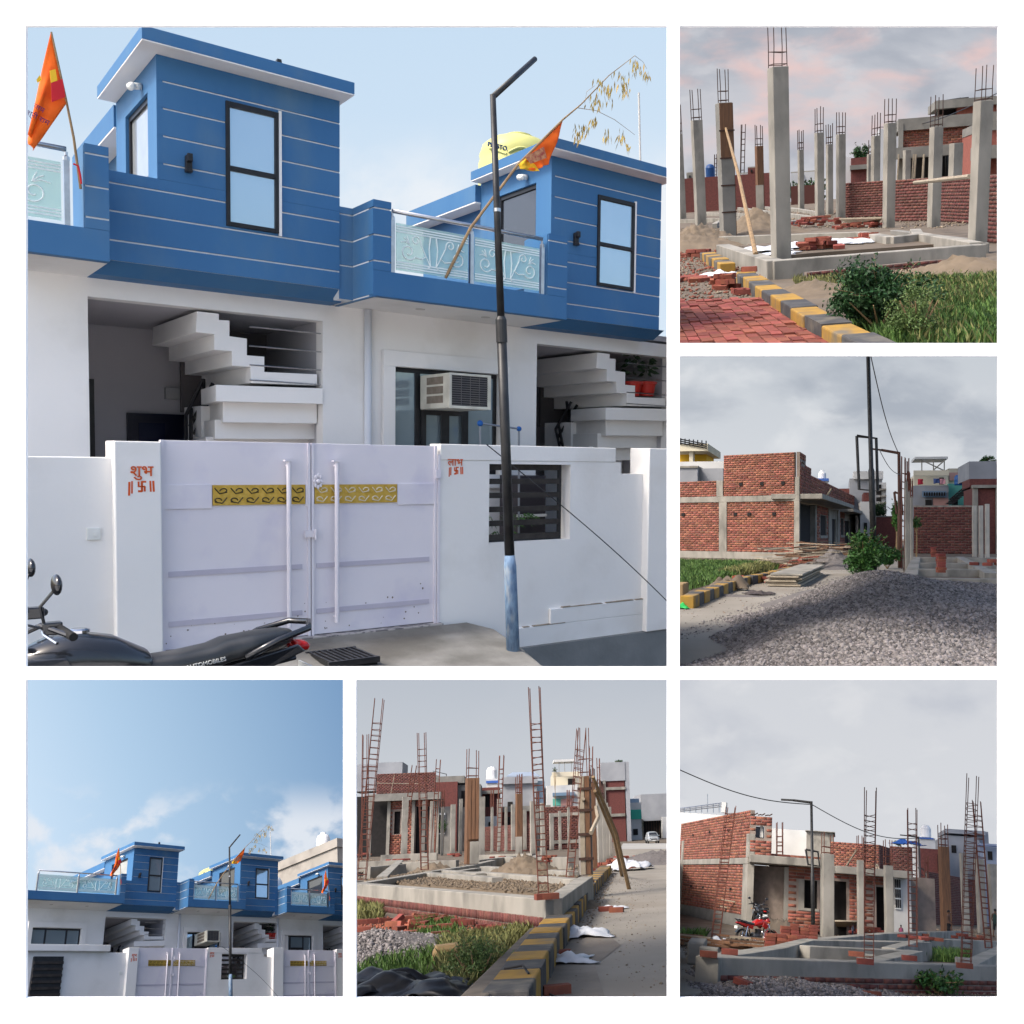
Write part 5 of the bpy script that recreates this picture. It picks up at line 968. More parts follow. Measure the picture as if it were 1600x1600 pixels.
# ---- background
def hbox(R, name, a0, a1, b0, b1, y, dep, m, **k): return fbox(Q, R, name, a0, a1, b0, b1, y, dep, m, **k)
wht = mat('pale_render', (.52, .53, .55), (.46, .47, .49), .3, rough=.9); 
h = thing('white_building', 'pale rendered building behind the brick house, dusk picture', 'building', V3(G(1030, 890), 0)); hbox(h, 'wall', 1000, 1104, 515, None, 90, 14, wht); hbox(h, 'window', 1050, 1075, 590, 640, 89.9, .05, voidm)
h = thing('brick_house', 'unfinished two storey red brick house at right, dusk picture', 'house', V3(G(1300, 890), 0)); Y0 = 74
a = Q.at(1100, 470, Y0); b = Q.at(1450, 470, Y0); zf_, zs, zt = Q.at(1200, 632, Y0).z, Q.at(1200, 610, Y0).z, Q.at(1200, 486, Y0).z
brick_wall(h, V3(a, 0), V3(b, 0), zs, zt, m=brickm, bl=.4, bh=.17); hbox(h, 'floor_slab', 1080, 1460, 610, 636, Y0-1.4, 2.5, cemd); hbox(h, 'roof_slab', 1096, 1600, 466, 486, Y0-.3, 8, cemd); hbox(h, 'column', 1098, 1120, 486, None, Y0-.4, .5, cemd); hbox(h, 'column', 1290, 1310, 640, None, Y0-.2, .5, cem); hbox(h, 'dark_ground_floor', 1150, 1450, 640, None, Y0+3, 4, voidm)
hbox(h, 'upper_room_slab', 1280, 1620, 374, 388, Y0+.6, 6, cemd); hbox(h, 'upper_room_wall', 1390, 1620, 388, 466, Y0+1, 5, brickm); hbox(h, 'upper_room_opening', 1300, 1392, 392, 466, Y0+2, 3, voidm); hbox(h, 'column', 1292, 1302, 390, 455, Y0+2.4, .5, cemd)
for x in (1175, 1215): part('scaffold_pole', MB().tube([Q.at(x, 760, Y0-1.5), Q.at(x+8, 640, Y0-1.5)], .07, 5), plank, h)
for x0, x1 in ((1165, 1172), (1218, 1224), (1090, 1098), (1410, 1440)): part('timber_prop', MB().tube([Q.at(x0, 770, Y0-2), Q.at(x1, 640, Y0-2)], .06, 5), plank, h)
h = thing('brick_house', 'brick house cut by the right edge, dusk picture', 'house', V3(G(1580, 960), 0)); hbox(h, 'wall', 1500, 1640, 515, None, 60, 8, brickm); hbox(h, 'slab', 1490, 1640, 600, 655, 58.5, 3, cemd); hbox(h, 'parapet', 1500, 1640, 480, 515, 59.9, 8, cemd)
h = thing('brick_house', 'small far brick house between the columns, dusk picture', 'house', V3(G(890, 870), 0)); hbox(h, 'wall', 860, 945, 660, None, 110, 8, brick2); hbox(h, 'slab', 855, 950, 696, 712, 109.5, 8.6, cemd); hbox(h, 'side_wall', 830, 862, 655, None, 112, 6, wht)
bush_at(Q, 905, 640, 125, 45, 2200, 'dark tree behind the small far brick house, dusk picture')
h = thing('boundary_wall', 'long far brick boundary wall at left, dusk picture', 'wall', V3(G(300, 850), 0)); hbox(h, 'wall_panel', -10, 470, 765, None, 105, .4, brick2); hbox(h, 'dark_gate', 560, 700, 800, None, 112, .4, mat('dark_red_wall', (.08, .03, .025), rough=.9))
for i, (a0, a1, b0, lab) in enumerate([(345, 392, 710, 'far red brick hut over the boundary wall, dusk picture'), (440, 480, 742, 'far grey hut left of the big column, dusk picture'), (560, 690, 735, 'far grey block row behind the thin column, dusk picture'), (40, 80, 738, 'far dark block at the left, dusk picture'), (300, 350, 740, 'far pale block at left, dusk picture')]):
    h = thing('far_building', lab, 'building', V3(G((a0+a1)/2, 830), 0)); hbox(h, 'wall', a0, a1, b0, None, 135+i*4, 10, [brick2, cemd, wht, cemd, wht][i]); hbox(h, 'parapet', a0, a1, b0-6, b0, 135.2+i*4, 9, cem); hbox(h, 'window', a0+(a1-a0)*.3, a0+(a1-a0)*.5, b0+8, b0+20, 134.8+i*4, .2, voidm)
bt = mat('tank_blue', (.012, .05, .16), rough=.4); tt = thing('water_tank', 'blue water tank beyond the boundary wall, dusk picture', 'water tank', Q.at(160, 762, 120)); c = Q.at(160, 762, 120); part('tank_body', MB().lathe(c, [(.55, 0), (.55, 1.2), (.4, 1.5), (.2, 1.6), (.01, 1.62)], 16), bt, tt)
for a, b, lab in [(575, 830, 'far shrubs left of the thin column, dusk picture'), (650, 850, 'far shrubs right of the thin column, dusk picture')]: bush(Q, G(a, b+35), (2.6, 2, 1.3), 900, .22, lab, leafd)
lamp_post(Q, 1335, 880, 370, (1408, 362), 'thin far street lamp before the brick house, dusk picture', r=.11)
wire(Q, (1000, 505), (1600, 330), 85, 60, .6, 'overhead wire crossing to the upper right, dusk picture', .03)
# ================================================================ place 3: lane with gravel heap
Q = Pan(3, 1060, 550, 3.187, 900, 1.6); Q.use(); G = Q.g
struct('ground', MB().sheet([(-60, 8, -.015), (60, 8, -.015), (90, 260, -.015), (-90, 260, -.015)]), soil)
struct('road', MB().sheet([V3(G(*q), 0) for q in [(-200, 1350), (-60, 1240), (420, 1130), (620, 1075), (800, 1030), (1000, 950), (1050, 938), (1095, 950), (1120, 1100), (1300, 1300), (1300, 1600), (-200, 1600)]]), roadm)
# ---- brick building, near corner K, left face to Lf, lane face to Rf
K = V3(G(605, 1036), 0); Lf = V3(G(-30, 1022), 0); Rf0 = V3(G(795, 997), 0); uL = (Lf-K).normalized(); uR = (Rf0-K).normalized(); LR = (Rf0-K).length*1.75
zB, zS, zT = Q.top(K, 1030-28), Q.top(K, 742), Q.top(K, 497); zS2 = Q.top(K, 712)
bd = thing('brick_building', 'unfinished red brick house on the corner left of the lane, gravel picture', 'building', K)
LL = (Lf-K).length
def la(a, b): # distance along the left face under image column a
    lo, hi = 0., LL*1.3
    for _ in range(40):
        m_ = (lo+hi)/2
        if Q.pr(K+uL*m_+Vector((0, 0, b)))[0] > a: lo = m_
        else: hi = m_
    return lo
def ra(a, z=2):
    lo, hi = 0., LR*2
    for _ in range(40):
        m_ = (lo+hi)/2
        if Q.pr(K+uR*m_+Vector((0, 0, z)))[0] < a: lo = m_
        else: hi = m_
    return lo
x1, x2 = la(578, 2), la(225, 2); cw = .32
BR = dict(bl=.34, bh=.135)
brick_wall(bd, K+uL*x1, K+uL*(x2-.25), .42, zS, **BR); brick_wall(bd, K+uL*(x2+.3), Lf, .42, zS, **BR)
zP = Q.top(K+uL*x2, 640); brick_wall(bd, K+uL*x1, K+uL*x2, zS2, zT, **BR); brick_wall(bd, K+uL*(x2+.5), Lf, zS2, zP, **BR)
nL = Vector((uL.y, -uL.x, 0)); nL = nL if nL.dot(-K) > 0 else -nL; nR = Vector((uR.y, -uR.x, 0)); nR = nR if nR.dot(-K) > 0 else -nR
part('plinth_beam', MB().obox(K+nL*.06, uL*LL, -nL*.3, Vector((0, 0, .42))), cem, bd); part('floor_band', MB().obox(K+nL*.08+Vector((0, 0, zS+.001)), uL*LL, -nL*.4, Vector((0, 0, zS2-zS-.002))), cem, bd, bev=.02)
part('corner_column', MB().obox(K+nL*.07-uR*.02, uL*x1*.999, uR*.35, Vector((0, 0, zS))), cem, bd, bev=.02); part('column', MB().obox(K+nL*.07+uL*(x2-.25), uL*.55, -nL*.3, Vector((0, 0, zS))), cem, bd, bev=.02); part('column', MB().obox(K+nL*.07+uL*(x2+.02)+Vector((0, 0, zS2)), uL*.46, -nL*.3, Vector((0, 0, zP-zS2))), cem, bd, bev=.02); part('corner_column', MB().obox(K+nL*.07+Vector((0, 0, zS2)), uL*x1*.8, uR*.8, Vector((0, 0, (zT-zS2)*.42))), cem, bd, bev=.02)
for k in (.13, .42, .72): part('putlog_hole', MB().obox(K+nL*.075+uL*(x1+(x2-x1)*k)+Vector((0, 0, zT-1.9)), uL*.22, -nL*.1, Vector((0, 0, .2))), voidm, bd)
for k in (.25, .6, .8): part('putlog_hole', MB().obox(K+nL*.075+uL*(x1+(x2-x1)*k)+Vector((0, 0, 2.6)), uL*.22, -nL*.1, Vector((0, 0, .2))), voidm, bd)
for k in (.1, .22): part('putlog_hole', MB().obox(K+nL*.075+uL*(x2+2.+k*8)+Vector((0, 0, 2.6)), uL*.22, -nL*.1, Vector((0, 0, .2))), voidm, bd)
# lane face: porch opening, brick panels, windows, doors
def rp(a): return ra(a)
segs = [(612, 690, 'open'), (690, 745, 'win'), (745, 760, 'col'), (760, 790, 'door'), (790, 800, 'col'), (800, 828, 'win'), (828, 857, 'door'), (857, 905, 'plaster')]
recess = nR*-1.6
for (a0, a1, kind) in segs:
    s0, s1 = rp(a0), rp(a1)
    if kind == 'open': part('porch_shade_sheet', MB().obox(K+uR*(s0+.1)-nR*.35, uR*(s1-s0-.6), -nR*.2, Vector((0, 0, zS-.1))), voidm, bd); part('porch_inner_wall', MB().obox(K+uL*(x1+.2)-nL*.25-uR*.2, uL*.2, uR*9, Vector((0, 0, zS))), mortar, bd); part('porch_pier', MB().obox(K+uR*(s1-.9), uR*.85, -nR*.5, Vector((0, 0, zS))), cem, bd)  # dark sheet close behind the opening paints the porch's shade
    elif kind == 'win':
        L_ = s1-s0; brick_wall(bd, K+uR*s0, K+uR*s1, .3, zS, holes=[(L_*.3, L_*.85, 1.4, zS*.82)], out=nR, bl=.9, bh=.2); part('window_shade_sheet', MB().obox(K+uR*(s0+L_*.3)-nR*.08+Vector((0, 0, 1.4)), uR*(L_*.55), -nR*.1, Vector((0, 0, zS*.82-1.4))), voidm, bd); part('window_sill', MB().obox(K+uR*(s0+L_*.25)+nR*.06+Vector((0, 0, 1.2)), uR*(L_*.65), -nR*.3, Vector((0, 0, .2))), cem, bd)  # dark sheet in the hole paints the unlit room behind
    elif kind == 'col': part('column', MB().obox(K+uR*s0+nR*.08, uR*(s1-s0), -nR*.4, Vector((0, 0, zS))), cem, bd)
    elif kind == 'door': part('door_shade_sheet', MB().obox(K+uR*s0-nR*.12, uR*(s1-s0), -nR*.1, Vector((0, 0, zS*.78))), voidm, bd); part('door_lintel', MB().obox(K+uR*s0+Vector((0, 0, zS*.78)), uR*(s1-s0), -nR*.3, Vector((0, 0, zS*.22))), cem, bd); part('door_jamb', MB().obox(K+uR*(s1-.8), uR*.8, -nR*.5, Vector((0, 0, zS*.78))), cem, bd)  # dark sheet paints the shade of the doorway
    else: part('plaster_wall', MB().obox(K+uR*s0, uR*(s1-s0), -nR*.3, Vector((0, 0, zS))), mat('lane_plaster', (.5, .49, .47), (.42, .41, .39), 1, rough=.9), bd)
sE = rp(905); part('canopy', MB().obox(K+nR*1.3+Vector((0, 0, zS+.12)), uR*rp(795), -nR*3, Vector((0, 0, .3))), cem, bd, bev=.03); part('canopy', MB().obox(K+nR*1.2+uR*rp(800)+Vector((0, 0, zS-.1)), uR*(sE-rp(800)), -nR*3, Vector((0, 0, .28))), cem, bd, bev=.03)
# upper storey along the lane
s0, s1 = rp(600)+.2, rp(634); brick_wall(bd, K, K+uR*s1, zS2, zT, holes=[(s1*.25, s1*.75, zS2+1.9, zT-.5)], out=nR, bl=1., bh=.2); brick_wall(bd, K+uR*s1, K+uR*rp(660), zS2, zS2+1.9, out=nR, bl=1., bh=.2)
brick_wall(bd, K+uR*rp(660)-nR*.5, K+uR*sE-nR*.5, zS2-.1, Q.top(K+uR*rp(760), 646), out=nR, bl=1.2, bh=.2, m=brickm)
bE = K+uR*sE; part('end_wall', MB().obox(bE-nR*2.4+Vector((0, 0, zS2)), nR*2., uR*1., Vector((0, 0, 2.6))), brick2, bd)
part('timber_strut', MB().tube([Q.at(735, 725, 62), Q.at(762, 682, 62)], .07, 5), plank, bd)
# ---- debris, planks, sand before the porch
def plank_pile(a, b, n, L_, sp, lab, z=0., yaw=0):
    c = Q.g(a, b, z); R = thing('timber_pile', lab, 'timber', c)
    for i in range(n): q = c+Vector((random.uniform(-sp, sp), random.uniform(-sp, sp)*1.5, .04+.08*(i//3)+random.uniform(0, .1))); an = yaw+random.uniform(-.7, .7); dd = Vector((math.cos(an), math.sin(an), random.uniform(-.12, .12)))*L_*random.uniform(.5, 1)/2; part('plank', MB().bar(q-dd, q+dd, .2, .04), plank if i % 3 else timber, R)
    return R
plank_pile(745, 1010, 26, 4., 2.2, 'broken timber boards heaped before the porch, gravel picture', .3); plank_pile(610, 1075, 34, 1.6, 1.7, 'low spread of brown timber offcuts on the lane, gravel picture'); plank_pile(800, 1035, 18, 3, 1.6, 'timber boards beside the sand pile on the lane, gravel picture')
brick_heap(Q, 690, 1050, 60, 1.5, 'rubble bricks along the house front, gravel picture', 0, 4, 1.5); brick_heap(Q, 380, 1145, 26, 1.0, 'reddish brick rubble by the kerb, gravel picture', 0, 2, 1.3)
def heap3(a, b, rx, ry, h, nm, m, lab, cat, seed): return heap(Q, a, b, rx, ry, h, nm, m, lab, cat, seed)
heap3(765, 1075, 1.7, 2.5, .75, 'sand_heap', gravelb, 'small grey sand heap on the lane, gravel picture', 'sand heap', 3)
R = thing('board_stack', 'stack of pale concrete boards on the lane, gravel picture', 'board stack', G(520, 1150)); p0 = G(440, 1168); p1 = G(595, 1105)
for k in range(6): d_ = (p1-p0); sd = Vector((d_.y, -d_.x, 0)).normalized(); part('board', MB().obox(p0+Vector((random.uniform(-.1, .1), random.uniform(-.1, .1), .02+k*.062)), d_*random.uniform(.94, 1), sd*.95, Vector((0, 0, .05))), plank if k < 5 else cem, R, bev=.01)
kerb(Q, [(40, 1215), (180, 1165), (320, 1120), (440, 1098), (560, 1070)], 'yellow and black kerb between grass and lane, gravel picture', w=.3, h=.26, L=.75)
R = thing('kerb_stone', 'plain yellowish kerb stone at the left edge, gravel picture', 'kerb stone', G(15, 1240)); part('block', MB().box(tuple(G(-30, 1240)-Vector((0, .3, 0))), tuple(G(38, 1240)+Vector((0, .4, .42)))), mat('stone_ochre', (.30, .20, .09), (.24, .17, .09), 4, rough=.9), R, bev=.03)
sack(Q, G(250, 1185), .5, .4, .45, 'brown lump of hardened cement by the kerb, gravel picture', soil, seed=3, name='cement_lump', cat='lump'); sack(Q, G(18, 1275), .2, .3, .12, 'bright green plastic scrap at the left edge, gravel picture', mat('green_plastic', (.02, .35, .08), rough=.5), seed=4, name='plastic_scrap', cat='scrap'); sack(Q, G(400, 1210), .35, .3, .12, 'dark rag lying on the road, gravel picture', mat('dark_rag', (.06, .05, .05), rough=.9), seed=6, name='rag', cat='rag')
grass(Q, [(-20, 1050), (420, 1058), (500, 1080), (330, 1110), (180, 1150), (20, 1195), (-20, 1190)], 16000, .08, .32, w=.022, label='tall green grass before the brick house, gravel picture'); grass(Q, [(200, 1120), (420, 1070), (480, 1085), (300, 1120)], 2500, .1, .4, drygrass, w=.03, label='dry grass tufts behind the kerb, gravel picture')
# ---- gravel heap in the foreground
ridge = [(-40, 1445), (10, 1410), (200, 1345), (420, 1280), (600, 1210), (760, 1165), (900, 1120), (1000, 1098), (1090, 1095), (1200, 1105), (1330, 1130), (1450, 1150), (1600, 1162), (1660, 1170)]
ra_, rb_ = zip(*ridge)
c0 = G(800, 1575)
def zg(x, y):
    """height of the heap: rises from the near foot to a ridge at depth yr, whose seen outline is the measured ridge"""
    yn, yr, yf = 8.0, 19., 24.
    X_ = np.asarray(x, float); Y_ = np.asarray(y, float); ar = np.array([[Q.pr((xx, yr, .8))[0] for xx in np.ravel(X_)]]).reshape(X_.shape); bb = np.interp(ar, ra_, rb_)
    zr = Q.H-(bb-900)/Q.zm*yr/F
    t = np.clip((Y_-yn)/(yr-yn), 0, 1); f = np.where(Y_ <= yr, np.sin(t*math.pi/2)**.85, np.clip(1-((Y_-yr)/(yf-yr))**2, -.1, 1))
    return zr*f+.05*np.sin(X_*2.1+Y_*.7)*f+.04*np.sin(X_*1.1-Y_*1.9)-.02
me = mound('gravel_bed', zg, -3.5, 7.2, 7.6, 24.2, gravelb, 90, 90)
gh = thing('gravel_heap', 'wide heap of grey pinkish gravel filling the foreground, gravel picture', 'gravel heap', (0, 0, 0)); part('heap_body', me, gravelb, gh, smooth=True)
n = 95000; yy = 7.8+(20.5-7.8)*rng.random(n)**1.15; l0, l1 = Q.at(-60, 1200, 1).x, Q.at(1660, 1200, 1).x; xx = (l0+(l1-l0)*rng.random(n))*yy
zz = zg(xx, yy); pts = np.stack([xx, yy, zz+.006], 1); part('stones', stones('stones', pts, .020, gravelm, ''), gravelm, gh, kind='stuff')
struct('road_patch', MB().sheet([V3(G(*q), .02) for q in [(1500, 1590), (1560, 1480), (1650, 1450), (1650, 1600)]]), roadm)
clods(Q, [(-60, 1230), (420, 1140), (860, 1040), (900, 1110), (500, 1240), (-60, 1380)], 900, .012, 'grit and crumbs on the lane, gravel picture'); clods(Q, [(480, 1060), (860, 1005), (880, 1060), (520, 1110)], 2200, .06, 'rubble before the house front, gravel picture', brickl)
clods(Q, [(-40, 1400), (400, 1250), (760, 1130), (1000, 1075), (1000, 1120), (420, 1300), (-40, 1460)], 2600, .016, 'stray gravel stones along the foot of the heap, gravel picture', gravelm)
# ---- lamp posts, bush, young tree
lamp_post(Q, 975, 1108, -40, None, 'thick black lamp post with an empty sign frame, gravel picture', r=.12, frame=(888, 985, 418, 692), at=943)
lamp_post(Q, 1105, 1075, 498, (1010, 488), 'rusty brown lamp post beside the foundation, gravel picture', r=.11, m=mat('rusty_post', (.10, .045, .03), (.07, .035, .025), 5, rough=.7), frame=(1075, 1108, 697, 812), at=1098)
wire(Q, (958, 20), (1092, 495), 26, 34, .3, 'overhead wire running down to the rusty lamp post, gravel picture', .014); wire(Q, (1000, 485), (1100, 610), 36, 40, .2, 'short wire between the lamp posts, gravel picture', .014); wire(Q, (1040, 770), (1110, 790), 90, 90, .2, 'faint far wire over the lane, gravel picture', .03)
bush(Q, G(930, 1110), (.85, .8, .95), 5200, .075, 'leafy green bush at the foot of the black lamp post, gravel picture', leafm); bush(Q, G(1040, 1080), (.6, .6, .55), 2200, .07, 'smaller green shrub right of the black lamp post, gravel picture', leafm)
bush(Q, G(1085, 1040), (.38, .38, 1.2), 1600, .08, 'slender young tree on the lane, gravel picture', mat('young_leaf', (.05, .14, .025), rough=.6, isl=.45), 'tree', trunk=2.4, name='tree'); bush(Q, G(1185, 1030), (.35, .35, .35), 400, .08, 'green leaves beside the white posts, gravel picture', leafm, 'shrub', trunk=2.2, name='shrub')
# ---- site on the right: bars, posts, beams, walls
for i, (a0, a1, bt, bb) in enumerate([(1128, 1142, 640, 1085), (1143, 1154, 690, 1075), (1155, 1168, 720, 1060)]): column(Q, a0, a1, bt, bb, bt-110+i*10, ['first', 'second', 'third'][i]+' of three thin posts with bars beside the rusty lamp, gravel picture', cem, yaw=.2, rust_m=rustr, group='thin posts by the lane, gravel picture')
cage(Q, 1118, 1080, 1120, 515, 14, 'leaning bundle of red rusty bars by the lane, gravel picture', 12, (.1, .85)); cage(Q, 1140, 1070, 1140, 520, 14, 'second bundle of rusty bars by the lane, gravel picture', 10, (.3, .85))
for i, (a0, a1, bt, bb) in enumerate([(1398, 1413, 785, 1005), (1464, 1484, 765, 1020), (1497, 1517, 765, 1022), (1528, 1548, 757, 1025)]): column(Q, a0, a1, bt, bb, bt, ['pale post built into the middle of the brick wall, gravel picture', 'left of three pale posts before the brick wall, gravel picture', 'middle of three pale posts before the brick wall, gravel picture', 'right of three pale posts before the brick wall, gravel picture'][i], mat('pale_post', (.46, .43, .38), (.38, .36, .32), 2, rough=.9), yaw=.15, bars=False, group='pale concrete posts, gravel picture')
R = thing('brick_wall', 'tall red brick boundary wall behind the foundation, gravel picture', 'wall', V3(G(1300, 1005), 0)); p, q = V3(G(1172, 1003), 0), V3(G(1480, 1006), 0); brick_wall(R, p, q, 0, Q.top(V3(G(1300, 1004), 0), 772), m=brick2, bl=.5, bh=.2); part('coping', MB().obox(p+Vector((0, 0, Q.top(V3(G(1300, 1004), 0), 772))), q-p, Vector((0, .3, 0)), Vector((0, 0, .12))), cem, R)
R = thing('brick_wall', 'brick wall closing the far end of the lane, gravel picture', 'wall', V3(G(1040, 940), 0)); fbox(Q, R, 'wall_panel', 985, 1105, 822, None, 95, .4, brick2); fbox(Q, R, 'coping', 983, 1107, 816, 822, 94.9, .6, cemd)
fd = thing('foundation', 'stepped concrete plinth beams at right, gravel picture', 'foundation', V3(G(1400, 1090), 0))
for a, b, h_ in [((1140, 1125), (1600, 1130), .26), ((1150, 1080), (1600, 1082), .26), ((1165, 1050), (1600, 1052), .26), ((1170, 1022), (1600, 1024), .26), ((1560, 1100), (1400, 1020), .25), ((1150, 1125), (1185, 1020), .25)]: beam(Q, a, b, w=.45, h=h_, parent=fd, m=cem)
neat_stack(Q, 1308, 1098, 1, 3, 7, .1, 'small brick stack on the plinth beam, gravel picture', .3, 1.3); neat_stack(Q, 1270, 1020, 1, 2, 6, .1, 'narrow brick pillar behind the beams, gravel picture', .3, 1.5); brick_heap(Q, 1545, 1062, 8, .6, 'few bricks on the right plinth beam, gravel picture', .6, 2, 1.8)
# ---- houses behind
wy = mat('cream_wall', (.60, .55, .42), (.54, .49, .38), .4, rough=.9); yel = mat('yellow_wall', (.60, .36, .03), rough=.9); gw = mat('grey_wall', (.30, .31, .33), (.24, .25, .27), .5, rough=.95); pal = mat('pale_wall', (.56, .56, .55), (.48, .48, .47), .5, rough=.9); teal = mat('teal_wall', (.10, .34, .28), rough=.9); pinkw = mat('pink_wall', (.45, .26, .23), rough=.9)
def B_(R, nm, a0, a1, b0, b1, y, dep, m): return fbox(Q, R, nm, a0, a1, b0, b1, y, dep, m)
h = thing('yellow_house', 'cream and yellow terraced house behind the brick house, gravel picture', 'house', V3(G(60, 1000), 0)); B_(h, 'wall', -40, 142, 552, None, 82, 8, pal); B_(h, 'recess_wall', -40, 140, 490, 552, 84, 5, yel); B_(h, 'roof_parapet', -40, 146, 458, 492, 80.5, 9, wy); B_(h, 'column', 54, 72, 492, 552, 80.8, 1, wy); B_(h, 'terrace_wall', -40, 225, 547, 640, 79, .5, pal)
for k in range(9): x = -30+k*21; part('railing_bar', MB().tube([Q.at(x, 462, 80.5), Q.at(x, 428+x*.1, 80.5)], .05, 4), black, h)
for k in range(3): part('railing_rail', MB().tube([Q.at(-40, 424+k*10, 80.4), Q.at(142, 460+k*10, 80.4)], .05, 4), black, h)
h = thing('grey_block', 'grey rendered block left of the brick storey, gravel picture', 'building', V3(G(60, 1010), 0)); B_(h, 'wall', -40, 95, 576, None, 70, 6, gw); B_(h, 'side_wall', 95, 222, 580, None, 71, 5, gw); B_(h, 'coping', -40, 97, 568, 576, 69.9, 6.2, cem)
h = thing('grey_house', 'grey three storey house beyond the lane, gravel picture', 'house', V3(G(950, 960), 0)); B_(h, 'wall', 852, 1015, 630, None, 105, 12, gw); B_(h, 'roof_sheet', 872, 1020, 594, 632, 104.5, 9, pal); B_(h, 'side_wing', 1000, 1035, 650, None, 104, 8, pal)
for k in range(4): B_(h, 'window', 985, 1010, 660+k*32, 680+k*32, 103.9, .1, voidm)
for k in range(3): B_(h, 'balcony', 1003, 1036, 680+k*34, 688+k*34, 103, 1., cem)
h = thing('white_house', 'small white house front along the lane, gravel picture', 'house', V3(G(925, 970), 0)); B_(h, 'wall', 905, 955, 745, None, 92, 8, pal); B_(h, 'brick_band', 922, 955, 700, 745, 92.2, 7, brick2); B_(h, 'window', 925, 940, 850, 890, 91.9, .1, voidm); B_(h, 'door', 910, 920, 900, None, 91.9, .1, voidm)
h = thing('water_tank', 'white round water tank on a blue stand, gravel picture', 'water tank', Q.at(716, 640, 90)); c = Q.at(716, 632, 90); part('tank_body', MB().lathe(c, [(.36, 0), (.36, .5), (.2, .7), (.15, .8), (.01, .82)], 14), whitep, h); part('stand', MB().box((c.x-.55, 89, c.z-.25), (c.x+.6, 91, c.z)), mat('blue_stand', (.05, .12, .38), rough=.6), h); part('stand_wall', MB().box((c.x-.5, 89.2, -.1), (c.x+.55, 90.8, c.z-.251)), pal, h)
h = thing('terrace_house', 'cream and grey terrace house with washing and pergola at right, gravel picture', 'house', V3(G(1300, 980), 0)); B_(h, 'lower_wall', 1168, 1345, 665, None, 98, 12, gw); B_(h, 'upper_wall', 1175, 1345, 612, 668, 100, 10, wy); B_(h, 'parapet', 1172, 1348, 590, 615, 98, .5, wy); B_(h, 'right_wall', 1345, 1472, 655, None, 99, 12, teal); B_(h, 'right_upper', 1345, 1450, 580, 658, 100.5, 9, wy); B_(h, 'pink_panel', 1268, 1345, 728, 765, 97.8, .2, pinkw); B_(h, 'pink_panel', 1348, 1400, 600, 640, 100.2, .2, pinkw); B_(h, 'balcony_screen', 1215, 1335, 692, 722, 97.4, .4, mat('balcony_blue', (.13, .20, .28), rough=.7))
for k in range(9): B_(h, 'screen_gap', 1222+k*12.5, 1229+k*12.5, 698, 716, 97.2, .1, voidm)
for a0, a1, b0, b1 in [(1230, 1262, 735, 768), (1362, 1392, 725, 762), (1430, 1465, 728, 765), (1300, 1322, 625, 660)]: wd = B_(h, 'window', a0, a1, b0, b1, 97.6, .2, voidm)
B_(h, 'pergola_roof', 1178, 1342, 522, 532, 99, 5, pal)
for x in (1210, 1268, 1322): B_(h, 'pergola_post', x, x+5, 532, 592, 99.2, .2, cem)
part('pergola_brace', MB().tube([Q.at(1215, 540, 99), Q.at(1322, 590, 99)], .06, 4).tube([Q.at(1270, 588, 99), Q.at(1325, 540, 99)], .06, 4), cem, h)
st = MB()
for k in range(11): a = Q.at(1352+k*9.5, 752-k*8, 97); st.box((a.x-.35, 96.6, a.z-.12), (a.x+.35, 97.4, a.z))
part('stair', st, black, h); part('stair_rail', MB().tube([Q.at(1350, 735, 96.6), Q.at(1445, 655, 96.6)], .06, 4), black, h); part('stair_rail', MB().tube([Q.at(1402, 610, 99), Q.at(1450, 555, 99)], .06, 4).tube([Q.at(1402, 622, 99), Q.at(1450, 567, 99)], .06, 4), black, h)
for i, (a0, a1, b0, b1, c_, lab) in enumerate([(1192, 1218, 632, 662, (.42, .03, .05), 'red cloth'), (1270, 1300, 630, 656, (.05, .08, .20), 'blue cloth'), (1302, 1330, 632, 660, (.50, .25, .28), 'pink cloth')]):
    o = thing('hanging_cloth', lab+' hung on the terrace of the cream house, gravel picture', 'laundry', Q.at((a0+a1)/2, b1, 97.5)); p = [Q.at(a0, b0, 97.4), Q.at(a0, b1, 97.4), Q.at(a1, b1-4, 97.4), Q.at(a1, b0, 97.4)]; cloth(o, p, 8, 8, .06, mat('laundry_%d' % i, c_, rough=.9), i)
h = thing('water_tank', 'blue water tank on the terrace house landing, gravel picture', 'water tank', Q.at(1396, 668, 97)); c = Q.at(1396, 664, 97); part('tank_body', MB().lathe(c, [(.42, 0), (.42, .3), (.4, .33), (.42, .36), (.42, .75), (.3, .95), (.15, 1.0), (.01, 1.02)], 16), mat('tank_blue2', (.02, .10, .30), rough=.4), h, smooth=True)
h = thing('brick_house', 'brick and grey house at the right edge, gravel picture', 'house', V3(G(1540, 1000), 0)); B_(h, 'wall', 1484, 1640, 672, None, 80, 8, brick2); B_(h, 'grey_storey', 1448, 1600, 545, 632, 86, 8, gw); B_(h, 'brick_band', 1450, 1640, 632, 672, 84, 5, brick2); B_(h, 'floor_band', 1466, 1640, 662, 676, 79.6, 1, cem); B_(h, 'column', 1468, 1492, 676, None, 79.8, .6, cem); B_(h, 'column', 1580, 1600, 676, None, 79.8, .6, cem)
bush_at(Q, 1545, 545, 105, 42, 900, 'tree top behind the grey storey at right, gravel picture', leafm, 28); bush_at(Q, 1000, 790, 100, 40, 1500, 'dark green tree at the end of the lane, gravel picture', leafd, 45)
# two parked motorcycles at the end of the lane
motorcycle('dark motorcycle parked far down the lane, gravel picture', TR(G(1015, 972)) @ rotz(2.2), bodyblk)
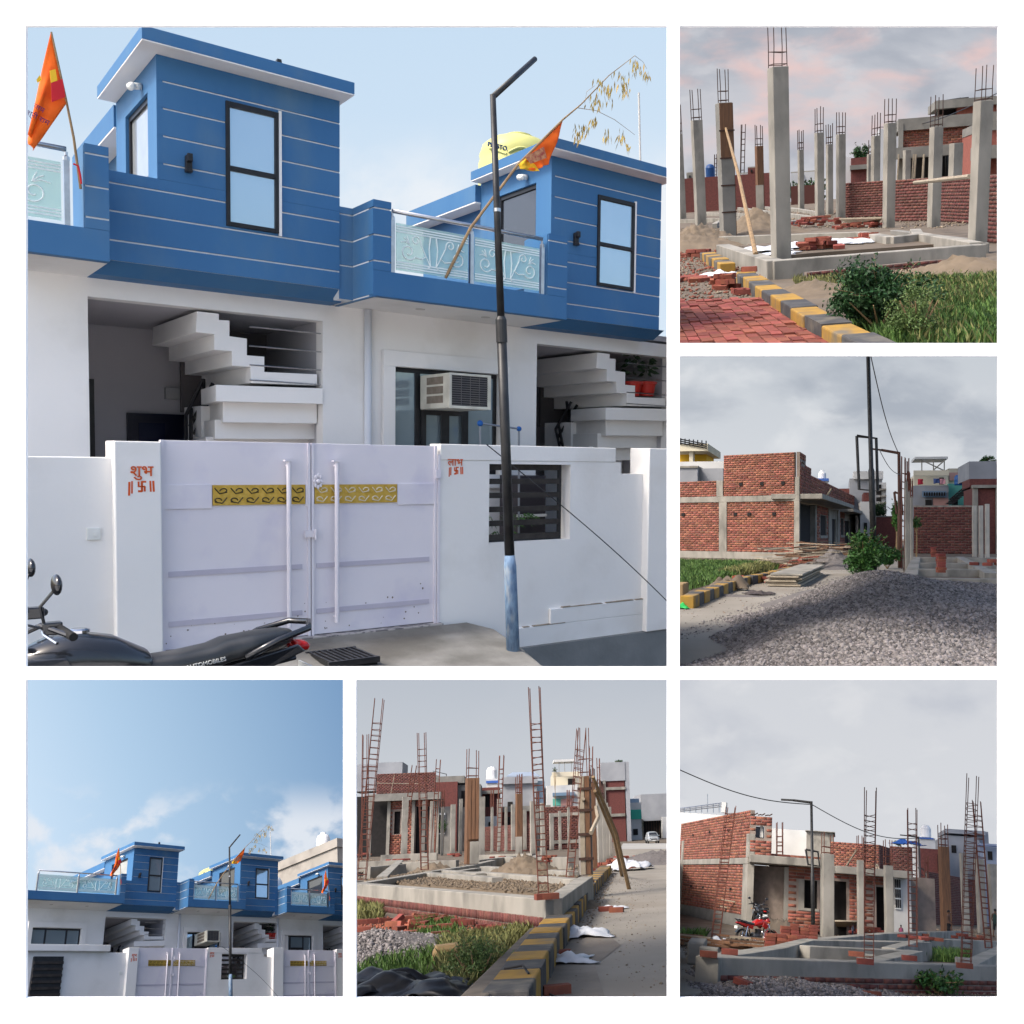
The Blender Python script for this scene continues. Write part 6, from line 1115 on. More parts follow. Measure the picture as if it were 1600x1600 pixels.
# ================================================================ place 4: the same row seen from farther down the street
PANEL = 4
R4 = Matrix(((.538281, -.82259559, -.1832759), (.76382649, .38429142, .51854527), (-.3561217, -.41911406, .83517707)))
FR4 = TR((-15.12657584, 31.94367536, -14.67363727)) @ R4.to_4x4() @ TR((-4, -9, 0))
K4 = FR4 @ FR1.inverted()
LAB4 = {'house': ['large blue and white house at left in the wide street picture', 'middle blue and white house with air cooler in the wide street picture'], 'air_cooler': ['small air cooler in the middle house, wide street picture'], 'clothes_stand': ['clothes stand by the middle house, wide street picture'],
        'flower_pot': ['left red pot on the middle house stair, wide street picture', 'right red pot on the middle house stair, wide street picture'], 'boundary_wall': ['white wall left of the gate in the wide street picture', 'white wall with slatted window in the wide street picture'],
        'gate_pillar': ['lettered white gate pillar in the wide street picture', 'plain white gate pillar by the second gate, wide street picture'], 'double_gate': ['nearer double gate with gold strips, wide street picture'], 'potted_palm': ['palm behind the wall window, wide street picture'], 'cupboard': ['cupboard behind the wall window, wide street picture'],
        'drain_grate': ['drain grate before the nearer gate, wide street picture'], 'street_lamp': ['nearer tall black lamp post in the wide street picture'], 'hanging_wire': ['black wire on the white wall, wide street picture'], 'flag': ['leftmost saffron flag in the wide street picture', 'middle saffron flag on leafy bamboo, wide street picture'],
        'water_tank': ['yellow water tank behind the middle tower, wide street picture'], 'roof_mast': ['thin roof mast on the middle tower, wide street picture'], 'roof_bracket': ['bracket on the left tower roof, wide street picture']}
cnt = {}; C4 = {}
for o in P1_THINGS:
    nm = o.name.split('.')[0]; i = cnt.get(nm, 0); cnt[nm] = i+1
    c = copy_tree(o); c.matrix_world = K4 @ o.matrix_world; ROOTS[c] = 4; c['label'] = LAB4[nm][i]; C4[(nm, i)] = c
    if nm == 'water_tank': c.matrix_world = FR4 @ TR((0, .6, -.5)) @ FR4.inverted() @ c.matrix_world
    if nm == 'house': c['group'] = 'blue and white row houses in the wide picture'
FR = FR4
def shift4(key, d, label, group=None):
    o = C4[key]; c = copy_tree(o); c.matrix_world = FR4 @ TR(d) @ FR4.inverted() @ o.matrix_world; ROOTS[c] = 4; c['label'] = label; return c
shift4(('house', 1), (4.1, -.004, -.02), 'farthest blue and white house at right in the wide street picture')
shift4(('house', 1), (8.4, -.008, -.02), 'last house of the row at the edge of the wide street picture')
shift4(('double_gate', 0), (5.47, 0, -.02), 'farther double gate with gold strips, wide street picture')
shift4(('boundary_wall', 1), (5.5, 0, 0), 'farther white wall with slatted window, wide street picture')
shift4(('gate_pillar', 0), (5.42, 0, 0), 'lettered pillar of the farther gate, wide street picture')
shift4(('street_lamp', 0), (6.3, .2, -.1), 'farther black lamp post at right of the wide street picture')
shift4(('flag', 0), (8.6, 0, -.1), 'rightmost dark saffron flag in the wide street picture')
struct('driveway_ramp', MB().prism([(1.5, 8.33, -1.70), (1.5, 8.0, -1.72), (1.5, 8.0, -1.95), (1.5, 8.33, -1.95)], (12, 0, 0)), concrete)
struct('yard_floor', MB().box((-1.7, 8.46, -1.75), (25, 9.95, -1.6)), grey)
# slatted opening in the left boundary wall and lintel band under the left window
lw = thing('wall_grille', 'black slatted grille at the lower left of the wide street picture', 'grille', (-.2, 8.38, -1.2))
part('grille_back', MB().box((-1.2, 8.36, -1.5), (-.35, 8.425, -.22)), black, lw)
for k in range(7): part('slat', MB().box((-1.2, 8.33, -1.45+k*.17), (-.35, 8.359, -1.38+k*.17)), brn, lw)
wp = thing('wall_coping', 'white thick coping over the left wall in the wide street picture', 'coping', (-.3, 8.45, -.08)); part('coping_slab', MB().box((-1.6, 8.30, -.083), (1.02, 8.6, .1)), white, wp, bev=.01)
# concrete building and tanks behind the row
cb4 = mat('weathered_concrete', (.36, .33, .29), (.28, .26, .23), .8, rough=.95, dirt=(.22, .2, .18), dsc=1.5)
bb = thing('concrete_building', 'plain weathered concrete building behind the row, wide street picture', 'building', (17, 16, -1.9))
part('wall', MB().box((15.2, 14., -1.9), (24, 22, 5.9)), cb4, bb); part('parapet', MB().box((15.1, 13.9, 5.901), (24.1, 22.1, 6.3)), cb4, bb); part('window', MB().box((18.6, 13.95, 4.9), (19.6, 13.999, 5.7)), black, bb)
for (s_, t_, h_, r_, lb) in [(15.6, 15.4, 6.1, .32, 'white water tank on the concrete building roof, wide street picture'), (10.6, 13., 3.1, .5, 'white water tank behind the farthest tower, wide street picture')]:
    tt = thing('water_tank', lb, 'water tank', (s_, t_, h_)); part('tank_body', MB().lathe((s_, t_, h_), [(r_, 0), (r_, .2), (r_*.96, .24), (r_, .28), (r_, .6), (r_*.8, .78), (r_*.4, .84), (r_*.4, .92), (.01, .94)], 20), whitep, tt, smooth=True)
# ================================================================ place 5: rebar cages and the kerbed road
Q = Pan(5, 550, 1060, 3.188, 775, 1.6); Q.use(); G = Q.g
struct('ground', MB().sheet([(-50, 7, -.015), (50, 7, -.015), (70, 290, -.015), (-70, 290, -.015)]), soil)
struct('road', MB().sheet([V3(G(*q), 0) for q in [(760, 1640), (1000, 1290), (1180, 1040), (1300, 900), (1350, 822), (1700, 822), (1750, 1640)]]), roadm)
struct('far_road', MB().sheet([V3(G(*q), .006) for q in [(1350, 822), (1340, 850), (1700, 850), (1700, 822)]]), mat('pale_road', (.36, .35, .33), (.31, .30, .285), .3, rough=1))
struct('road_stain', MB().sheet([V3(G(*q), .006) for q in [(900, 1590), (1010, 1400), (1100, 1300), (1250, 1260), (1340, 1330), (1210, 1430), (1260, 1590)]]), mat('damp_road', (.17, .145, .12), (.24, .21, .175), .9, rough=1, bump=.3, bsc=8))
kerb(Q, [(760, 1555), (960, 1265), (1090, 1110), (1180, 1010), (1265, 930)], 'long yellow and black kerb along the road, rebar picture', w=.42, h=.3, L=.72, start=1)
part_k = thing('kerb_backing', 'rough concrete kerb backing at the bottom, rebar picture', 'kerb', V3(G(700, 1590), 0)); a, b = G(640, 1590, .3), G(960, 1235, .3); d = (b-a); s = Vector((d.y, -d.x, 0)).normalized(); part('backing', MB().obox(V3(a, -.1)-s*.22, d, s*.26, Vector((0, 0, .39))), mat('rough_kerb', (.15, .125, .10), (.10, .085, .07), 4, rough=1, bump=.5, bsc=9), part_k, bev=.03)
# ---- foundation beams
fd = thing('foundation', 'large front plinth ring of grey concrete beams, rebar picture', 'foundation', V3(G(500, 1130), 0)); H = .55
B = lambda a, b, **k: beam(Q, a, b, parent=fd, **{**dict(h=H, w=.34, m=cem), **k})
B((20, 1018), (1000, 1095)); B((1000, 1095), (1165, 988)); B((40, 1018), (370, 965)); B((370, 965), (720, 990), w=.3); B((630, 962), (1140, 1000), w=.3); B((470, 955), (640, 970), w=.3); B((520, 960), (620, 945), w=.3); B((380, 962), (600, 930), w=.3)
f2 = thing('foundation', 'farther plinth beams behind the front ring, rebar picture', 'foundation', V3(G(500, 930), 0))
for a, b in [((20, 915), (240, 905)), ((80, 940), (250, 925)), ((250, 915), (520, 905)), ((240, 905), (150, 985)), ((150, 880), (420, 868)), ((620, 905), (800, 885)), ((660, 935), (1100, 960)), ((730, 890), (1090, 890)), ((590, 930), (700, 905)), ((830, 920), (920, 880)), ((640, 880), (900, 872))]: beam(Q, a, b, w=.34, h=.5, parent=f2)
bw_ = thing('brick_footing', 'dark brick-on-edge footing under the front beam, rebar picture', 'brickwork', V3(G(500, 1180), 0)); a_, b_ = G(10, 1017, H), G(1000, 1095, H); n_ = Vector((b_.y-a_.y, a_.x-b_.x, 0)).normalized(); n_ = n_ if n_.dot(-a_) > 0 else -n_; brick_wall(bw_, V3(a_+n_*.185, 0), V3(b_+n_*.185, 0), -.05, .27, m=brick2, bl=.11, bh=.16, thick=.03, gap=.014, out=n_)
# sand bed in the front ring and small soil in the others
c_ = [(60, 1005), (370, 958), (700, 985), (1130, 985), (1000, 1075)]
struct('sand_bed', MB().prism([V3(G(*q, .42), -.1) for q in c_], (0, 0, .52)), sandm)
heap(Q, 840, 1040, 2.6, 2.6, .85, 'sand_heap', sandm, 'brown sand heap inside the front plinth ring, rebar picture', 'sand heap', 11, 60); heap(Q, 400, 1015, 2.4, 1.8, .66, 'sand_heap', sandm, 'flatter sand at the left inside the front ring, rebar picture', 'sand heap', 12); heap(Q, 1120, 1130, .6, 1.6, .25, 'sand_heap', sandm, 'sand spilled against the kerb, rebar picture', 'sand heap', 13)
# ---- cages
for (ab, bb, at, bt, wz, lab, n, st) in [(955, 1085, 905, 30, 50, 'tallest leaning rebar cage at the front right corner, rebar picture', 26, (0, .82)), (45, 1000, 140, 95, 44, 'leaning rebar cage at the left edge, rebar picture', 26, (0, .86)), (1085, 985, 1145, 245, 38, 'rebar cage leaning right beside the boarded column, rebar picture', 20, (0, .85)),
    (362, 950, 345, 265, 36, 'upright rebar cage in front of the grey columns, rebar picture', 20, (0, .88)), (730, 862, 745, 380, 20, 'thin rebar cage midway behind the front ring, rebar picture', 18, (0, .85)), (245, 850, 310, 430, 22, 'small leaning rebar cage wrapped round a pale column, rebar picture', 14, (0, .85)),
    (62, 900, 65, 275, 28, 'far rebar cage behind the left one, rebar picture', 12, (.2, .8)), (525, 760, 540, 380, 18, 'far rebar cage left of the brown column, rebar picture', 10, (.2, .9)), (1185, 900, 1190, 335, 16, 'rebar bars behind the boarded column, rebar picture', 8, (.3, .9)), (405, 800, 430, 400, 20, 'far slanting rebar tops over the brick house, rebar picture', 8, (.4, .9)), (840, 790, 840, 475, 12, 'far short rebar cage over the brown column, rebar picture', 7, (.3, .9)), (1240, 880, 1225, 395, 12, 'far thin bars by the kerb columns, rebar picture', 5, (.3, .9))]:
    cage(Q, ab, bb, at, bt, wz, lab, n, st, rustr, z0=H if bb > 930 else .3, ymax=95)
for (a, b, z_) in [(955, 1102, H), (985, 1100, H)]: loose(Q, G(a, b, z_), .3, 0, ['brick under the tallest cage, left one, rebar picture', 'brick under the tallest cage, right one, rebar picture'][a > 960], sc=1.7)
# ---- columns
for (a0, a1, bt, bb, rt, lab, m) in [(242, 275, 590, 858, None, 'pale leaning column by the leftmost porch, rebar picture', cem), (385, 408, 612, 855, None, 'slim pale column left of the brick heap, rebar picture', cem), (488, 513, 628, 850, None, 'slim column at the end of the brick wall, rebar picture', cem), (625, 660, 590, 880, None, 'pale column just behind the big brown one, rebar picture', cem), (72, 92, 600, 870, None, 'column at the far left behind the cage, rebar picture', cem),
    (888, 918, 612, 880, None, 'pale column right of the small brown one, rebar picture', cem), (940, 963, 620, 880, None, 'pale column behind the tallest cage, rebar picture', cem), (985, 1006, 672, 852, None, 'short pale column against the far brick wall, rebar picture', cem), (792, 812, 628, 840, None, 'far short column left of the small brown one, rebar picture', cem), (852, 870, 655, 840, None, 'far short column right of the small brown one, rebar picture', cem), (722, 742, 600, 865, None, 'slim column inside the thin cage, rebar picture', cem)]:
    column(Q, a0, a1, bt, bb, bt, lab, m, yaw=.2, bars=False, group='concrete columns in the rebar picture', z0=.2, ymax=95)
R, p, w, Hh = column(Q, 560, 628, 497, 922, 348, 'big column in brown timber shuttering at centre, rebar picture', timber, yaw=.25, group='concrete columns in the rebar picture', z0=H, rust_m=rustr); part('bare_lower_shaft', MB().box((p.x-w*.1, p.y-w*.72, H), (p.x+w*.62, p.y-w*.4, Hh*.36)), cem, R)
for k in (-.3, .02, .34): part('shutter_board', MB().box((p.x+w*k-.0, p.y-w*.70, Hh*.38), (p.x+w*(k+.28), p.y-w*.62, Hh*.995)), timber, R, bev=.006)
R, p, w, Hh = column(Q, 815, 850, 575, 885, 480, 'smaller column in brown shuttering, rebar picture', timber, yaw=.25, group='concrete columns in the rebar picture', z0=.3, rust_m=rustr); part('bare_lower_shaft', MB().box((p.x-w*.6, p.y-w*.75, .3), (p.x+w*.5, p.y-w*.45, Hh*.36)), cem, R)
# boarded column and the row behind it along the kerb
R, p, w, Hh = column(Q, 1135, 1198, 488, 975, 240, 'tall column boxed in grey boards beside the kerb, rebar picture', mat('form_grey', (.23, .21, .19), (.16, .145, .13), 4, rough=.95, stretch=(3, 3, .5)), yaw=.2, group='concrete columns in the rebar picture', z0=H, rust_m=rustr)
for k in (.12, .3, .5, .7, .88): part('form_clamp', MB().box((p.x-w*.66, p.y-w*.72, Hh*k), (p.x+w*.66, p.y-w*.62, Hh*k+.07)), rust, R)
for k in (-.5, -.02): part('form_board', MB().box((p.x+w*k, p.y-w*.615, H), (p.x+w*(k+.42), p.y-w*.58, Hh)), plank if k < -.1 else timber, R)
for i, (a0, a1, bt, bb) in enumerate([(1195, 1222, 520, 945), (1225, 1250, 580, 925), (1248, 1268, 600, 908), (1265, 1283, 620, 895), (1282, 1298, 640, 882)]): column(Q, a0, a1, bt, bb, bt-80, ['first', 'second', 'third', 'fourth', 'last'][i]+' column of the row receding along the kerb, rebar picture', [timber, cem, cem, cem, cem][i], yaw=.2, bars=i < 3, group='concrete columns in the rebar picture', z0=.2)
for i, (a, b, c, d_, lab) in enumerate([(1380, 1050, 1200, 490, 'long timber prop leaning from the road to the boarded column, rebar picture'), (1345, 985, 1210, 560, 'second timber prop against the kerb columns, rebar picture'), (1130, 985, 1152, 600, 'pale crooked bamboo by the boarded column, rebar picture'), (1190, 770, 1215, 640, 'short curved bamboo beside the boarded column, rebar picture')]):
    p0 = G(a, b) if b > 800 else Q.at(a, b, 25); t0 = Q.at(c, d_, p.y-.3); solo('timber_prop', MB().tube([p0, p0.lerp(t0, .5)+Vector((.12, 0, .05)), t0], [.06, .055, .045], 6), bamboo if i < 2 else plank, lab, 'prop')
# ---- bricks, gravel, rubbish in front
for i, (a, b, yw, tl) in enumerate([(50, 1225, .1, 0), (52, 1265, .15, 0), (228, 1215, .8, -.5), (265, 1208, .1, 0), (160, 1218, .5, .1), (205, 1235, -.3, 0), (265, 1240, .6, .2), (325, 1225, .2, 0), (345, 1205, -.1, 0), (385, 1212, .9, 0), (330, 1200, .4, .3), (415, 1195, .3, 0), (440, 1215, 1.2, 0), (300, 1255, .7, .2), (370, 1260, -.4, 0), (280, 1285, .2, 0), (440, 1290, .3, 0), (240, 1262, .9, 0), (460, 1250, .2, 0), (570, 1228, -.1, 0), (530, 1222, .1, 0), (480, 1200, .5, 0), (660, 1252, .2, 0), (715, 1255, -.3, 0), (310, 1238, .3, .4), (110, 1222, .2, 0), (360, 1235, 1.3, 0), (550, 1205, .3, 0)]):
    loose(Q, G(a, b, .02), yw, tl, 'loose red brick in the scatter before the brick footing, rebar picture', group='loose bricks before the footing', sc=1.5)
heap(Q, 110, 1350, 1.5, 2.2, .28, 'gravel_patch', gravelb, 'grey gravel patch at the left, rebar picture', 'gravel', 14); c = G(110, 1350); n = 9000; r_ = np.sqrt(rng.random(n)); t_ = rng.random(n)*6.283; xx, yy = c.x+1.45*r_*np.cos(t_), c.y+2.1*r_*np.sin(t_); zz = .28*(1-r_)**1.1; gs = stones('gravel', np.stack([xx, yy, zz], 1), .022, gravelm, ''); solo('gravel', gs, gravelm, 'loose grey stones covering the gravel patch, rebar picture', 'gravel', kind='stuff')
grass(Q, [(10, 1100), (120, 1120), (160, 1200), (20, 1215)], 2200, .06, .28, drygrass, w=.014, label='dry weeds at the left before the footing, rebar picture'); grass(Q, [(330, 1200), (960, 1240), (830, 1400), (700, 1500), (560, 1590), (10, 1530), (20, 1440), (250, 1380)], 15000, .04, .16, grassm, w=.011, label='green grass between bricks and kerb, rebar picture', patch=3.1); grass(Q, [(450, 1330), (900, 1260), (760, 1450), (560, 1590), (430, 1560)], 9000, .06, .24, drygrass, w=.009, label='tall yellowish weeds beside the kerb, rebar picture')
bush(Q, G(620, 1530), (.45, .4, .3), 3000, .018, 'yellow green weed clump at the bottom, rebar picture', mat('weed_leaf', (0, 0, 0))); bush(Q, G(160, 860), (1.6, 1, .9), 1200, .12, 'dark shrub before the left porch, rebar picture', leafd); bush_at(Q, 455, 740, 98, 24, 500, 'slim green sapling by the window, rebar picture', leafm, 30)
R = thing('kerb_stone', 'yellow stone half hidden in weeds, rebar picture', 'stone', G(485, 1415)); part('block', MB().loft([(-.22, 0, .1, .06, .06), (-.18, 0, .12, .12, .11), (.1, 0, .12, .13, .12), (.24, 0, .1, .06, .06)], 9, 3).xf(TR(G(485, 1415)) @ rotz(.2)), mat('stone_ochre', (.30, .20, .09)), R)
for i, (a, b, rx, ry, h_, m, lab) in enumerate([(830, 1268, .42, .5, .1, sackm, 'white plastic sheet by the footing corner, rebar picture'), (1145, 1285, .38, .45, .16, sackm, 'white sack on the road beside the kerb, rebar picture'), (1060, 1415, .34, .3, .12, sackm, 'white torn sack below the brick on the road, rebar picture'), (650, 1410, .38, .3, .12, mat('pale_rag', (.40, .37, .30), rough=.9), 'pale rag lying in the weeds, rebar picture'), (1375, 955, .9, 1., .5, sackm, 'white bag beside the road brick pile, rebar picture'), (1300, 1150, .25, .3, .08, sackm, 'small white scrap on the sand, rebar picture')]): sack(Q, G(a, b), rx, ry, h_, lab, m, seed=20+i)
for i, (a, b, rx, ry, h_) in enumerate([(130, 1585, .6, .5, .28), (330, 1590, .7, .45, .26)]): sack(Q, G(a, b), rx, ry, h_, ['crumpled black tarpaulin at the bottom left corner, rebar picture', 'crumpled black tarpaulin right of the corner one, rebar picture'][i], tarp, seed=31+i, n=26, name='tarpaulin', cat='tarpaulin')
for i, (a, b, yw, lab) in enumerate([(1035, 1390, .1, 'red brick on the road by the torn sack, rebar picture'), (1265, 1160, .2, 'brown brick at left on the spilled sand, rebar picture'), (1318, 1165, -.3, 'brown brick at right on the spilled sand, rebar picture'), (1018, 1575, .2, 'flat red rag-like brick at the bottom, rebar picture'), (1090, 1290, .6, 'stone beside the white sack, rebar picture'), (1145, 1053, .3, 'brick on the kerb line, rebar picture')]): loose(Q, G(a, b), yw, 0, lab, sc=1.6)
brick_heap(Q, 985, 925, 26, .6, 'brick heap inside the far right ring, rebar picture', .2, 4, 1.7); brick_heap(Q, 430, 855, 40, .9, 'brick heap with white bag before the wall, rebar picture', .1, 6, 1.8); brick_heap(Q, 1300, 950, 34, .9, 'red brick pile on the road under the props, rebar picture', 0, 4, 1.8); brick_heap(Q, 1400, 900, 18, 1.5, 'flat bricks along the road edge, rebar picture', 0, 2, 2.2); brick_heap(Q, 500, 888, 10, .6, 'few bricks on the rear beam, rebar picture', .4, 2, 1.8); brick_heap(Q, 230, 908, 10, .6, 'few bricks at the left rear beam, rebar picture', .4, 1, 1.8); brick_heap(Q, 60, 880, 12, .7, 'bricks at the left edge beam, rebar picture', .3, 2, 1.8); brick_heap(Q, 725, 905, 8, .5, 'few bricks beside the centre beam, rebar picture', .3, 2, 1.8)
sack(Q, G(440, 830, .7), .5, .4, .7, 'white bag on the brick heap, rebar picture', sackm, seed=41); heap(Q, 1545, 915, 2.4, 4, .7, 'gravel_heap', gravelb, 'dark gravel heap on the road at the right edge, rebar picture', 'gravel heap', 15)
clods(Q, [(960, 1300), (1250, 1000), (1500, 1000), (1600, 1590), (820, 1590)], 900, .011, 'grit scattered on the road, rebar picture'); clods(Q, [(60, 1005), (370, 958), (1130, 985), (1000, 1075)], 5000, .03, 'lumps of sand in the front ring, rebar picture', sandm, z0=.425); clods(Q, [(960, 1290), (1240, 960), (1330, 960), (1130, 1330)], 900, .022, 'earth and brick crumbs along the kerb, rebar picture'); clods(Q, [(0, 900), (1140, 930), (1140, 985), (0, 1000)], 2500, .05, 'rubble between the rear beams, rebar picture'); clods(Q, [(20, 1180), (950, 1240), (700, 1330), (20, 1300)], 900, .03, 'brick crumbs in the grass, rebar picture', brickl)
# cable lying on the kerb
solo('cable', MB().tube([G(760, 1445, .33), G(850, 1430, .36), G(880, 1470, .3), G(900, 1520, .02), G(980, 1570, .02), G(1020, 1590, .02)], .012, 5), blackp, 'black cable lying over the kerb at the bottom, rebar picture', 'cable')
# ---- walls and houses behind
def B_(R, nm, a0, a1, b0, b1, y, dep, m): return fbox(Q, R, nm, a0, a1, b0, b1, y, dep, m)
R = thing('brick_wall', 'low red brick wall behind the brown column, rebar picture', 'wall', V3(G(650, 855), 0)); p, q = V3(G(500, 856), 0), V3(G(890, 862), 0); brick_wall(R, p, q, 0, Q.top(p, 752), m=brick2, bl=.36, bh=.15)
R = thing('brick_wall', 'far red brick boundary wall with pale band, rebar picture', 'wall', V3(G(1040, 840), 0)); y = 98; p, q = Q.at(960, 800, y), Q.at(1145, 800, y); brick_wall(R, V3(p, 0), V3(q, 0), 0, Q.at(1000, 640, y).z, m=brick2, bl=.4, bh=.17); B_(R, 'band', 985, 1135, 672, 684, y-.15, .1, cem); B_(R, 'band', 985, 1135, 808, 818, y-.15, .1, cem)
h = thing('brick_house', 'long unfinished brick house at left, rebar picture', 'house', V3(G(200, 845), 0)); y = 104
p, q = Q.at(120, 600, y), Q.at(415, 600, y); zt = Q.at(250, 472, y).z; zm_ = Q.at(250, 585, y).z; brick_wall(h, V3(p, 0), V3(q, 0), zm_, zt, m=brick2, bl=.34, bh=.14)
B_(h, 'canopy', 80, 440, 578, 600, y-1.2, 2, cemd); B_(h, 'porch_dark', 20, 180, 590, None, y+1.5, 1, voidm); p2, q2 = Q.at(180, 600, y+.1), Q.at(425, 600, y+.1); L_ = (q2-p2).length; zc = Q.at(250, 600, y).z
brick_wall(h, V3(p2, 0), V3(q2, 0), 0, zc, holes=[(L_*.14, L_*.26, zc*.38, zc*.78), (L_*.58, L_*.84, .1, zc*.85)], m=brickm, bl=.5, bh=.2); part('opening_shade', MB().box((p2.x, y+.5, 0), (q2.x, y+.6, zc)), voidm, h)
for x in (178, 300, 420): B_(h, 'column', x, x+14, 596, None, y-.2, .3, cem)
wd = B_(h, 'window', 428, 462, 672, 775, y-.05, .2, plastic_w); 
for k in range(3): B_(h, 'window_gap', 431+k*10.5, 439+k*10.5, 680, 770, y-.1, .03, voidm)
B_(h, 'plaster_wall', 425, 490, 640, None, y+.15, .3, cemd); B_(h, 'roof_block', 120, 250, 420, 474, y+9, 6, gw); B_(h, 'left_wing', 10, 118, 430, 560, y+12, 6, gw)
part('scaffold_pole', MB().tube([Q.at(125, 522, y-.5), Q.at(330, 525, y-.5)], .03, 4).tube([Q.at(212, 480, y-.5), Q.at(190, 590, y-.5)], .03, 4), plank, h)
h = thing('brick_house', 'second brick house with dark windows behind the posts, rebar picture', 'house', V3(G(480, 840), 0)); y = 116; B_(h, 'wall', 410, 525, 518, None, y, 8, brick2); B_(h, 'parapet', 405, 560, 490, 520, y+.5, 8, cemd); B_(h, 'side_wall', 525, 640, 530, None, y+1, 6, cemd); B_(h, 'window', 545, 565, 560, 640, y+.9, .1, voidm); B_(h, 'door', 440, 458, 600, 690, y-.05, .1, voidm); B_(h, 'window', 600, 625, 560, 640, y+.9, .1, voidm)
h = thing('brick_house', 'third brick house with red upper wall, rebar picture', 'house', V3(G(680, 840), 0)); y = 124; B_(h, 'wall', 632, 735, 545, 690, y, 8, brick2); B_(h, 'lower_wall', 632, 735, 690, None, y-.1, 8, pal); B_(h, 'canopy', 625, 745, 560, 572, y-1, 2, cemd); B_(h, 'window', 664, 684, 580, 640, y-.05, .1, voidm); B_(h, 'window', 680, 695, 715, 745, y-.2, .1, voidm)
h = thing('water_tank', 'white tank on a small blue and white roof room, rebar picture', 'water tank', Q.at(695, 500, 134)); B_(h, 'roof_room', 670, 725, 500, 560, 134, 3, pal); B_(h, 'blue_band', 668, 728, 510, 520, 133.8, .15, mat('blue_stand', (.05, .12, .38), rough=.6)); c = Q.at(695, 500, 135.5); part('tank_body', MB().lathe(c, [(.7, 0), (.7, 1.1), (.45, 1.5), (.01, 1.6)], 14), whitep, h)
h = thing('grey_house', 'grey rendered house with a sloping roof sheet, rebar picture', 'house', V3(G(850, 840), 0)); y = 140; B_(h, 'wall', 750, 920, 500, None, y, 10, gw); B_(h, 'slab', 745, 925, 492, 520, y-.6, 11, gw); part('roof_sheet', MB().prism([Q.at(770, 490, y-.5), Q.at(935, 490, y-.5), Q.at(905, 470, y+4), Q.at(800, 472, y+4)], (0, 0, .12)), mat('blue_sheet', (.25, .30, .38), rough=.5), h); B_(h, 'window', 775, 800, 615, 650, y-.05, .1, voidm); B_(h, 'blue_wing', 920, 960, 510, None, y+1, 6, mat('pale_blue_wall', (.25, .34, .44), rough=.9))
h = thing('terrace_house', 'cream terrace house with pergola, rebar picture', 'house', V3(G(1060, 830), 0)); y = 137; B_(h, 'wall', 970, 1130, 535, None, y, 10, pal); B_(h, 'upper_wall', 1000, 1130, 475, 538, y+2, 8, wy); B_(h, 'parapet', 996, 1135, 468, 486, y-.5, .4, wy); B_(h, 'teal_panel', 1000, 1055, 600, 632, y-.1, .1, teal); B_(h, 'balcony', 1000, 1110, 570, 582, y-1, 1, mat('balcony_blue', (.13, .20, .28))); B_(h, 'pink_panel', 1040, 1095, 600, 632, y-.15, .05, pinkw); B_(h, 'pergola_roof', 1005, 1110, 405, 413, y, 4, pal); B_(h, 'window', 1075, 1110, 500, 530, y+1.95, .1, voidm)
for x in (1030, 1058, 1092): B_(h, 'pergola_post', x, x+3, 413, 470, y+.2, .2, cemd)
h = thing('brick_house', 'low dark brick house between the brown columns, rebar picture', 'house', V3(G(800, 835), 0)); y = 127; B_(h, 'wall', 742, 985, 655, None, y, 6, brick2); B_(h, 'slab', 735, 990, 640, 656, y-.8, 7, cemd)
for x in (760, 830, 930): B_(h, 'opening', x, x+26, 690, None, y-.1, .05, voidm)
for i, (a0, a1, bt) in enumerate([(345, 362, 610), (440, 455, 640), (530, 548, 600), (690, 704, 640), (760, 774, 640), (920, 934, 650), (1030, 1044, 660), (1075, 1088, 640)]): column(Q, a0, a1, bt, 850, bt-(90 if i % 2 else 0), ['first', 'second', 'third', 'fourth', 'fifth', 'sixth', 'seventh', 'eighth'][i]+' from the left of the thin far columns, rebar picture', cem, yaw=.2, bars=i % 2 == 1, group='thin far columns in the rebar picture', rust_m=rustr, ymax=96)
bush_at(Q, 1010, 458, 136, 14, 300, 'rooftop plants on the terrace house, rebar picture', leafd)
h = thing('brick_tower_house', 'tall brick house with grey side wall by the road, rebar picture', 'house', V3(G(1310, 830), 0)); y = 139; B_(h, 'brick_wall', 1258, 1358, 505, None, y, 6, brick2); B_(h, 'grey_storey', 1238, 1362, 420, 508, y-.2, 7, gw); B_(h, 'band', 1255, 1362, 543, 553, y-.3, .2, cem); B_(h, 'band', 1255, 1362, 676, 686, y-.3, .2, cem); B_(h, 'side_wall', 1358, 1380, 415, None, y-.1, 14, gw); B_(h, 'column', 1250, 1264, 508, None, y-.35, .3, cemd)
bush_at(Q, 1330, 415, 140, 22, 350, 'plants on the tall brick house roof, rebar picture', leafd, 8)
h = thing('green_shop', 'green and white far shop front, rebar picture', 'building', V3(G(1410, 822), 0)); y = 150; B_(h, 'wall', 1378, 1442, 620, None, y, 8, pal); B_(h, 'green_band', 1378, 1442, 655, 700, y-.2, .15, mat('shop_green', (.04, .36, .26), rough=.7)); B_(h, 'roof_room', 1380, 1430, 600, 622, y+1, 5, mat('pale_blue_wall', (0, 0, 0))); B_(h, 'door', 1400, 1425, 750, 780, y-.1, .05, voidm)
h = thing('grey_block', 'plain grey far block at the end of the road, rebar picture', 'building', V3(G(1510, 822), 0)); B_(h, 'wall', 1438, 1700, 578, 700, 160, 10, gw); B_(h, 'dark_gate', 1450, 1545, 700, None, 161, .5, voidm); B_(h, 'side_pier', 1545, 1700, 690, None, 159, 4, pal); B_(h, 'side_pier', 1438, 1452, 700, None, 159.5, 4, cemd)
for i in range(7): B_(h, 'gate_bar', 1452+i*13, 1455+i*13, 700, 800, 160.8, .1, rust)
